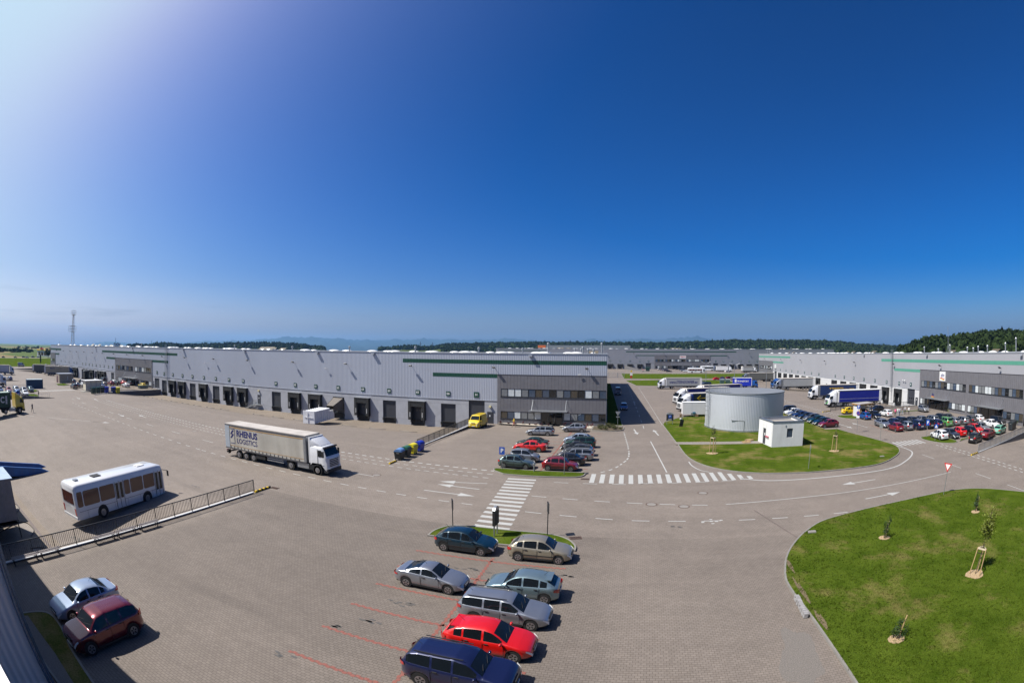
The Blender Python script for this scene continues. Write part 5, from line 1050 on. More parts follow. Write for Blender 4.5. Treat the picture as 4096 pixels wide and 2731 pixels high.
# ---------------------------------------------------------------- heavy vehicles
def wheel_at(par, x, y, r=.5, w=.3, twin=False, m='rim'):
    s = 1 if y > 0 else -1
    o = link('wheel', cached(('tw', r, twin), lambda: MB().cyl((0, -w/2*(2 if twin else 1), 0), (0, w/2, 0), r, n=22).mesh('wheel', True)), par, MT['tyre']); o.location = (x, y, r); o.rotation_euler = (0, x, 0 if s > 0 else math.pi)
    def rim():
        q = MB().cyl((0, w/2-.0, 0), (0, w/2+.012, 0), r*.58, n=18).cyl((0, w/2, 0), (0, w/2+.09, 0), r*.2, n=10)
        for k in range(8):
            t = 2*math.pi*k/8; q.cyl((r*.33*math.cos(t), w/2, r*.33*math.sin(t)), (r*.33*math.cos(t), w/2+.03, r*.33*math.sin(t)), .03, n=5)
        return q.mesh('rim')
    k_ = link('rim', cached(('trim', r), rim), o, MT[m]); return o
def hull(name, sections, m, par, smooth=True):
    """loft of closed (x, [(y,z)...]) sections"""
    b = MB(); n = len(sections[0][1]); V = [(x, y, z) for x, pts in sections for y, z in pts]; F = []
    for i in range(len(sections)-1):
        for k in range(n): F.append((i*n+k, i*n+(k+1) % n, (i+1)*n+(k+1) % n, (i+1)*n+k))
    F += [tuple(range(n-1, -1, -1)), tuple(range((len(sections)-1)*n, len(sections)*n))]
    return b.add(V, F).build(name, m, par, smooth)
def rsec(w, z0, z1, r=.12):
    return [(-w, z0), (-w, z1-r), (-w+r*.35, z1-r*.35), (-w+r, z1), (w-r, z1), (w-r*.35, z1-r*.35), (w, z1-r), (w, z0)]
def tractor(par, colour, roof=True, grille='bar', deflector=True):
    """cab with its nose at x = 0, body towards -x"""
    P_ = PT[colour]; c = empty('cab'); c.parent = par
    hull('cab_body', [(-.02, rsec(1.05, .95, 1.9, .1)), (-.06, rsec(1.2, .62, 1.95, .1)), (-.2, rsec(1.24, .6, 2.1, .12)), (-.62, rsec(1.23, 1.0, 2.92, .2)), (-.8, rsec(1.22, 1.25, 3.02, .22)), (-2.0, rsec(1.22, 1.25, 3.08, .2)), (-2.25, rsec(1.2, 1.0, 3.05, .2))], P_, c)
    MB().add([(-.165, -1.14, 1.98), (-.165, 1.14, 1.98), (-.56, 1.1, 2.84), (-.56, -1.1, 2.84)], [(0, 1, 2, 3)]).build('windshield', MT['glass'], c).location = (.03, 0, 0)
    MB().box(-.55, -.35, -1.15, 1.15, 2.86, 3.0).build('sun_visor', MT['dark'], c)
    for s in (-1, 1):
        MB().add([(-.42, s*1.252, 2.0), (-1.2, s*1.252, 2.0), (-1.2, s*1.24, 2.65), (-.75, s*1.24, 2.68)], [(0, 1, 2, 3) if s > 0 else (3, 2, 1, 0)]).build('side_window', MT['glass'], c)
        MB().box(-1.27, -1.24, s*1.245-.01, s*1.245+.01, 1.1, 2.75).box(-1.24, -.4, s*1.245-.01, s*1.245+.01, 1.1, 1.12).build('door_gap', MT['dark'], c)
        MB().box(-.5, -.3, s*1.42-.06, s*1.42+.06, 2.0, 2.62).bar((-.4, s*1.22, 2.6), (-.4, s*1.42, 2.55), .04).build('mirror', MT['black'], c)
        MB().box(-.03, .03, s*.95-.2, s*.95+.2, .78, .95).build('headlight', MT['lampw'], c)
    g_ = MB(); [g_.box(-.01, .035, -.8, .8, 1.0+.17*k, 1.08+.17*k) for k in range(5)]; g_.build('grille', MT['dark'], c)
    MB().box(-.45, .04, -1.23, 1.23, .38, .74).build('bumper', MT['dark'] if grille == 'bar' else P_, c)
    if deflector: hull('roof_fairing', [(-1.0, rsec(.95, 2.98, 3.08, .03)), (-1.3, rsec(1.05, 2.98, 3.30, .12)), (-1.75, rsec(1.16, 2.98, 3.58, .2)), (-2.25, rsec(1.2, 2.98, 3.78, .15))], P_, c)
    else: MB().box(-1.6, -1.0, -.5, .5, 3.05, 3.15).build('roof_hatch', MT['dark'], c)
    MB().box(-2.45, -2.2, -1.2, 1.2, 1.2, 3.2 if not deflector else 3.85).build('side_fairing', P_, c)
    f = MB().box(-6.0, -.5, -.45, .45, .75, 1.05).box(-2.9, -1.0, -1.18, -.5, .45, 1.0).box(-2.9, -1.0, .5, 1.18, .45, 1.0); f.build('chassis', MT['black'], par)
    MB().box(-4.1, -2.55, .6, 1.2, .5, 1.05).box(-4.1, -2.55, -1.2, -.6, .5, 1.05).build('fuel_tank', MT['steel'], par)
    for s in (-1, 1):
        wheel_at(par, -1.38, s*1.05); wheel_at(par, -5.1, s*1.05, twin=True)
        fe = MB(); pts = [(-5.1+.58*math.cos(t), .55+.6*math.sin(t)) for t in np.linspace(.1, math.pi-.1, 9)]
        for p, q in zip(pts[:-1], pts[1:]): fe.bar((p[0], s*1.03, p[1]), (q[0], s*1.03, q[1]), .45, .03, up=(0, 1, 0))
        fe.build('mudguard', MT['black'], par)
        MB().cyl((-1.38, s*.9, .52), (-1.38, s*1.2, .52), .6, n=18).build('wheel_arch', MT['black'], par)
def curtain_trailer(par, x1, colm, L=13.6, roofm=None, frontm=None, stripe_=None, text=None, skirt=True, z0=1.15, z1=4.0, doorm=None):
    """front of the trailer at x1, going back to x1-L; curtain sides"""
    t = empty('trailer'); t.parent = par; x0 = x1-L; w = 1.25
    MB().box(x0+.06, x1-.06, -w+.02, w-.02, z0+.02, z1-.14).build('curtain_side', colm, t)
    MB().box(x0+.0, x1, -w-.005, w+.005, z1-.14, z1).build('roof', roofm or mat('trailer_roof', (.5, .46, .42), .7, 0, .1, .6, dirt=.3), t)
    MB().box(x0+.0, x1, -w-.02, -w+.02, z1-.2, z1-.10).box(x0, x1, w-.02, w+.02, z1-.2, z1-.1).box(x0, x1, -w-.02, w+.02, z0-.12, z0+.03).build('side_rail', mat('rail_grey', (.12, .12, .13), .5, .4), t)
    MB().box(x1-.06, x1, -w, w, z0, z1-.14).box(x1-.35, x1-.06, -w-.012, w+.012, z0+.02, z1-.2).build('front_wall', frontm or MT['steel'], t)
    d_ = MB().box(x0-.02, x0+.06, -w, w, z0, z1-.16).box(x0, x0+.8, -w-.012, w+.012, z0+.02, z1-.2).build('rear_door', doorm or MT['white'], t)
    hh = MB(); [hh.cyl((x0-.06, y, z0+.1), (x0-.06, y, z1-.3), .025, n=6) for y in (-.8, -.25, .25, .8)]; hh.build('lock_bar', MT['steel'], d_)
    b = MB(); k = x0+1.0
    while k < x1-.5:
        for s in (-1, 1): b.box(k-.03, k+.03, s*w-.012, s*w+.012, z0-.12, z0+.24)
        k += .62
    b.build('curtain_buckle', MT['dark'], t)
    if stripe_: MB().box(x0+.85, x1-.4, -w+.006, -w+.012, z1-.42, z1-.36).box(x0+.85, x1-.4, -w+.006, -w+.012, z0+.30, z0+.33).build('pinstripe', stripe_, t)
    MB().box(x0+.1, x1-.3, -.5, .5, .85, z0-.1).box(x0+.0, x0+.12, -1.2, 1.2, .45, .62).box(x0+.3, x0+.36, -1.2, -.8, .35, .85).box(x0+.3, x0+.36, .8, 1.2, .35, .85).box(x0+5.4, x0+6.9, -1.2, -.75, .5, 1.0).build('underframe', MT['black'], t)
    for s in (-1, 1):
        for dx in (2.3, 3.6, 4.9): wheel_at(t, x0+dx, s*1.03, .48)
        MB().box(x0+7.2, x0+9.8, s*1.18-.02, s*1.18+.02, .55, .65).box(x0+7.2, x0+9.8, s*1.18-.02, s*1.18+.02, .8, .9).build('side_guard', MT['steel'], t)
        MB().bar((x0+10.2, s*.9, z0-.1), (x0+10.2, s*.9, .3), .12).build('landing_leg', MT['dark'], t)
        MB().box(x0-.03, x0+.0, s*1.0-.18, s*1.0+.18, .66, .82).build('taillight', MT['lampr'], t)
    return t
CUR = dict(dirty=mat('dirty_white_curtain', (.56, .53, .46), .6, 0, .10, .5, dirt=.42, bump=.3, bscale=1.5), grey=mat('grey_curtain', (.36, .37, .38), .6, 0, .05, .5, bump=.2, bscale=2), dgrey=mat('dark_grey_curtain', (.13, .13, .12), .65, 0, .1, .5, stretch=(4, 1, .2), bump=.2, bscale=2), blue=mat('royal_blue_curtain', (.004, .012, .22), .45, 0, .06, .5, bump=.2, bscale=2), navy=mat('navy_curtain', (.008, .03, .12), .5, 0, .1, .5, bump=.3, bscale=2), teal=mat('dark_teal_curtain', (.01, .03, .05), .6, 0, .1, .5), cream=mat('cream_side', (.45, .40, .28), .6, 0, .06, .5), white=mat('white_side', (.66, .66, .68), .5, 0, .05, .5))
NAVYT = mat('lettering_navy', (.02, .025, .16), .5)
def truck(x, y, deg, cab, cur, label, dz=0, L=13.6, name='articulated_truck', group=None, **kw):
    """x, y = nose of the cab on the ground"""
    t = empty(name, (x, y, zg(x, y)+dz+.006), R(deg), label, 'truck', group)
    ck = {k: kw.pop(k) for k in ('deflector', 'grille') if k in kw}
    tractor(t, cab, **ck)
    tr = curtain_trailer(t, -2.75, CUR[cur], L, **kw) if cur else None
    return t, tr
# the driving truck in the yard
t, tr = truck(-28.75, 39.75, 0, 'white', 'dirty', 'white truck with a dirty cream curtain trailer lettered RHENUS LOGISTICS driving across the yard', stripe_=mat('orange_pinstripe', (.6, .3, .03), .5), doorm=mat('door_pale', (.45, .5, .55), .5, 0, .05), deflector=True, L=13.2)
x0 = -2.75-13.2
text_mesh('RHENUS', 1.0, NAVYT, tr, (x0+3.95, -1.237, 2.98), (R(90), 0, 0), bold=.03, sx=.98); text_mesh('LOGISTICS', .82, NAVYT, tr, (x0+3.95, -1.237, 2.12), (R(90), 0, 0), sx=.92)
m = MB(); y = -1.237
for a_, b_, c_, d_ in ((x0+.95, x0+1.8, 3.42, 3.48), (x0+.95, x0+1.8, 1.72, 1.78), (x0+1.74, x0+1.8, 1.78, 3.42)): m.box(a_, b_, y-.01, y, c_, d_)
for dz_ in (0, .45): m.add([(x0+.95, y-.01, 2.35+dz_), (x0+1.2, y-.01, 2.35+dz_), (x0+1.65, y-.01, 2.85+dz_), (x0+1.35, y-.01, 2.85+dz_)], [(0, 1, 2, 3)])
m.build('emblem', NAVYT, tr)
# parked trucks around the tank and the eastern warehouse
t, tr = truck(9.8, 172.6, 185, 'white', 'grey', 'white truck with a pale grey trailer lettered www.STEINDORFER.eu standing behind the tank', stripe_=None, frontm=MT['white'])
text_mesh('www.STEINDORFER.eu', 1.35, NAVYT, tr, (-2.75-6.6, 1.237, 2.45), (R(90), 0, R(180)), shear=.25, bold=.02, sx=.78)
t, tr = truck(11.3, 119.8, 203, 'white', 'blue', 'white truck with royal blue trailer, farther of the two beside the round tank', frontm=MT['white'])
t, tr = truck(10.9, 105.6, 200, 'white', 'teal', 'white truck with dark green trailer and yellow arrow, nearer one beside the round tank', frontm=mat('blue_front', (.01, .03, .2), .5))
m = MB(); m.bar((-4.0, 1.25, 2.9), (-6.5, 1.25, 2.9), .12).bar((-4.0, 1.25, 2.9), (-4.9, 1.25, 3.5), .12).bar((-4.0, 1.25, 2.9), (-4.9, 1.25, 2.3), .12); m.build('emblem', MT['yellow'], tr)
t, tr = truck(17.6, 132, 203, 'white', 'blue', 'white truck behind the other two beside the tank, only its roof fairing showing', frontm=MT['white'])
t, tr = truck(49.9, 171.0, 183, 'grey', 'dgrey', 'silver tractor unit with a long dark grey trailer behind the blue truck'); t.location = (51.4, 213.5, 0); t.rotation_euler = (0, 0, R(186))
t, tr = truck(52.3, 165.5, 184, 'silver', 'grey', 'silver truck with grey trailer backed towards dock 7', L=13.6)
t, tr = truck(51.9, 128.9, 180, 'white', 'navy', 'white truck with navy trailer lettered LKW WALTER', L=13.6, stripe_=None)
YL = mat('lettering_yellow', (.6, .38, .02), .5)
text_mesh('LKW WALTER', 1.15, YL, tr, (-2.75-8.6, 1.237, 2.4), (R(90), 0, R(180)), bold=.03); m = MB().box(-2.75-8.2, -2.75-3.4, 1.236, 1.245, 3.0, 3.2); [m.bar((-2.75-3.6-.9*q, 1.24, 2.7), (-2.75-4.2-.9*q, 1.24, 3.2), .16, .01, up=(0, 1, 0)) for q in range(4)]; m.build('emblem', YL, tr)
t, tr = truck(49.0, 109.3, 180, 'white', 'blue', 'white truck with a plain royal blue trailer nearest the smokers shelter', frontm=MT['white'], roofm=MT['white'])
MB().box(.03, .05, -.5, .5, .85, .98).box(.03, .05, .75, 1.0, 1.0, 1.5).build('green_trim', mat('green_trim', (.1, .55, .08), .5), t)
MB().box(-2.75-13.1, -3.2, 1.236, 1.242, 1.9, 1.93).build('pinstripe', MT['white'], tr)
t, tr = truck(53.5, 172, 186, 'blue', 'grey', 'light blue tractor unit beyond the silver truck', L=13.6); t.location = (53.0, 171.5, -.2)
# blue box lorry behind the tank (nose towards the east)
bl = empty('box_lorry', (47.6, 172.0, 0), R(-8), 'bright blue box lorry with white roof edge standing behind the tank', 'truck')
tractor(bl, 'blue', deflector=False); bx = empty('box'); bx.parent = bl
MB().box(-9.6, -2.5, -1.25, 1.25, 1.1, 3.9).build('box_body', mat('bright_blue', (.008, .03, .45), .4), bx); MB().box(-9.65, -2.45, -1.28, 1.28, 3.9, 4.0).box(-2.6, -2.44, -1.28, 1.28, 1.1, 3.9).build('edge_trim', MT['white'], bx); MB().box(-9.5, -2.6, -.45, .45, .7, 1.1).build('underframe', MT['black'], bx)
text_mesh('TRANSPORT', .8, MT['white'], bx, (-5.9, -1.262, 2.75), (R(90), 0, 0), bold=.02); MB().box(-9.0, -8.3, -1.262, -1.252, 2.35, 3.5).build('emblem', MT['white'], bx)
for s in (-1, 1): wheel_at(bl, -7.9, s*1.03)
# trucks at the distant warehouse
t, tr = truck(76.6, 326, -8, 'white', 'white', 'white truck right of the long coach at the distant warehouse', L=9); t.location = (71.8, 329.5, 0)
t, tr = truck(86.6, 317, 0, 'white', 'grey', 'grey tarpaulin lorry seen from the side at the distant warehouse', L=8, z1=3.6)
t, tr = truck(92, 327, 20, 'blue', 'cream', 'blue tractor unit with cream trailer half hidden by the corner of the pale warehouse', L=13)
# left hand side
t, tr = truck(-220.9, 52.8, 82, 'white', 'white', 'white truck with white trailer at the far left edge', L=13.6)
t.location = (-221.6, 52.3, 0)
t, tr = truck(-161, 34.6, 80, 'white', None, 'white tractor unit cut by the left edge above the parked cars')
t, tr = truck(-211, 88, 98, 'midblue', 'cream', 'blue truck with cream trailer and faded lettering by the left docks'); t.location = (-213.5, 84.2, -.4); t.rotation_euler = (0, 0, R(62))
text_mesh('MACH', .9, NAVYT, tr, (-2.75-9, -1.237, 3.1), (R(90), 0, 0), bold=.02); text_mesh('TRANS', .9, mat('faded_grey', (.3, .28, .24)), tr, (-2.75-5.5, -1.237, 3.1), (R(90), 0, 0)); MB().box(-2.75-13.5, -2.8, -1.262, -1.255, 1.1, 1.35).build('side_skirt', mat('faded_blue', (.05, .1, .25)), tr)
t, tr = truck(-236, 104, 90, 'navy', 'dgrey', 'dark trailer behind the cream one by the left docks'); t.location = (-233, 83.0, -.5); t.rotation_euler = (0, 0, R(60))
# yellow tractor with a green container
t = empty('container_truck', (-100.2, 25.6, .006), R(96), 'yellow tractor unit with a ribbed green container at the left edge', 'truck'); tractor(t, 'yellow')
def container(par, x0, x1, z0, z1, m, roofm=None):
    b = MB(); w = 1.2
    k = x0+.15
    while k < x1-.2:
        for s in (-1, 1): b.add([(k, s*w, z0+.15), (k+.08, s*(w-.05), z0+.15), (k+.16, s*(w-.05), z0+.15), (k+.24, s*w, z0+.15), (k, s*w, z1-.12), (k+.08, s*(w-.05), z1-.12), (k+.16, s*(w-.05), z1-.12), (k+.24, s*w, z1-.12)], [(0, 1, 5, 4), (1, 2, 6, 5), (2, 3, 7, 6)])
        k += .28; 
        for s in (-1, 1): b.add([(k-.04, s*w, z0+.15), (k, s*w, z0+.15), (k, s*w, z1-.12), (k-.04, s*w, z1-.12)], [(0, 1, 2, 3)])
    b.box(x0, x0+.06, -w, w, z0, z1-.02).box(x1-.06, x1, -w, w, z0, z1-.02)
    b.build('ribbed_side', m, par)
    f = MB()
    for s in (-1, 1): f.box(x0, x1, s*1.2-.03, s*1.2+.03, z0, z0+.16).box(x0, x1, s*1.2-.03, s*1.2+.03, z1-.13, z1)
    for xx in (x0, x1):
        for s in (-1, 1): f.box(xx-.05, xx+.05, s*1.19-.05, s*1.19+.05, z0, z1)
    f.build('frame', m, par); MB().box(x0, x1, -1.19, 1.19, z1-.03, z1-.01).build('container_roof', roofm or m, par)
    h = MB(); [h.cyl((x0-.05, y, z0+.1), (x0-.05, y, z1-.15), .025, n=6) for y in (-.8, -.3, .3, .8)]; h.build('lock_bar', MT['steel'], par)
c = empty('container'); c.parent = t; container(c, -15.9, -3.7, 1.3, 3.95, mat('green_container', (.012, .075, .04), .55, 0, .12, 1, dirt=.2), mat('pale_green_top', (.30, .40, .36), .6))
text_mesh('C', 1.5, MT['white'], c, (-5.8, -1.26, 2.6), (R(90), 0, 0), bold=.05); m = MB(); [m.box(-5.0, -4.55, -1.262, -1.25, 1.9+.3*k, 2.12+.3*k) for k in range(5)]; m.build('lettering', MT['white'], c)
u = MB().box(-15.9, -3.5, -.45, .45, .9, 1.28).box(-15.8, -15.7, -1.1, 1.1, .5, .65); u.build('chassis', MT['black'], t)
for s in (-1, 1):
    for dx in (-13.6, -12.3, -11.0): wheel_at(t, dx, s*1.03, .48)
# containers standing on the ground
t = empty('shipping_container', (-153.4, 41.0, 0), R(84), 'dark blue ribbed shipping container standing behind the near left car bays', 'container'); container(t, 0, 6.1, 0, 2.6, mat('blue_container', (.006, .06, .15), .5, 0, .12, 1, dirt=.15), mat('pale_blue_top', (.45, .55, .62), .6))
text_mesh('CUBE', .4, MT['white'], t, (3.2, -1.262, 1.8), (R(90), 0, 0)) if False else None
t = empty('waste_compactor', (-55.6, 69.2, -.75), R(99), 'white ribbed waste compactor container backed against the brown chute of dock 62', 'container')
wm = mat('compactor_white', (.92, .92, .94), .55, 0, .06, 1, dirt=.06)
b = MB().box(0.2, 6.4, -1.2, 1.2, .15, 2.35)
for k in range(8): b.box(.3+.85*k, .38+.85*k, -1.27, 1.27, .12, 2.42)
b.box(.2, 6.4, -1.25, 1.25, 1.2, 1.27).build('container_body', wm, t)
MB().box(0, .2, -1.25, 1.25, .1, 2.45).bar((-.05, -.9, 1.2), (-.05, .9, 1.3), .08).bar((-.05, .2, .3), (-.05, .2, 2.2), .08).build('rear_door', wm, t)
MB().prism([(6.4, .15), (8.6, .15), (8.6, 1.2), (7.6, 1.75), (6.4, 1.85)], -1.15, 1.15).build('press_head', wm, t); MB().box(0, 8.4, -.6, -.4, 0, .15).box(0, 8.4, .4, .6, 0, .15).build('skid_rail', MT['steel'], t)
t = empty('loading_chute', (-58.9, 83.8, -.5), 0, 'brown metal chute leaning out of dock 62 over the white compactor', 'chute')
MB().add([(-1.3, 0, 3.3), (1.3, 0, 3.3), (.9, -3.2, 1.9), (-.9, -3.2, 1.9), (1.3, 0, .8), (.9, -2.9, .9), (-1.3, 0, .8), (-.9, -2.9, .9)], [(0, 1, 2, 3), (1, 4, 5, 2), (0, 3, 7, 6)]).build('hood', mat('chute_brown', (.13, .11, .095), .6, 0, .15, 2), t); MB().bar((-1.3, -.02, 3.35), (1.3, -.02, 3.35), .08).bar((1.3, 0, 3.3), (.9, -3.2, 1.9), .07).bar((-1.3, 0, 3.3), (-.9, -3.2, 1.9), .07).build('frame', MT['dark'], t)

# ---------------------------------------------------------------- buses
def bus(x, y, deg, label, L=11.0, H=3.1, colour='white', tint='brown', high=False, dz=0):
    t = empty('bus' if not high else 'coach', (x, y, zg(x, y)+dz), R(deg), label, 'bus')
    w = 1.25; P_ = PT[colour]
    ax = (L/2-2.55 if not high else L/2-2.7, -L/2+(2.9 if not high else 3.2))
    def sec(k, zt, z0=.38): return rsec(w*k, z0, zt, .22)
    # lower body with arches is one hull; dark arches are separate discs
    hull('body', [(-L/2, sec(.93, H-.25, .55)), (-L/2+.12, sec(.985, H-.08, .42)), (-L/2+.5, sec(1, H, .38)), (L/2-.75, sec(1, H, .36)), (L/2-.3, sec(.99, H-.1, .36)), (L/2-.06, sec(.93, H-.75, .40)), (L/2, sec(.88, 1.6, .45))], P_, t)
    G_ = mat('bronze_glass', (.11, .042, .032), .12, 0, .1, 1, spec=.6) if tint == 'brown' else MT['glass']
    zb, zt = (1.36, 2.56) if not high else (1.75, H-.62)
    def glass(x0, x1, s, z0=zb, z1=zt):
        f = MB(); r = .09; y0 = s*(w+.004)
        pts = [(x0+r, z0), (x1-r, z0), (x1, z0+r), (x1, z1-r), (x1-r, z1), (x0+r, z1), (x0, z1-r), (x0, z0+r)]
        f.prism(pts, y0-.008, y0+.008).build('window', G_, t)
    fr = MB()
    if not high:
        wins = [(-L/2+.25, -L/2+.85), (-L/2+.95, -L/2+2.75), (-L/2+2.85, -L/2+4.55), (-L/2+5.75, -L/2+6.45), (-L/2+6.55, -L/2+8.1), (-L/2+8.2, -L/2+9.6)]
        dr = [(-L/2+4.65, -L/2+5.65), (L/2-1.3, L/2-.35)]
    else:
        n = 7; a0, a1 = -L/2+.3, L/2-1.25; wins = [(a0+(a1-a0)*k/n+.03, a0+(a1-a0)*(k+1)/n-.03) for k in range(n)]; dr = [(L/2-1.15, L/2-.35)]
    for s in (-1, 1):
        for x0, x1 in wins: glass(x0, x1, s)
        if s > 0 and not high: glass(-L/2+4.65, -L/2+5.65, s)
        if s < 0:
            for x0, x1 in dr:
                y0 = s*(w+.006); d_ = MB().box(x0, x1, y0-.006, y0+.006, .42, 2.6).build('door', P_, t)
                e_ = MB()
                for q in (x0, (x0+x1)/2, x1): e_.box(q-.025, q+.025, y0-.018, y0+.004, .42, 2.62)
                e_.build('door_seal', MT['black'], d_)
                q_ = MB(); hw_ = (x1-x0)/2
                for j in (0, 1): q_.box(x0+hw_*j+.09, x0+hw_*(j+1)-.09, y0-.016, y0+.0, .95 if x0 > 0 else 1.2, 2.5)
                q_.build('door_glass', MT['glass'], d_)
        l_ = MB().box(-L/2+.3, L/2-.3, s*(w+.004)-.006, s*(w+.004)+.006, 1.0, 1.025)
        for k in range(6): l_.box(-L/2+1.2+k*1.6, -L/2+1.215+k*1.6, s*(w+.004)-.006, s*(w+.004)+.006, .42, 1.0)
        l_.build('panel_gap', MT['dark'], t)
        for a_ in ax:
            wheel_at(t, a_, s*1.1, .49, .28)
            ar = MB(); n = 14
            ar.add([(a_+.62*math.cos(q), s*(w+.006), .42+max(.0, .62*math.sin(q))+.08) for q in np.linspace(0, math.pi, n)]+[(a_-.62, s*(w+.006), .37), (a_+.62, s*(w+.006), .37)], [tuple(range(n+2))]); ar.build('wheel_arch', MT['black'], t)
            for ch in list(t.children):
                if ch.name.startswith('wheel') and abs(ch.location.x-a_) < .01 and ch.location.y*s > 0 and ch.name.split('.')[0] == 'wheel': ch.location.y = s*(w-.10)
        MB().box(L/2-.28, L/2-.05, s*.85-.2, s*.85+.17, .75, .95).build('headlight', MT['lampw'], t)
        MB().box(-L/2-.015, -L/2+.05, s*1.05-.1, s*1.05+.12, .75, 1.3).build('taillight', MT['lampr'], t)
        if high: MB().bar((L/2-.1, s*1.0, H-.3), (L/2+.35, s*1.2, H-.5), .05).box(L/2+.28, L/2+.42, s*1.2-.1, s*1.2+.1, H-1.0, H-.5).build('mirror', MT['black'], t)
    MB().bar((L/2-.1, -1.05, 2.55), (L/2+.35, -1.45, 2.45), .04).box(L/2+.3, L/2+.38, -1.55, -1.35, 1.95, 2.45).build('mirror', MT['black'], t)
    zc = 2.62 if not high else H-.45
    hull('windshield', [(L/2-.66 if high else L/2-.5, [(-1.12, zc+.02), (1.12, zc+.02), (1.12, zc), (-1.12, zc)]), (L/2-.02, [(-1.1, 1.65), (1.1, 1.65), (1.1, 1.3), (-1.1, 1.3)])], MT['glass'], t)
    MB().box(-L/2-.02, -L/2+.1, -.95, .95, 1.6, 2.5).build('rear_window', G_, t); MB().box(-L/2-.05, -L/2+.1, -1.2, 1.2, .42, .62).build('bumper', P_, t)
    for x_, m_ in ((-L/2+3.4, 'black'), (L/2-2.2, 'white')): MB().box(x_-.45, x_+.45, -.35, .35, H+.0, H+.07).build('roof_hatch', MT[m_], t)
    MB().box(-L/2+.9, -L/2+1.3, -.2, .2, H, H+.12).build('roof_vent', MT['steel'], t)
    if high: hull('roof_unit', [(-1.2, rsec(.7, H-.02, H+.05, .02)), (-.9, rsec(.9, H-.02, H+.22, .1)), (1.6, rsec(.9, H-.02, H+.22, .1)), (2.0, rsec(.7, H-.02, H+.05, .02))], P_, t)
    MB().box(L/2-2.0, L/2-1.5, -.2, .2, .36, .38)
    return t
B1 = bus(0, 0, 0, 'white single deck bus with brown tinted windows parked beyond the long railing')
B1.location = (-38.1, 18.25, zg(-37.5, 18)+.0); B1.rotation_euler = (0, 0, R(98.5))
bus(43.4, 312.8, -2, 'white bus with two roof pods, nearest coach on the road before the distant warehouse', 11.6, 3.3)
bus(66.5, 342, 180, 'long silver white touring coach with a black window band at the distant warehouse', 13.2, 3.7, 'silver', 'dark', True)
bus(57, 347, 182, 'white coach mostly hidden behind the long touring coach', 12, 3.6, 'white', 'dark', True)
# ---------------------------------------------------------------- railings and retaining walls
def railing(p, q, label, h=1.08, step=.16, post=2.0, m='dark', group='railings of the yards', wall=True, zt=0., bars=True, dz=0):
    L_ = math.hypot(q[0]-p[0], q[1]-p[1]); t = empty('railing', (p[0], p[1], zt+dz), math.atan2(q[1]-p[1], q[0]-p[0]), label, 'railing', group)
    n = max(1, round(L_/post)); po = MB(); [po.box(L_*k/n-.03, L_*k/n+.03, -.03, .03, 0, h+.02) for k in range(n+1)]; po.build('post', MT[m], t)
    MB().box(0, L_, -.025, .025, h-.02, h+.04).box(0, L_, -.015, .015, .14, .18).build('rail', MT[m], t)
    if bars:
        b = MB(); k = step
        while k < L_-.02: b.box(k-.013, k+.013, -.013, .013, .18, h-.02); k += step
        b.build('bars', MT[m], t)
    return t
def retaining(p, q, side, label):
    """wall holding the car park above the sloping yard; side = +1/-1 normal offset towards the yard"""
    L_ = math.hypot(q[0]-p[0], q[1]-p[1]); ux, uy = (q[0]-p[0])/L_, (q[1]-p[1])/L_; nx, ny = -uy*side, ux*side
    n = 14; b = MB(); V = []
    for k in range(n+1):
        x, y = p[0]+ux*L_*k/n, p[1]+uy*L_*k/n; zb = min(zg(x+nx*.25, y+ny*.25), -.02)-.05
        V += [(x+nx*.08, y+ny*.08, zb), (x+nx*.08, y+ny*.08, .06), (x-nx*.1, y-ny*.1, .06), (x-nx*.1, y-ny*.1, -.1)]
    F = []
    for k in range(n):
        for j in range(3): F.append((4*k+j, 4*k+4+j, 4*k+5+j, 4*k+1+j))
    o = b.add(V, F).build('retaining_wall', mat('ramp_grey', (.13, .125, .13), .8)); c_ = MB()  # dark grey face has its shade put into the colour, capping left pale
    c_.add([(p[0]+nx*.1, p[1]+ny*.1, .065), (q[0]+nx*.1, q[1]+ny*.1, .065), (q[0]-nx*.12, q[1]-ny*.12, .065), (p[0]-nx*.12, p[1]-ny*.12, .065), (p[0]+nx*.1, p[1]+ny*.1, .12), (q[0]+nx*.1, q[1]+ny*.1, .12), (q[0]-nx*.12, q[1]-ny*.12, .12), (p[0]-nx*.12, p[1]-ny*.12, .12)], [(0, 1, 2, 3), (7, 6, 5, 4), (0, 4, 5, 1), (1, 5, 6, 2), (2, 6, 7, 3), (3, 7, 4, 0)])
    c_.build('capping', mat('pale_curb', (.58, .59, .60), .7, 0, .08, 2), o); return tag(o, label, 'wall', 'retaining walls')
def striped_bar(p, q, label):
    t = empty('kerb_guard', (p[0], p[1], .01), math.atan2(q[1]-p[1], q[0]-p[0]), label, 'kerb guard', 'black and yellow kerb guards'); L_ = math.hypot(q[0]-p[0], q[1]-p[1]); n = 8
    a_, b_ = MB(), MB(); [(a_ if k % 2 else b_).box(L_*k/n, L_*(k+1)/n, -.09, .09, 0, .16) for k in range(n)]
    a_.build('black_band', MT['black'], t); b_.build('yellow_band', MT['yellow'], t)
retaining((-31.08, 2.5), (-31.08, 29.6), 1, 'pale retaining kerb under the long railing with benches'); railing((-31.04, 2.9), (-31.04, 29.75), 'long black railing with benches between the near bays and the bus', zt=.12, post=1.92)
striped_bar((-31.04, 29.85), (-31.05, 32.0), 'black and yellow kerb guard at the end of the long near railing')
retaining((-27.28, 56.5), (-27.28, 83.7), 1, 'pale retaining kerb of the ramp beside dock 66'); railing((-27.25, 56.8), (-27.9, 83.0), 'black railing running up to the wall beside dock 66', zt=.04); striped_bar((-26.05, 46.8), (-26.05, 48.5), 'black and yellow kerb guard in front of the three coloured bins')
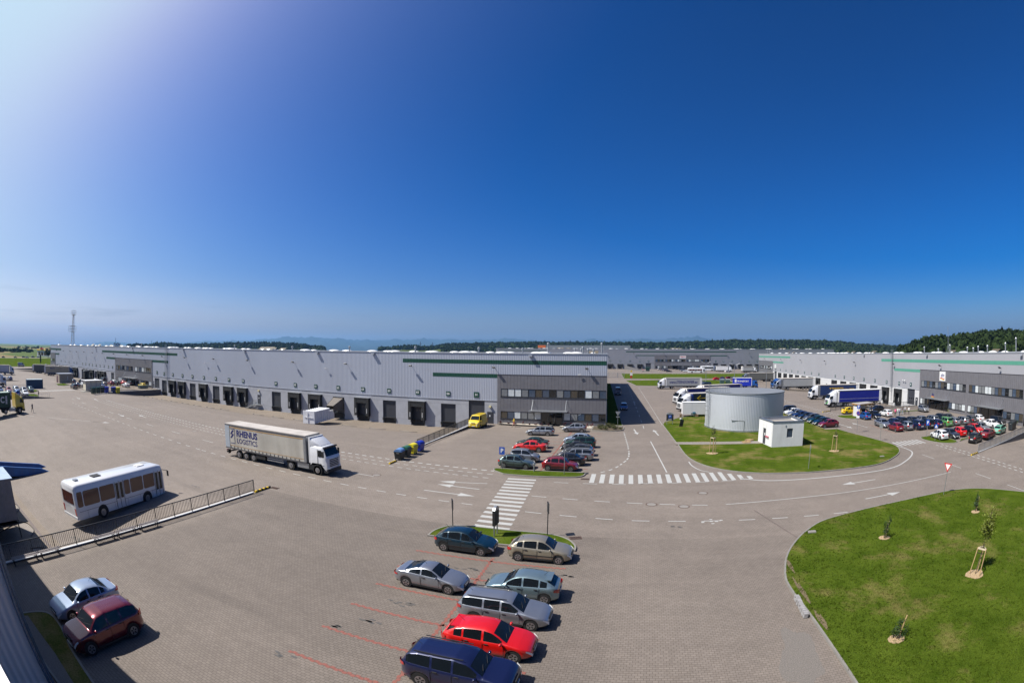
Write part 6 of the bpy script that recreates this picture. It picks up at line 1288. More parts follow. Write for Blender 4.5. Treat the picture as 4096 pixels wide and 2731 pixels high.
retaining((-130.2, 66), (-130.2, 83.7), -1, 'retaining wall of the left office bays'); retaining((-124.8, 56), (-130.2, 66.5), -1, 'lower retaining wall behind the row of dark bins')
railing((-130.4, 66), (-131.6, 83.5), 'thin railing above the retaining wall of the left office bays', m='steel', step=.5, post=2.5, zt=.1)
retaining((-168.1, 62), (-168.1, 83.6), 1, 'retaining wall below the left bay kiosk'); railing((-168.1, 60), (-168.1, 82), 'thin grey railing behind the left bay kiosk', m='steel', step=.6, post=2.5)
retaining((73.9, 103.0), (50.0, 103.0), -1, 'retaining wall of the bays north of the smokers shelter'); railing((46.5, 101.0), (50.2, 102.9), 'short dark railing angled beside the blue truck'); railing((50.3, 102.9), (73.5, 102.9), 'dark railing between the blue truck and the yellow hatchback'); striped_bar((43.9, 99.9), (46.4, 100.9), 'black and yellow kerb guard beside the smokers shelter railing')
retaining((48.4, 48.9), (69.5, 56.2), -1, 'pale retaining kerb of the ramp at the right edge'); railing((48.5, 49.0), (73.5, 57.4), 'steel railing along the ramp at the right edge', m='steel', post=2.2); striped_bar((46.2, 48.1), (48.3, 48.8), 'black and yellow kerb guard at the right edge ramp')
railing((-123.4, 40.2), (-124.8, 26), 'thin railing behind the green container', m='steel', step=.6, post=2.4, zt=.05); railing((-152.6, 40.2), (-155.5, 26), 'thin railing behind the near left parked cars', m='steel', step=.6, post=2.4)
railing((-186, 43.2), (-187.5, 28), 'far thin railing behind the white cab', m='steel', step=.8, post=2.5); railing((-270, 62), (-272, 80), 'farthest thin railing beside the ramp wall', m='steel', step=.8, post=2.5)
def ramp_wall(p, q, h, label):
    L_ = math.hypot(q[0]-p[0], q[1]-p[1]); t = MB().prism([(0, 0), (L_, 0), (L_, h), (0, .05)], -.1, .1).build('ramp_wall', mat('ramp_grey', (.13, .125, .13), .8)); t.location = (p[0], p[1], 0); t.rotation_euler = (0, 0, math.atan2(q[1]-p[1], q[0]-p[0])); tag(t, label, 'wall', 'ramp walls')
ramp_wall((-123.2, 41.8), (-125.2, 25), 1.2, 'dark ramp wall behind the yellow tractor'); ramp_wall((-268, 60), (-258, 92), 1.5, 'dark ramp wall in front of the cream trailer'); ramp_wall((-184.5, 46), (-186.5, 25), 1.1, 'dark ramp wall right of the two small hatchbacks'); ramp_wall((12.5, 330), (-5, 372), 3.2, 'ramp wall at the left of the distant car bays')
# grating gate at the far end of the side road
gt = empty('sliding_gate', (-12, 251.5, 0), -.02, 'low pale sliding gate across the far end of the side road', 'gate')
m = MB(); [m.box(.25*k, .25*k+.04, -.02, .02, .1, 2.4) for k in range(34)]; m.build('bars', MT['steel'], gt); MB().box(0, 8.5, -.05, .05, 2.4, 2.5).box(0, 8.5, -.05, .05, .05, .15).box(-.1, .1, -.1, .1, 0, 2.6).box(4.9, 5.2, -.1, .1, 0, 2.6).box(8.4, 8.6, -.1, .1, 0, 2.6).build('frame', MT['steel'], gt)
# drain channels in the yards
MB().add([(-31.1, 9.3, -1.06), (-31.1, 9.6, -1.05), (-95, 10.6, -1.0), (-95, 10.3, -1.0)], [(0, 3, 2, 1)])
def channel(p, q, w=.25):
    b = MB(); strip(b, p, q, w, .012); return tag(b.build('drain_channel', mat('channel_dark', (.13, .10, .09), .8, 0, .3, 5)), kind='structure')
channel((-31.2, 9.3), (-110, 10.4)); channel((-29.5, 74.0), (-130, 74.0), .12); channel((10.9, 37.5), (15.2, 21), .1)
# low domed kerb humps in front of the docks
def hump(x, y, yn, g_='dock approach slabs'):
    # rounded slab with a dark wheel-stop lip
    pts = smooth_pts([(x-1.9, y), (x-1.6, y+.85*yn), (x-.8, y+1.25*yn), (x+.9, y+1.25*yn), (x+1.8, y+.6*yn)], 4)
    z = zg(x, y); b = MB(); n = len(pts)
    V = [(px_, py_, zg(px_, py_)+.1) for px_, py_ in pts]+[(px_, py_+.12*yn, zg(px_, py_)-.0) for px_, py_ in pts]+[(px_, py_+.02*yn, zg(px_, py_)+.015) for px_, py_ in pts]
    tag(MB().add(V[2*n:], [tuple(range(n))]).build('apron_slab', PATH), kind='structure')
    b.add(V, [(i, i+1, i+1+n, i+n) for i in range(n-1)]+[(i, i+1, i+1+2*n, i+2*n) for i in range(n-1)]); o = b.build('wheel_stop', mat('wheel_stop_dark', (.11, .10, .09), .8)); return o
WORDS = ['fifty one', 'fifty two', 'fifty three', 'fifty four', 'fifty five', 'fifty six', 'fifty seven', 'fifty eight', 'fifty nine', 'sixty', 'sixty one', 'sixty two', 'sixty three', 'sixty four', 'sixty five', 'sixty six']
for k, (x, n_, kd) in enumerate(D1):
    o = hump(x+2.2, 75.8, -1); tag(o, 'curved dark wheel stop kerb in the paving before the dock numbered '+WORDS[int(n_)-51], 'wheel stop', 'curved wheel stops before the docks')
for k in range(5):
    o = hump(-33.8-6.1*k, 7.6+.25*k, 1); tag(o, ['curved kerb slab nearest the long railing', 'second curved kerb slab by the near dock houses', 'third curved kerb slab by the near dock houses', 'fourth curved kerb slab by the near dock houses', 'curved kerb slab farthest along the near wall'][k], 'wheel stop', 'curved wheel stops by the near building')
# benches along the railing
def bench(y0, y1, label):
    t = empty('bench', (-30.55, y0, 0), 0, label, 'bench', 'slatted benches along the long railing'); l = y1-y0
    s = MB(); [s.box(-.22+.095*k, -.15+.095*k, 0, l, .43, .46) for k in range(5)]; s.build('seat', mat('weathered_slats', (.24, .21, .20), .8, 0, .2, 6), t)
    for y in (.15, l-.2): MB().box(-.2, .2, y-.03, y+.03, .38, .43).box(-.2, -.15, y-.03, y+.03, 0, .38).box(.13, .18, y-.03, y+.03, 0, .38).build('leg', MT['dark'], t)
for y0, y1, l in ((4.7, 7.0, 'bench in the deepest shade at the near end of the railing'), (7.1, 8.9, 'bench at the shadow edge along the railing'), (11.9, 13.9, 'sunlit bench nearest the shadow'), (14.0, 15.9, 'middle one of the sunlit benches'), (16.2, 18.1, 'sunlit bench farthest from the wall')): bench(y0, y1, l)
# blue loading ramp
t = empty('loading_ramp', (-57.3, 9.3, -1.0), R(79), 'blue steel mobile loading ramp standing in the near yard', 'loading ramp')
bm = mat('ramp_blue', (.02, .13, .42), .5, .1, .15, 2, dirt=.25)
m = MB()
for s in (-1, 1): m.prism([(-7, .9), (-7, 2.0), (6.6, .75), (8.4, .05), (6.6, 0.05), (2, .1)], s*1.1-.08, s*1.1+.08)
m.build('side_beam', bm, t); MB().prism([(-7, 1.5), (-7, 1.56), (8.0, .1), (8.0, .05)], -1.02, 1.02).build('deck', mat('rust_deck', (.2, .11, .06), .8, 0, .3, 3), t); wheel_at(t, -3, .9, .4, .25); wheel_at(t, -3, -.9, .4, .25)
# ---------------------------------------------------------------- round tank
t = empty('water_tank', (20.8, 83.6, 0), 0, 'large round corrugated steel water tank with flat roof standing in the lawn', 'tank')
RT = 7.22; HT = 6.15; n = 640; V = []; F = []
for k in range(n):
    a_ = 2*math.pi*k/n; r_ = RT+(.022 if (k//2) % 2 else 0); V += [(r_*math.cos(a_), r_*math.sin(a_), .3), (r_*math.cos(a_), r_*math.sin(a_), HT)]
F = [(2*k, 2*((k+1) % n), 2*((k+1) % n)+1, 2*k+1) for k in range(n)]
npmesh('corrugated_wall', V, F, mat('tank_steel', (.58, .61, .66), .42, .35, .05, .3), t, nside=4)
MB().cyl((0, 0, 0), (0, 0, .32), RT+.14, n=90).build('base_ring', MT['steel'], t); MB().cyl((0, 0, HT), (0, 0, HT+.16), RT+.12, n=90, caps=False).build('rim', mat('tank_rim', (.25, .27, .30), .5, .3), t)
V = [(0, 0, HT+.5)]+[((RT+.1)*f*math.cos(2*math.pi*k/64), (RT+.1)*f*math.sin(2*math.pi*k/64), HT+.15+.35*(1-f)) for f in (.5, 1.) for k in range(64)]
F3 = [(0, 1+k, 1+(k+1) % 64) for k in range(64)]; F4 = [(1+k, 65+k, 65+(k+1) % 64, 1+(k+1) % 64) for k in range(64)]
MB().add(V, F3+F4).build('roof', mat('tank_roof', (.22, .235, .255), .6, .1, .1, .4), t)
lt = MB(); a_ = math.atan2(-2.2, -7.0); L0 = Vector((math.cos(a_), math.sin(a_), 0)); T0 = Vector((-L0.y, L0.x, 0)); base = L0*(RT+.35)
for s in (-.25, .25): lt.bar(base+T0*s+Vector((0, 0, .4)), base+T0*s+Vector((0, 0, HT+1.2)), .05)
for k in range(19): lt.bar(base-T0*.25+Vector((0, 0, .5+.3*k)), base+T0*.25+Vector((0, 0, .5+.3*k)), .03)
for k in range(7):
    pts = [base+T0*(.4*math.cos(q))+L0*(.6*math.sin(q))+Vector((0, 0, 2.4+.75*k)) for q in np.linspace(0, math.pi, 7)]
    for p, q in zip(pts[:-1], pts[1:]): lt.bar(p, q, .03)
lt.build('ladder', MT['steel'], t)
rl = MB(); a0, a1 = a_-.12, a_+.62
for z in (.55, 1.1):
    pts = [Vector(((RT-.1)*math.cos(q), (RT-.1)*math.sin(q), HT+.15+z)) for q in np.linspace(a0, a1, 9)]
    for p, q in zip(pts[:-1], pts[1:]): rl.bar(p, q, .05)
for q in np.linspace(a0, a1, 16): rl.bar(((RT-.1)*math.cos(q), (RT-.1)*math.sin(q), HT+.15), ((RT-.1)*math.cos(q), (RT-.1)*math.sin(q), HT+1.25), .04)
rl.build('guard_rail', MT['steel'], t)
a_ = math.atan2(-9.7, -4.0); p = Vector((RT*math.cos(a_), RT*math.sin(a_), 0))*1.02
MB().bar(p+Vector((1.1, -.2, .3)), p+Vector((1.1, -.2, 1.9)), .12).bar(p+Vector((1.1, -.2, 1.9)), p+Vector((-1.0, .5, 1.95)), .12).build('pipe', MT['steel'], t)
# ---- white pump house
t = empty('pump_house', (0, 0, 0), 0, 'small white rendered pump house with flat roof and grey door beside the round tank', 'hut')
hw = mat('white_render', (.74, .74, .74), .85, 0, .04, 1.2, bump=.2, bscale=12, dirt=.12); P4 = [(20.1, 63.35), (25.0, 63.55), (25.0, 69.0), (19.35, 68.1)]; HH = 3.45
for i in range(4):
    a_, b_ = P4[i], P4[(i+1) % 4]; L_ = math.hypot(b_[0]-a_[0], b_[1]-a_[1]); o = MB()
    ops_ = [(2.25, 3.2, 1.35, 2.6)] if i == 0 else ([(L_-3.2, L_-2.25, .12, 2.35)] if i == 3 else [])
    wall_with_openings(o, 0 if i % 2 == 0 else .25, L_ if i % 2 == 0 else L_-.25, -.1, HH, ops_, 0, .25); w_ = o.build('wall', hw, t); w_.location = (*a_, 0); w_.rotation_euler = (0, 0, math.atan2(b_[1]-a_[1], b_[0]-a_[0]))
    MB().box(-.06, L_+.06, -.06, .30, HH, HH+.16).build('parapet_cap', mat('cap_blue_grey', (.16, .19, .24), .5, .3), w_)
    if i == 0: g_ = MB().box(2.3, 3.15, .1, .14, 1.4, 2.55).build('window', mat('louvre_blue', (.05, .07, .11), .4), t); g_.parent = w_; MB().box(1.95, 2.08, -.05, -.0, 2.85, 3.1).build('vent_box', MT['steel'], w_)
    if i == 3: g_ = MB().box(L_-3.15, L_-2.3, .06, .12, .12, 2.32).build('door', MT['door'], w_); MB().box(L_-2.8, L_-2.55, .04, .055, 1.35, 1.7).build('notice', MT['white'], g_); q_ = MB(); [q_.cyl((L_-1.9+.35*j, -.02, 1.35), (L_-1.9+.35*j, -.2, 1.25), .11, n=10) for j in range(3)]; q_.build('hose_coupling', mat('pink_red', (.45, .08, .12), .4), w_)
MB().slab([(20.3, 63.55), (24.9, 63.75), (24.85, 68.9), (19.5, 68.0)], HH-.35, HH-.28).build('roof', mat('gravel_roof', (.33, .30, .26), .9, 0, .1, 5), t)
def pallet(x, y, rz, label):
    t = empty('pallet', (x, y, .12), rz, label, 'pallet', 'wooden pallets on the lawn'); s = MB(); [s.box(-.6, .6, -.4+.16*k, -.3+.16*k, .12, .145) for k in range(6)]; s.build('deck_board', MT['wood'], t); s = MB(); [s.box(-.6, .6, y_-.05, y_+.05, 0, .12) for y_ in (-.35, 0, .4)]; s.build('bearer', MT['wood'], t)
pallet(17.3, 67.2, .1, 'pale wooden pallet at the end of the paved path'); pallet(18.2, 68.8, .6, 'pale wooden pallet leaning in the grass by the white pump house')
# white site caravan
t = empty('site_trailer', (10.8, 96.4, 0), R(1), 'white box site trailer with timber blocks standing at the lawn edge before the trucks', 'trailer')
MB().box(0, 4.9, 0, 2.3, .55, 2.9).build('box_body', CUR['white'], t); MB().box(-.03, 4.93, -.03, 2.33, 2.9, 2.96).build('roof', MT['white'], t); MB().box(1.9, 1.93, -.012, 0, .6, 2.85).build('seam', MT['steel'], t); MB().box(1.7, 2.7, -.35, -.05, .4, .9).build('step', MT['steel'], t); MB().box(2.0, 2.6, -.6, -.3, .8, 1.1).build('crate', mat('crate_blue', (.03, .15, .25)), t)
wheel_at(t, 2.4, -.02, .33, .2); wheel_at(t, 2.4, 2.3, .33, .2); b = MB(); b.box(-.6, -.2, -.2, .2, 0, .6).box(2.6, 3.2, -.6, -.1, 0, .6); b.build('timber_block', mat('log_brown', (.2, .13, .07), .9), t)

# ---------------------------------------------------------------- signs and posts
def post_sign(x, y, h, label, face, rz=0, cat='road sign', group=None, m='steel', zz=None, tilt=0):
    t = empty('road_sign', (x, y, (zg(x, y) if zz is None else zz)), rz, label, cat, group); t.rotation_euler = (0, tilt, rz)
    MB().cyl((0, 0, 0), (0, 0, h), .035, n=8).build('post', MT[m], t); face(t, h); return t
def f_square(col, txt, w=.62, hh=.75, back=False):
    def f(t, h):
        p = MB().box(-w/2, w/2, -.06, -.03, h-hh, h).build('sign_plate', MT['steel'] if back else MT[col], t)
        MB().box(-w/2+.001, w/2-.001, -.029, -.02, h-hh+.001, h-.001).build('plate_back', MT['steel'], p)
        if txt and not back: text_mesh(txt, .62, MT['white'], p, (0, -.066, h-hh/2), (R(90), 0, 0), bold=.02)
    return f
def f_tri(t, h):
    def tri(s, y0, y1, z): return MB().prism([(-s, z), (s, z), (0, z-s*1.7)][::-1], y0, y1)
    p = tri(.48, -.05, -.03, h).build('sign_plate', MT['red'], t); tri(.31, -.058, -.051, h-.1).build('sign_face', MT['white'], p); tri(.47, -.029, -.02, h-.005).build('plate_back', MT['steel'], p)
post_sign(-13.41, 48.85, 2.65, 'blue parking sign with white P at the left tip of the grass island', f_square('blue', 'P', .6, .82), cat='parking sign')
post_sign(-6.62, 48.6, 3.45, 'tall grey post on the grass island beside the red hatchback', lambda t, h: MB().box(-.08, .02, -.2, .5, h-.55, h).build('sign_plate', MT['steel'], t), cat='sign post')
f_rect = lambda t, h: (MB().box(-.03, .03, -.28, .28, h-.75, h).build('sign_plate', MT['dark'], t), MB().box(.031, .036, -.16, .16, h-.62, h-.12).build('sign_frame', MT['steel'], t))
post_sign(-12.2, 31.0, 2.2, 'edge on road sign on a grey post at the left of the near grass island', f_rect, .5, m='dark'); post_sign(-5.28, 31.2, 2.55, 'edge on road sign on a grey post at the right of the near grass island', f_rect, .35, m='dark')
post_sign(30.74, 35.5, 2.9, 'red and white give way sign at the tip of the front lawn', f_tri, R(-62), zz=.1, tilt=.0)
post_sign(-2.1, 82.9, 2.7, 'back of a triangular give way sign by the shrub bed', lambda t, h: (MB().prism([(-.45, h), (.45, h), (0, h-.78)][::-1], -.03, -.01).build('sign_plate', MT['steel'], t), MB().box(-.3, .3, -.03, -.01, h-1.05, h-.86).build('lower_plate', MT['steel'], t)))
post_sign(20.88, 50.3, 2.75, 'round sign seen from the side on the tank lawn edge', lambda t, h: MB().cyl((-.02, 0, h-.35), (.02, 0, h-.35), .3, n=20).build('sign_plate', MT['steel'], t), R(-14), zz=.1)
def f_nostop(t, h):
    p = MB().cyl((0, -.03, h-1.3), (0, -.05, h-1.3), .33, n=24).build('sign_plate', MT['red'], t); MB().cyl((0, -.051, h-1.3), (0, -.058, h-1.3), .27, n=24).build('sign_face', MT['blue'], p); MB().bar((-.2, -.062, h-1.1), (.2, -.062, h-1.5), .06, .01).bar((.2, -.062, h-1.1), (-.2, -.062, h-1.5), .06, .01).build('cross', MT['red'], p)
    MB().box(-.28, .28, -.06, -.03, h-2.1, h-1.75).build('lower_plate', MT['white'], t); q = MB().box(-.28, .28, -.06, -.03, h-.62, h).build('parking_plate', MT['blue'], t); text_mesh('P', .55, MT['white'], q, (0, -.066, h-.3), (R(90), 0, 0), bold=.02)
post_sign(38.74, 72.0, 4.5, 'post with blue P sign, round no stopping sign and white plate beside the smokers shelter', f_nostop, R(-30))
post_sign(38.94, 63.8, 2.55, 'grey backed sign post at the right corner of the tank lawn', f_square('blue', '', .6, .65, True), R(-50)); post_sign(48.55, 63.3, 2.65, 'blue parking sign at the corner of the white hatchback', f_square('blue', 'P', .6, .85), R(-32), cat='parking sign')
def f_ped(t, h):
    p = MB().box(-.3, .3, -.06, -.03, h-.6, h).build('sign_plate', MT['blue'], t); MB().prism([(-.24, h-.52), (.24, h-.52), (0, h-.08)], -.066, -.061).build('triangle', MT['white'], p); MB().bar((0, -.07, h-.2), (0, -.07, h-.4), .05, .005).bar((0, -.07, h-.38), (-.08, -.07, h-.5), .04, .005).bar((0, -.07, h-.38), (.08, -.07, h-.5), .04, .005).build('figure', MT['black'], p)
post_sign(47.91, 59.9, 2.45, 'blue pedestrian crossing sign in front of the white corner hatchback', f_ped, R(-32))
post_sign(.17, 206, 5.5, 'yellow and round traffic signs on one post on the far lawn', lambda t, h: (MB().prism([(-.5, h-.5), (0, h), (.5, h-.5), (0, h-1)], -.05, -.02).build('sign_plate', MT['yellow'], t), MB().box(-.55, .55, -.05, -.02, h-2.3, h-1.2).build('middle_plate', MT['white'], t), MB().cyl((0, -.02, h-2.9), (0, -.05, h-2.9), .5, n=16).build('round_plate', MT['red'], t)))
def board(x, y, w, h, z0, rz, label, mark=True, lean=0):
    t = empty('notice_board', (x, y, .05), rz, label, 'notice board'); t.rotation_euler = (lean, 0, rz)
    for s in (-w/2+.12, w/2-.12): MB().box(s-.04, s+.04, -.04, .04, 0, z0).build('post', MT['steel'], t)
    V = [(-w/2, z0), (w/2, z0), (w/2, h-.25), (w*.3, h-.08), (0, h), (-w*.3, h-.08), (-w/2, h-.25)]
    MB().prism(V, -.09, .09).build('panel', MT['black'], t); MB().prism([(-w/2-.01, h-.3), (w/2+.01, h-.3), (w/2+.01, h-.24), (w*.3, h-.07), (0, h+.012), (-w*.3, h-.07), (-w/2-.01, h-.24)], -.1, .1).build('top_cap', MT['steel'], t)
    if mark:
        p = MB().box(-.28, .28, -.10, -.092, h-.95, h-.42).build('pictogram', MT['blue'], t); text_mesh('P', .42, MT['white'], p, (0, -.105, h-.69), (R(90), 0, 0)); m_ = MB(); [m_.box(-.3, .3, -.1, -.092, h-1.2-.2*k, h-1.15-.2*k) for k in range(2)]; m_.build('lettering', MT['white'], t)
board(-8.75, 30.3, .85, 2.25, .85, R(86), 'tall black information board with rounded top on the near grass island', False)
board(7.3, 85.8, 1.3, 2.15, .75, 0, 'black board with blue parking pictogram on two legs at the tank lawn'); 
t = empty('leaning_panel', (9.1, 83.3, .1), 0, 'dark flat panel leaning against a short post on the tank lawn', 'panel'); MB().box(-.32, .32, -.05, .05, 0, 1.3).build('panel', MT['dark'], t).rotation_euler = (.25, .15, 0); MB().cyl((.2, .3, 0), (.2, .3, 1.8), .05, n=8).build('post', MT['steel'], t); MB().ell((-.1, 0, 1.35), (.18, .12, .14), 8, 6).build('bag', MT['white'], t)
# hydrant
t = empty('hydrant', (-9.94, 49.15, .08), 0, 'small pale fire hydrant on the grass island', 'hydrant'); MB().cyl((0, 0, 0), (0, 0, .75), .08, n=10).build('body', MT['steel'], t); MB().cyl((0, 0, .75), (0, 0, .98), .12, .09, n=10).bar((-.22, 0, .82), (.22, 0, .82), .12).build('head', MT['steel'], t)
# street lamps with two paddle shaped heads
def lamp(x, y, h, rz, label):
    t = empty('street_lamp', (x, y, 0), rz, label, 'street lamp', 'twin head street lamps'); MB().cyl((0, 0, 0), (0, 0, h), .12, .07, n=10).bar((-.8, 0, h+.12), (.8, 0, h+.12), .06).build('pole', MT['steel'], t)
    for s in (-1, 1): MB().add([(s*.7, -.14, h+.1), (s*.7, .14, h+.1), (s*2.0, .24, h+.62), (s*2.1, 0, h+.68), (s*2.0, -.24, h+.62), (s*.7, -.14, h+.18), (s*.7, .14, h+.18), (s*2.0, .24, h+.72), (s*2.1, 0, h+.78), (s*2.0, -.24, h+.72)], [(0, 1, 2, 3, 4), (9, 8, 7, 6, 5), (0, 4, 9, 5), (4, 3, 8, 9), (3, 2, 7, 8), (2, 1, 6, 7), (1, 0, 5, 6)]).build('lamp_head', MT['white'], t)
lamp(51.0, 172, 7.2, 0, 'twin head street lamp right of the blue box lorry'); lamp(40.8, 183, 8.2, 0, 'twin head street lamp left of the blue box lorry'); lamp(32.0, 200, 8.6, 0, 'twin head street lamp behind the white lettered trailer')

# ---------------------------------------------------------------- bins, shelters
def bin_(x, y, rz, col, lid, label, group, w=1.25, d=1.0, h=1.3, dz=0):
    t = empty('waste_container', (x, y, zg(x, y)+dz), rz, label, 'bin', group)
    MB().add([(-w*.43, -d*.4, .18), (w*.43, -d*.4, .18), (w*.43, d*.4, .18), (-w*.43, d*.4, .18), (-w/2, -d/2, h-.25), (w/2, -d/2, h-.25), (w/2, d/2, h-.25), (-w/2, d/2, h-.25)], [(3, 2, 1, 0), (0, 1, 5, 4), (1, 2, 6, 5), (2, 3, 7, 6), (3, 0, 4, 7)]).box(-w/2-.04, w/2+.04, -d/2-.03, d/2+.03, h-.32, h-.24).build('tub', col, t)
    b = MB(); pts = [(d/2*math.cos(q), h-.25+.32*math.sin(q)) for q in np.linspace(0, math.pi, 8)]; n = len(pts)
    b.add([(-w/2-.02, y_, z) for y_, z in pts]+[(w/2+.02, y_, z) for y_, z in pts], [(i, i+1, i+1+n, i+n) for i in range(n-1)]+[tuple(range(n-1, -1, -1)), tuple(range(n, 2*n))]).build('lid', lid, t, True)
    for sx_ in (-1, 1):
        for sy in (-1, 1): MB().cyl((sx_*w*.36, sy*d*.34-.03, .1), (sx_*w*.36, sy*d*.34+.03, .1), .1, n=10).bar((sx_*w*.36, sy*d*.34, .12), (sx_*w*.36, sy*d*.34, .22), .05).build('castor', MT['black'], t)
        MB().box(sx_*(w/2+.03)-.03, sx_*(w/2+.03)+.03, -.15, .15, h-.45, h-.38).build('handle', MT['steel'], t)
    return t
C = lambda n, c: mat('bin_'+n, c, .45, 0, .08, 2)
bd, bb, bg_, by, bk, bt = C('dark', (.02, .025, .03)), C('blue', (.008, .03, .38)), C('green', (.03, .13, .07)), C('yellow', (.7, .6, .02)), C('darkgreen', (.01, .05, .04)), C('teal', (.1, .17, .17))
GB = 'coloured bins at the ramp kerb'
bin_(-26.1, 49.5, R(97), bd, C('pale_blue', (.12, .25, .5)), 'dark bin with pale blue lid, first of the four bins by the striped kerb guard', GB); bin_(-26.1, 51.2, R(93), bd, bg_, 'dark bin with green lid between the blue and the yellow one', GB); bin_(-26.1, 53.0, R(90), by, by, 'bright yellow bin by the ramp railing', GB); bin_(-26.05, 54.9, R(88), bb, bb, 'blue bin next to the ramp railing end', GB)
GC = 'row of large bins by the cream shelter'
for k, (c, l, s_) in enumerate([(bk, bk, 'dark green bin at the front end of the row by the cream shelter'), (bk, bk, 'second dark green bin of the row by the cream shelter'), (bd, bk, 'blackish bin in the row by the cream shelter'), (bb, bb, 'royal blue bin in the row by the cream shelter'), (C('navy', (.01, .04, .15)), bb, 'dull blue bin left of the yellow bin by the cream shelter'), (by, by, 'yellow bin at the far end of the row by the cream shelter')]): bin_(-128.2-.35*k, 57.0+1.75*k+(1.0 if k > 3 else 0), R(98), c, l, s_, GC, 1.35, 1.1, 1.75)
bin_(68.3, 59.5, R(20), bd, bd, 'black round lidded bin at the wall near the mint hatchback', 'black bins near the mint hatchback', 1.3, 1.1, 1.5); bin_(69.9, 60.3, R(20), bd, bd, 'black bin behind its twin close to the office wall', 'black bins near the mint hatchback', 1.3, 1.1, 1.5)
GD = 'grey skips before the small lot'
bin_(39.6, 202.5, 0, bt, C('grey', (.25, .28, .30)), 'grey skip with rounded lid left of its twin before the small lot', GD, 2.0, 1.6, 1.9); bin_(42.3, 203.0, 0, bt, C('grey', (.25, .28, .3)), 'grey skip right of its twin before the small lot', GD, 2.0, 1.6, 1.9)
bin_(12, 340, 0, bk, bk, 'dark green bin beside the distant ramp', 'single bins', 3, 2.4, 2.8)
MB().prism([(-.9, 0), (2.4, 0), (2.7, .9), (-1.1, .9)], -.7, .7).build('skip', C('teal2', (.10, .16, .15))); o = S.objects['skip']; o.location = (-136.9, 80.0, zg(-136.9, 80)+.1); o.rotation_euler = (0, 0, R(92)); tag(o, 'low grey green skip behind the railing right of the yellow hatchback', 'skip')
# smokers shelter of timber
t = empty('smokers_shelter', (0, 0, 0), 0, 'open timber smokers shelter with pale panels and a flat grey roof', 'shelter'); P = [(47.7, 91.2), (48.1, 88.7), (52.1, 90.3), (51.8, 92.6)]
OW = mat('orange_timber', (.48, .25, .05), .6, 0, .12, 4); p_ = MB()
for i, (x, y) in enumerate(P+[(50.1, 89.5)]): p_.box(x-.07, x+.07, y-.07, y+.07, 0, 2.45)
p_.build('timber_post', OW, t); f = MB()
for a_, b_ in ((0, 1), (1, 2), (2, 3), (3, 0)): f.bar((*P[a_], 2.5), (*P[b_], 2.5), .12)
f.bar((48.6, 88.9, 1.9), (48.15, 88.7, 1.4), .07).bar((51.5, 90.1, 2.4), (52.1, 90.3, 1.8), .07); f.build('timber_beam', OW, t); MB().slab([(47.4, 91.4), (47.9, 88.35), (52.5, 90.1), (52.1, 92.8)], 2.66, 2.74).build('roof', mat('grey_roof', (.35, .33, .32), .8), t); MB().slab([(47.35, 91.45), (47.85, 88.3), (52.55, 90.05), (52.15, 92.85)], 2.5, 2.655).build('fascia', OW, t)
MB().bar((47.7, 91.2, 1.2), (48.1, 88.7, 1.2), .04, 2.1).bar((48.1, 91.4, 1.2), (51.6, 92.6, 1.2), .04, 2.1).build('panel', CUR['white'], t)
# cream shelter on the left
t = empty('bus_shelter', (-137.6, 60.8, .1), 0, 'cream panelled shelter with pale roof in front of the left bays', 'shelter'); cm = mat('cream_panel', (.85, .78, .6), .6)
MB().box(-1.3, 1.3, -2.9, 2.9, .25, 2.7).build('panel', cm, t); f = MB(); [f.box(x-.06, x+.06, y-.06, y+.06, 0, 2.85) for x in (-1.36, 1.36) for y in (-2.9, -1, 1, 2.9)]; f.build('post', MT['steel'], t); MB().box(-1.9, 2.1, -3.2, 3.2, 2.85, 2.95).build('roof', MT['white'], t); f = MB(); f.box(1.31, 1.4, -2.9, 2.9, 1.2, 1.28).box(1.31, 1.4, -2.9, 2.9, .3, .38); f.build('rail', MT['steel'], t)
tag(MB().slab(smooth_pts([(-134, 56), (-138, 56.5), (-140, 60), (-139.5, 65), (-133.5, 65)], 3), 0, .1).build('shelter_base', MT['kerb']), kind='structure')
t = empty('kiosk', (-172.3, 63.4, 0), 0, 'square pale brown kiosk standing on the corner before the cream trailer', 'kiosk'); MB().box(-2.2, 2.2, -3.2, 3.2, 0, 3.0).build('wall', mat('kiosk_brown', (.42, .35, .27), .7, 0, .1, 1), t); MB().box(-2.3, 2.3, -3.3, 3.3, 3.0, 3.12).build('roof', MT['coping'], t); MB().box(2.2, 2.25, .5, .7, 1.0, 2.2).build('marking', MT['white'], t); MB().box(-1.0, .2, -3.25, -3.2, .1, 2.3).build('door', mat('kiosk_door', (.1, .02, .06)), t)
t = empty('gate_hut', (-193.4, 82.2, -.6), 0, 'small dark cabinet with grey top in front of the left docks', 'cabinet'); MB().box(-.9, .9, -.9, .9, 0, 3.2).build('body', MT['black'], t); MB().box(-1, 1, -1, 1, 3.2, 3.6).build('top', MT['steel'], t)
# roadside restaurant on the horizon, left
t = empty('restaurant_building', (-560, 166, 0), R(8), 'low white roadside restaurant with yellow roof band and red lettering far on the left', 'building'); MB().box(0, 42, 0, 20, 0, 6).build('wall', CUR['white'], t); MB().box(-.5, 42.5, -.5, 20.5, 6, 7.2).build('roof_band', MT['yellow'], t); m = MB(); [m.box(12+2*k, 13.5+2*k, -.9, -.5, 7.2, 8.8) for k in range(5)]; m.build('lettering', MT['red'], t); m = MB(); [m.box(4+9*k, 11+9*k, -.1, .05, 1.2, 4.6) for k in range(4)]; m.build('window', MT['glass'], t)
m = MB(); [m.box(30+4*k, 32+4*k, 5, 8, 7.2, 9) for k in range(2)]; m.build('roof_unit', MT['dark'], t)
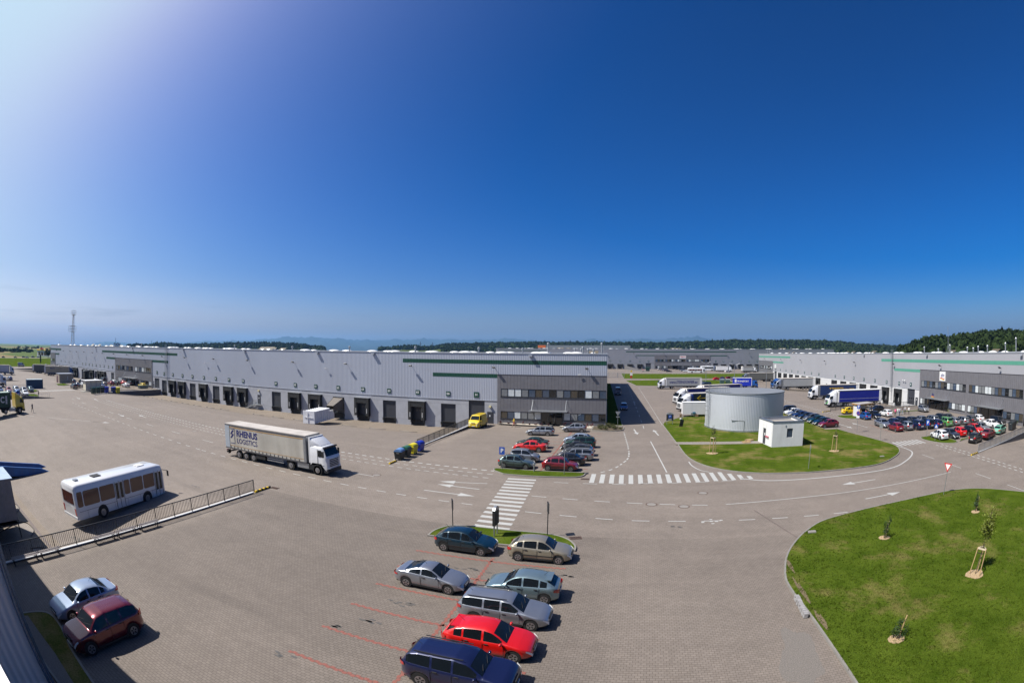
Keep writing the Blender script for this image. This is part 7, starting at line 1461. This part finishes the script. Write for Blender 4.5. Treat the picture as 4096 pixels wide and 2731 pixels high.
# lattice mast
t = empty('lattice_mast', (-330, 128.7, 0), 0, 'tall white lattice radio mast with a cage at its top, behind the long warehouse', 'mast')
m = MB(); Ht = 33.; w = lambda z: 1.15*(1-z/Ht)+.42; lv = list(np.linspace(0, Ht, 17))
for sx_, sy in ((-1, -1), (1, -1), (1, 1), (-1, 1)):
    for a_, b_ in zip(lv[:-1], lv[1:]): m.bar((sx_*w(a_), sy*w(a_), a_), (sx_*w(b_), sy*w(b_), b_), .16)
for i, (a_, b_) in enumerate(zip(lv[:-1], lv[1:])):
    c = [(-1, -1), (1, -1), (1, 1), (-1, 1)]
    for k in range(4):
        p, q = c[k], c[(k+1) % 4]; m.bar((p[0]*w(a_), p[1]*w(a_), a_), (q[0]*w(b_), q[1]*w(b_), b_), .09); m.bar((p[0]*w(b_), p[1]*w(b_), b_), (q[0]*w(b_), q[1]*w(b_), b_), .09)
m.build('lattice', mat('mast_white', (.5, .5, .54), .5), t)
def cage(z0, z1, r, name, off=0):
    c = MB(); P = [(-r+off, -r), (r+off, -r), (r+off, r), (-r+off, r)]
    for z in (z0, (z0+z1)/2, z1):
        for k in range(4): c.bar((*P[k], z), (*P[(k+1) % 4], z), .13)
    for p in P: c.bar((*p, z0), (*p, z1), .13)
    c.box(-r+off, r+off, -r, r, z0-.08, z0).build(name, MT['steel'], t)
cage(Ht-.5, Ht+2.3, 1.5, 'top_cage'); cage(21.6, 25.2, 1.9, 'platform'); cage(21.6, 25.2, 1.8, 'platform', -3.7)
# pylons and thin masts on the skyline
for x, y, h, l in ((-2750, 1400, 40, 'far left, beside the radio mast'), (-3000, 1850, 36, 'left, beyond the roof letters'), (-800, 1700, 30, 'tallest, above the roof domes'), (-880, 2000, 34, 'left of the tallest one'), (-650, 1700, 28, 'right of the tallest one'), (-520, 1750, 26, 'rightmost of the row')):
    t = empty('pylon', (x, y, 20), 0, 'thin power line mast on the skyline, '+l, 'pylon', 'masts on the skyline'); MB().bar((0, 0, -20), (0, 0, h), 1.6).bar((-7, 0, h-9), (7, 0, h-9), 1.0).build('lattice', MT['dark'], t)
# ---------------------------------------------------------------- people
SK = mat('skin', (.5, .3, .2), .6)
def person(x, y, rz, label, top, legs, skirt=False, hair=(.04, .02, .01), pose='stand', h=1.72, vest=None, short=False):
    """one continuous skinned figure, with clothing colour by mesh parts"""
    k = h/1.72; s = {'stand': .1, 'walk': .32}[pose]
    J = dict(pel=(0, 0, .95), ch=(0, 0, 1.28), nk=(0, .0, 1.47), hd=(.02, 0, 1.6), ht=(.02, 0, 1.70), sl=(0, .19, 1.42), sr=(0, -.19, 1.42), el=(-.06-s*.3, .26, 1.14), er=(.10+s*.2, -.27, 1.16), hl=(-.02-s*.5, .25, .90), hr=(.24+s*.3, -.22, 1.0),
             kl=(s*.55, .1, .5), kr=(-s*.3, -.1, .5), al=(s*.8, .1, .08), ar=(-s*1.1, -.1, .10), tl=(s*.8+.2, .1, .03), tr=(-s*1.1+.18, -.1, .03), pl=(0, .1, .90), pr=(0, -.1, .90))
    E_ = [('pel', 'ch'), ('ch', 'nk'), ('nk', 'hd'), ('hd', 'ht'), ('ch', 'sl'), ('ch', 'sr'), ('sl', 'el'), ('el', 'hl'), ('sr', 'er'), ('er', 'hr'), ('pel', 'pl'), ('pel', 'pr'), ('pl', 'kl'), ('kl', 'al'), ('al', 'tl'), ('pr', 'kr'), ('kr', 'ar'), ('ar', 'tr')]
    rad = dict(pel=.15, ch=.15, nk=.055, hd=.095, ht=.075, sl=.07, sr=.07, el=.045, er=.045, hl=.035, hr=.035, kl=.06, kr=.06, al=.04, ar=.04, tl=.035, tr=.035, pl=.095, pr=.095)
    names = list(J); me = bpy.data.meshes.new('person'); me.from_pydata([tuple(c*k for c in J[n]) for n in names], [(names.index(a_), names.index(b_)) for a_, b_ in E_], [])
    o = bpy.data.objects.new('person', me); S.collection.objects.link(o); o.modifiers.new('skin', 'SKIN'); o.modifiers.new('sub', 'SUBSURF').levels = 1
    sk = me.skin_vertices[0].data if me.skin_vertices else None
    if sk is None:
        bpy.context.view_layer.objects.active = o; bpy.ops.mesh.customdata_skin_add() if False else None
    if sk:
        for i, n in enumerate(names): r_ = rad[n]*k; sk[i].radius = (r_*.8, r_) if n in ('pel', 'ch') else (r_, r_)
        sk[0].use_root = True
    bpy.context.view_layer.update()
    m2 = bpy.data.meshes.new_from_object(o.evaluated_get(bpy.context.evaluated_depsgraph_get())); bpy.data.objects.remove(o)
    m2.materials.clear(); 
    for mm_ in (SK, top, legs, mat('hair_dark', hair, .7), mat('shoe', (.05, .04, .04), .6)): m2.materials.append(mm_)
    for p in m2.polygons:
        c = p.center/k; z = c.z; i = 0
        if z < .1: i = 4
        elif z < .93 and abs(c.y) < .22: i = 2 if (not short or z > .5) else 0
        elif z < 1.46 and (abs(c.y) < .24 or z > 1.2): i = 1
        if z > 1.62 or (z > 1.5 and c.x < -.02): i = 3
        p.material_index = i
    m2.shade_smooth(); b = bpy.data.objects.new('person', m2); S.collection.objects.link(b); b.location = (x, y, zg(x, y)+.01); b.rotation_euler = (0, 0, rz)
    return tag(b, label, 'person')
cl = lambda n, c: mat('cloth_'+n, c, .85, 0, .1, 10)
person(-98.6, 27.5, R(200), 'person in dark clothes walking alone across the truck yard', cl('navy', (.03, .03, .07)), cl('dark', (.02, .02, .03)), pose='walk', h=1.8)
person(-20.0, 80.6, R(190), 'person in yellow shirt and red overalls walking past the office block', cl('yellow', (.7, .5, .02)), cl('red', (.4, .01, .02)), pose='walk', h=1.72, short=True)
person(49.1, 87.6, R(100), 'woman in a pink top standing in front of the smokers shelter panel', cl('pink', (.7, .1, .25)), cl('navy', (.03, .03, .07)), h=1.68); person(50.2, 88.4, R(200), 'person in black top and pale jeans smoking at the shelter post', cl('black', (.02, .02, .02)), cl('jeans', (.35, .42, .5)))
person(47.9, 87.7, R(80), 'person in olive coat standing at the left end of the smokers shelter', cl('olive', (.12, .11, .07)), cl('dark', ()), h=1.75)
person(56.9, 87.3, R(60), 'walking person in pink top and black trousers, left of the group behind the bays', cl('pink', ()), cl('dark', ()), pose='walk'); person(58.1, 88.1, R(250), 'person in white shirt and jeans in the group behind the bays', cl('white', (.7, .7, .7)), cl('jeans', ())); person(58.9, 88.5, R(30), 'person in pale top and blue jeans, second from left of the group behind the bays', cl('grey', (.4, .4, .42)), cl('blue', (.05, .08, .2)), h=1.66)
person(60.3, 89.3, R(120), 'person in dark jacket in the middle of the group behind the bays', cl('navy', ()), cl('jeans', ())); person(61.3, 89.7, R(200), 'person in grey top at the right of the group behind the bays', cl('grey', ()), cl('dark', ())); person(61.9, 88.9, R(220), 'person in white top and dark trousers at the right of the group behind the bays', cl('white', ()), cl('dark', ()), h=1.62)
person(8.2, 322, R(0), 'tiny figure walking on the road before the distant warehouse', cl('pink', ()), cl('dark', ()), pose='walk', h=2.2)
person(-124.4, 37.0, R(90), 'person in dark clothes leaning on the thin railing behind the container truck', cl('dark', ()), cl('dark', ()), h=1.8)
# ---------------------------------------------------------------- plants
LEAF = [mat('leaf_'+n, c, .6, 0, .35, 3, spec=.3) for n, c in (('mid', (.045, .085, .012)), ('dark', (.022, .048, .010)), ('yellow', (.14, .17, .02)), ('red', (.10, .02, .025)), ('conifer', (.025, .055, .022)), ('olive', (.07, .075, .02)))]
BARK = mat('bark', (.16, .12, .08), .9, 0, .2, 8)
def leaves(n, cen, rad, size, rs, shell=.45):
    """n small leaf faces spread through an ellipsoid with clumps"""
    cl_ = rs.normal(size=(max(4, n//45), 3)); cl_ /= np.linalg.norm(cl_, axis=1)[:, None]; cl_ *= (shell+(1-shell)*rs.rand(len(cl_), 1))*.85
    c = cl_[rs.randint(len(cl_), size=n)]+rs.normal(size=(n, 3))*.17
    P = c*np.array(rad)+np.array(cen)
    a_ = rs.normal(size=(n, 3)); a_ /= np.linalg.norm(a_, axis=1)[:, None]; b_ = np.cross(a_, rs.normal(size=(n, 3))); b_ /= np.linalg.norm(b_, axis=1)[:, None]
    s = size*(.6+.8*rs.rand(n, 1))
    V = np.stack([P-a_*s, P+b_*s*.5, P+a_*s, P-b_*s*.5], 1).reshape(-1, 3); F = np.arange(4*n).reshape(-1, 4); return V, F
def sapling(x, y, h, label, n=500, stakes=2.0, crown=(.7, .7, 1.5), lm=2, frame=True, z=.1, seed=1, sparse=False):
    t = empty('young_tree', (x, y, z), 0, label, 'tree', 'young trees staked in the lawns'); rs = np.random.RandomState(seed)
    tr = MB().cyl((0, 0, 0), (.03, 0, h*.55), .035, .022, n=7).cyl((.03, 0, h*.55), (0, .04, h*.96), .022, .006, n=6)
    for k in range(11):
        z0 = h*(.45+.045*k); q = rs.uniform(0, 6.28); l = crown[0]*(.9-.05*k); tr.cyl((.02, 0, z0), (l*math.cos(q), l*math.sin(q), z0+l*1.1), .012, .004, n=4)
    tr.build('trunk', BARK, t)
    V, F = leaves(n, (0, 0, h*.74), crown, .065, rs, .2); npmesh('crown', V, F, LEAF[lm], t, nside=4)
    if frame:
        pr = .42; pts = [(pr*math.cos(q), pr*math.sin(q)) for q in (.5, 2.6, 4.7)]
        for px_, py_ in pts: MB().cyl((px_*1.1, py_*1.1, 0), (px_*.9, py_*.9, stakes), .035, n=7).build('stake', MT['wood'], t)
        f = MB(); P3 = [(a_*.9, b_*.9, stakes-.06) for a_, b_ in pts]
        for i in range(3): f.bar(P3[i], P3[(i+1) % 3], .05, .08)
        f.build('crossbar', mat('pale_wood', (.62, .52, .38), .7), t); MB().cyl((0, 0, stakes-.3), (0, 0, stakes-.25), .38, n=8, caps=False).build('strap', MT['black'], t)
    pts = [(.75*(1+.2*math.sin(3*q))*math.cos(q), .62*math.sin(q)) for q in np.linspace(0, 6.0, 14)]
    mu = MB().slab(ccw(pts), 0, .05); mu.build('mulch', mat('mulch_pale', (.42, .30, .17), .95, 0, .3, 14, bump=.5), t)
sapling(22.19, 19.9, 4.15, 'young leafy yellow green tree on three stakes in the front lawn', 1500, 1.75, (.62, .62, 1.15), 2, seed=3)
sapling(10.95, 60.2, 3.9, 'thin young tree on three stakes near the paved path', 230, 2.1, (.55, .55, 1.0), 5, seed=4); sapling(28.2, 58.7, 3.3, 'almost bare young tree on three stakes right of the pump house', 110, 2.1, (.45, .45, .9), 5, seed=5)
def shrub(x, y, r, h, label, lm=1, n=350, group=None, stake=False, z=.1, seed=0, size=.05, cat='shrub', name='shrub'):
    rs = np.random.RandomState(seed+int(abs(x)*7)); V, F = leaves(n, (0, 0, h*.5), (r, r, h*.5), size, rs, .3)
    t = empty(name, (x, y, z), 0, label, cat, group); npmesh('foliage', V, F, LEAF[lm], t, nside=4); MB().cyl((0, 0, -.05), (0, 0, h*.7), .03, .01, n=5).build('stem', BARK, t)
    if stake: MB().cyl((.1, .0, 0), (.2, .05, 1.25), .035, n=6).build('stake', MT['wood'], t); pts = [(.5*math.cos(q), .4*math.sin(q)) for q in np.linspace(0, 6, 10)]; MB().slab(ccw(pts), 0, .03).build('mulch', mat('mulch_pale', ()), t)
shrub(19.17, 28.4, .45, 1.9, 'small staked conifer on the left of the front lawn', 1, 500, 'staked small shrubs', True, seed=2); shrub(30.43, 29.6, .5, 1.7, 'small staked conifer near the give way sign side of the front lawn', 4, 500, 'staked small shrubs', True, seed=3); shrub(13.5, 16.1, .5, 1.1, 'low spiky shrub with pale mulch at the bottom of the front lawn', 1, 450, 'staked small shrubs', True, seed=5)
for k, (x, l) in enumerate([(-22.9, 'largest dark red shrub at the left end of the gravel bed'), (-21.6, 'small dark red shrub, second in the gravel bed'), (-20.2, 'dark red shrub behind the walking person'), (-18.9, 'round dark red shrub right of the walking person'), (-17.6, 'small dark red shrub under the canopy'), (-16.5, 'dark red shrub under the middle of the canopy'), (-15.4, 'dark red shrub left of the entrance door'), (-14.3, 'dark red shrub next to the entrance door')]): shrub(x, 82.7, .45 if k in (0, 3) else .32, .85 if k in (0, 3) else .6, l, 3, 220, 'dark red shrubs along the office block', z=-.25)
for k, (x, l) in enumerate([(-11.3, 'dark red shrub right of the entrance door'), (-10.2, 'dark red shrub behind the silver hatchback nose'), (-7.2, 'round dark red shrub left of the green hedge bed'), (-6.6, 'dark red shrub touching the green hedge bed')]): shrub(x, 82.6, .45, .85, l, 3, 220, 'dark red shrubs along the office block', z=-.1)
rs = np.random.RandomState(5); Vs = []; Fs = []; n0 = 0
for k in range(26):
    V, F = leaves(170, (rs.uniform(-5.9, -1.5), rs.uniform(78.5, 81.9), .45), (.6, .6, .45), .06, rs, .2); Vs.append(V); Fs.append(F+n0); n0 += len(V)
hd = npmesh('hedge', np.concatenate(Vs), np.concatenate(Fs), LEAF[5], nside=4); tag(hd, 'low brownish green hedge filling the kerbed bed at the right end of the office block', 'hedge')
shrub(73.2, 77.9, .45, 1.9, 'small columnar conifer beside the white hatchback at the office wall', 4, 300, name='conifer', cat='conifer', z=0); shrub(73.3, 62.6, .6, 1.5, 'round green bush behind the black bins', 0, 300, z=0); shrub(73.3, 87, .5, .7, 'low yellow green bush under the first canopy', 2, 200, z=0)
shrub(.4, 305, 1.2, 5.0, 'thin young tree on the far lawn', 5, 300, name='young_tree', cat='tree', size=.2) if False else None
sapling(15.0, 236, 8.5, 'thin young tree standing on the far lawn in front of the distant warehouse', 260, 3, (1.6, 1.6, 2.4), 5, False, seed=8)
def big_tree(x, y, h, r, label, lm=1, seed=0, n=900):
    t = empty('tree', (x, y, 0), 0, label, 'tree'); rs = np.random.RandomState(seed); MB().cyl((0, 0, -1), (0, 0, h*.5), h*.04, h*.02, n=8).build('trunk', BARK, t); V, F = leaves(n, (0, 0, h*.6), (r, r, h*.42), h*.06, rs, .5); npmesh('crown', V, F, LEAF[lm], t, nside=4)
big_tree(-486, 158, 9.5, 3.6, 'round dark tree in front of the roadside restaurant', 1, 3, 1500); big_tree(-338, 103, 6.5, .8, 'slim columnar tree with tied trunk on the far grass', 4, 4, 500); big_tree(-318, 118, 6.0, .8, 'slim brown columnar tree beside the left end of the long warehouse', 5, 6, 500)
# woods on the skyline: masses of crowns, each made of leaf clumps over a dark core
WOOD = mat('wood_foliage', (.026, .042, .013), .95, 0, .45, .09, spec=.05); CORE = mat('wood_core', (.012, .022, .008), 1, 0, .3, .1, spec=0)
def wood(name, pts, label, leaf=1.5, nl=70, m=WOOD, seed=0):
    """pts = [(x, y, z_ground, height, radius)]"""
    rs = np.random.RandomState(seed); Vs = []; n0 = 0
    for x, y, z, h, r in pts:
        V, F = leaves(nl, (x, y, z+h-r*.8), (r, r, r*.85), leaf*r/4, rs, .75)
        Vs.append(V)
    V = np.concatenate(Vs); F = np.arange(len(V)).reshape(-1, 4); o = npmesh(name, V, F, m, nside=4); tag(o, label, 'wood', kind='stuff')
    # closed dark cores
    ico = MB().ell((0, 0, 0), (1, 1, 1), 6, 3, -1); iv = np.array(ico.v); ifc = np.array(ico.f); P = np.array(pts)
    V2 = (iv[None]*np.stack([P[:, 4]*.86, P[:, 4]*.86, P[:, 4]*.74], 1)[:, None]+np.stack([P[:, 0], P[:, 1], P[:, 2]+P[:, 3]-P[:, 4]*.8], 1)[:, None]).reshape(-1, 3)
    low = V2.copy(); F2 = (ifc[None]+np.arange(len(P))[:, None, None]*len(iv)).reshape(-1, 4)
    o2 = npmesh('inner_canopy', V2, F2, m, o, nside=4); return o
def band(az0, az1, r0, r1, n, h, rad, seed, hf=None, side=None):
    rs = np.random.RandomState(seed); o = []
    for _ in range(n):
        a_ = rs.uniform(az0, az1); r_ = r0+(r1-r0)*rs.rand()**.8; z = land(a_, r_); hh = h*(.8+.4*rs.rand())*(hf(a_) if hf else 1)
        o.append((r_*math.sin(R(a_)), r_*math.cos(R(a_)), z-2, hh+2, rad*(.7+.6*rs.rand())))
    return o
def slope(az0, az1, r0, r1, n, tab, h, rad, seed, k0=.35):
    """trees standing on the rising land; the farthest stand highest"""
    rs = np.random.RandomState(seed); o = []
    for _ in range(n):
        a_ = rs.uniform(az0, az1); f = rs.rand()**.7; r_ = r0+(r1-r0)*f; z = land(a_, r_); rr_ = rad*(.65+.7*rs.rand()); hh = h*(.8+.35*rs.rand())
        o.append((r_*math.sin(R(a_)), r_*math.cos(R(a_)), z-1, hh+1, rr_))
    return o
wood('wood', slope(-22.6, 34, 1380, 1900, 3000, WOOD_EL, 15, 8.5, 1), 'dark broadleaf wood stretching along the middle of the skyline', 2.2, 40, seed=1)
wood('wood', slope(-61.5, -36.8, 1400, 1900, 1100, WOOD_EL, 15, 9, 2), 'dark wood behind the left half of the long warehouse', 2.2, 40, seed=2)
wood('wood', slope(-30.2, -22.6, 1700, 1900, 170, WOOD_EL, 15, 7.5, 4), 'small clumps of trees behind the stubble field', 2.2, 40, seed=3)
wood('wood', band(15, 36, 520, 760, 1100, 9, 4.6, 6), 'lower paler thicket between the warehouses and the high wood', 2.0, 50, m=mat('thicket_foliage', (.065, .09, .022), .95, 0, .5, .1, spec=.05), seed=4)
wood('wood', slope(33.6, 76, 380, 545, 1700, NEAR_EL, 14, 5.0, 7), 'tall near wood rising behind the pale warehouse on the right', 1.5, 140, seed=5)
wood('wood', band(-90, -74, 760, 900, 70, 4.5, 6, 8)+band(-76, -71, 1500, 1600, 20, 3, 9, 9), 'rows of trees among the fields at the far left', 2.2, 60, seed=6)
# stack of paving stones by the lawn kerb
t = empty('stone_stack', (9.72, 21.9, .02), R(-92), 'row of stacked grey paving stones along the kerb of the front lawn', 'stone stack'); m = MB(); rs = np.random.RandomState(2)
for k in range(11):
    for j in range(3): m.box(.2*k+.01, .2*k+.19, -.12+rs.uniform(-.03, .03), .12+rs.uniform(-.02, .03), .09*j, .09*j+.085-(.01 if rs.rand() < .3 else 0))
m.build('stones', mat('grey_stone', (.30, .29, .29), .85, 0, .2, 6), t)
for x, y, l in ((14.03, 31.3, 'flat pale stone cover near the left edge of the front lawn'), (33.2, 53.4, 'flat pale stone cover on the tank lawn')):
    o = MB().slab([(x-.35, y-.2), (x+.3, y-.25), (x+.38, y+.15), (x-.25, y+.22)], .08, .17).build('stone_cover', MT['kerb']); tag(o, l, 'stone')
# bare earth along the lawn kerb
mb = MB()
for x, y, rx, ry in ((10.3, 22.6, .14, 1.6), (10.35, 19.2, .16, 1.0), (10.6, 26.0, .14, .9)):
    blob(mb, x, y, rx, ry, 20, int(x*10), .108)
tag(mb.build('bare_earth', mat('bare_earth', (.14, .105, .055), .95, 0, .3, 5, bump=.4)), kind='structure')
mb = MB(); blob(mb, 8.4, 16.5, 1.0, 2.2, 22, 4, .006); tag(mb.build('gravel_patch', mat('gravel_grey', (.175, .155, .138), .95, 0, .35, 18, bump=.5)), kind='structure')
# ---------------------------------------------------------------- air
HZ = bpy.data.materials.new('haze'); HZ.use_nodes = True; n = HZ.node_tree; n.nodes.clear(); o_ = n.nodes.new('ShaderNodeOutputMaterial'); v_ = n.nodes.new('ShaderNodeVolumePrincipled'); n.links.new(v_.outputs[0], o_.inputs['Volume'])
v_.inputs['Density'].default_value = 5.0e-5; v_.inputs['Color'].default_value = (.27, .57, 1, 1); v_.inputs['Anisotropy'].default_value = .2
hz_ = MB().box(-17300, 17300, -17300, 17300, -4, 620).build('haze', HZ); tag(hz_, kind='stuff', label='thin blue summer haze over the plain', cat='haze')

# ---- parts that were collected in one mesh become one object per piece
SPLIT = {'dock_bumper', 'door_window', 'leg', 'post', 'timber_post', 'rod', 'castor', 'handle', 'door_handle', 'window_sill', 'rear_window', 'roof_rails', 'side_trim', 'guide_stripe', 'lock_bar', 'fuel_tank', 'skid_rail', 'hose_coupling', 'door_seal', 'door_glass', 'window', 'roof_unit', 'timber_block', 'bearer', 'green_trim', 'roof_mast', 'tenant_sign', 'edge_trim', 'interior', 'bag'}
def pieces(me):
    n = len(me.vertices); par = list(range(n))
    def find(a):
        while par[a] != a: par[a] = par[par[a]]; a = par[a]
        return a
    for p in me.polygons:
        vs_ = p.vertices; r0 = find(vs_[0])
        for v in vs_[1:]: par[find(v)] = r0
    g_ = {}
    for p in me.polygons: g_.setdefault(find(p.vertices[0]), []).append(tuple(p.vertices))
    out_ = []
    for fs in g_.values():
        used = sorted({v for f in fs for v in f}); mp_ = {v: k for k, v in enumerate(used)}
        m_ = bpy.data.meshes.new(me.name); m_.from_pydata([me.vertices[v].co[:] for v in used], [], [tuple(mp_[v] for v in f) for f in fs]); m_.update()
        for mm_ in me.materials: m_.materials.append(mm_)
        if len(me.polygons) and me.polygons[0].use_smooth: m_.shade_smooth()
        out_.append(m_)
    return out_
pc = {}
for o in [o for o in S.objects if o.type == 'MESH' and o.name.split('.')[0] in SPLIT and o.parent and len(o.data.polygons) < 400]:
    me = o.data
    if me.name not in pc: pc[me.name] = pieces(me)
    ps = pc[me.name]
    if len(ps) < 2 or len(ps) > 40 or o.children: continue
    mt = o.material_slots[0].material; nm = o.name.split('.')[0]
    for m_ in ps[1:]:
        q = o.copy(); q.data = m_; S.collection.objects.link(q); q.material_slots[0].link = 'OBJECT'; q.material_slots[0].material = mt
    o.data = ps[0]; o.material_slots[0].link = 'OBJECT'; o.material_slots[0].material = mt
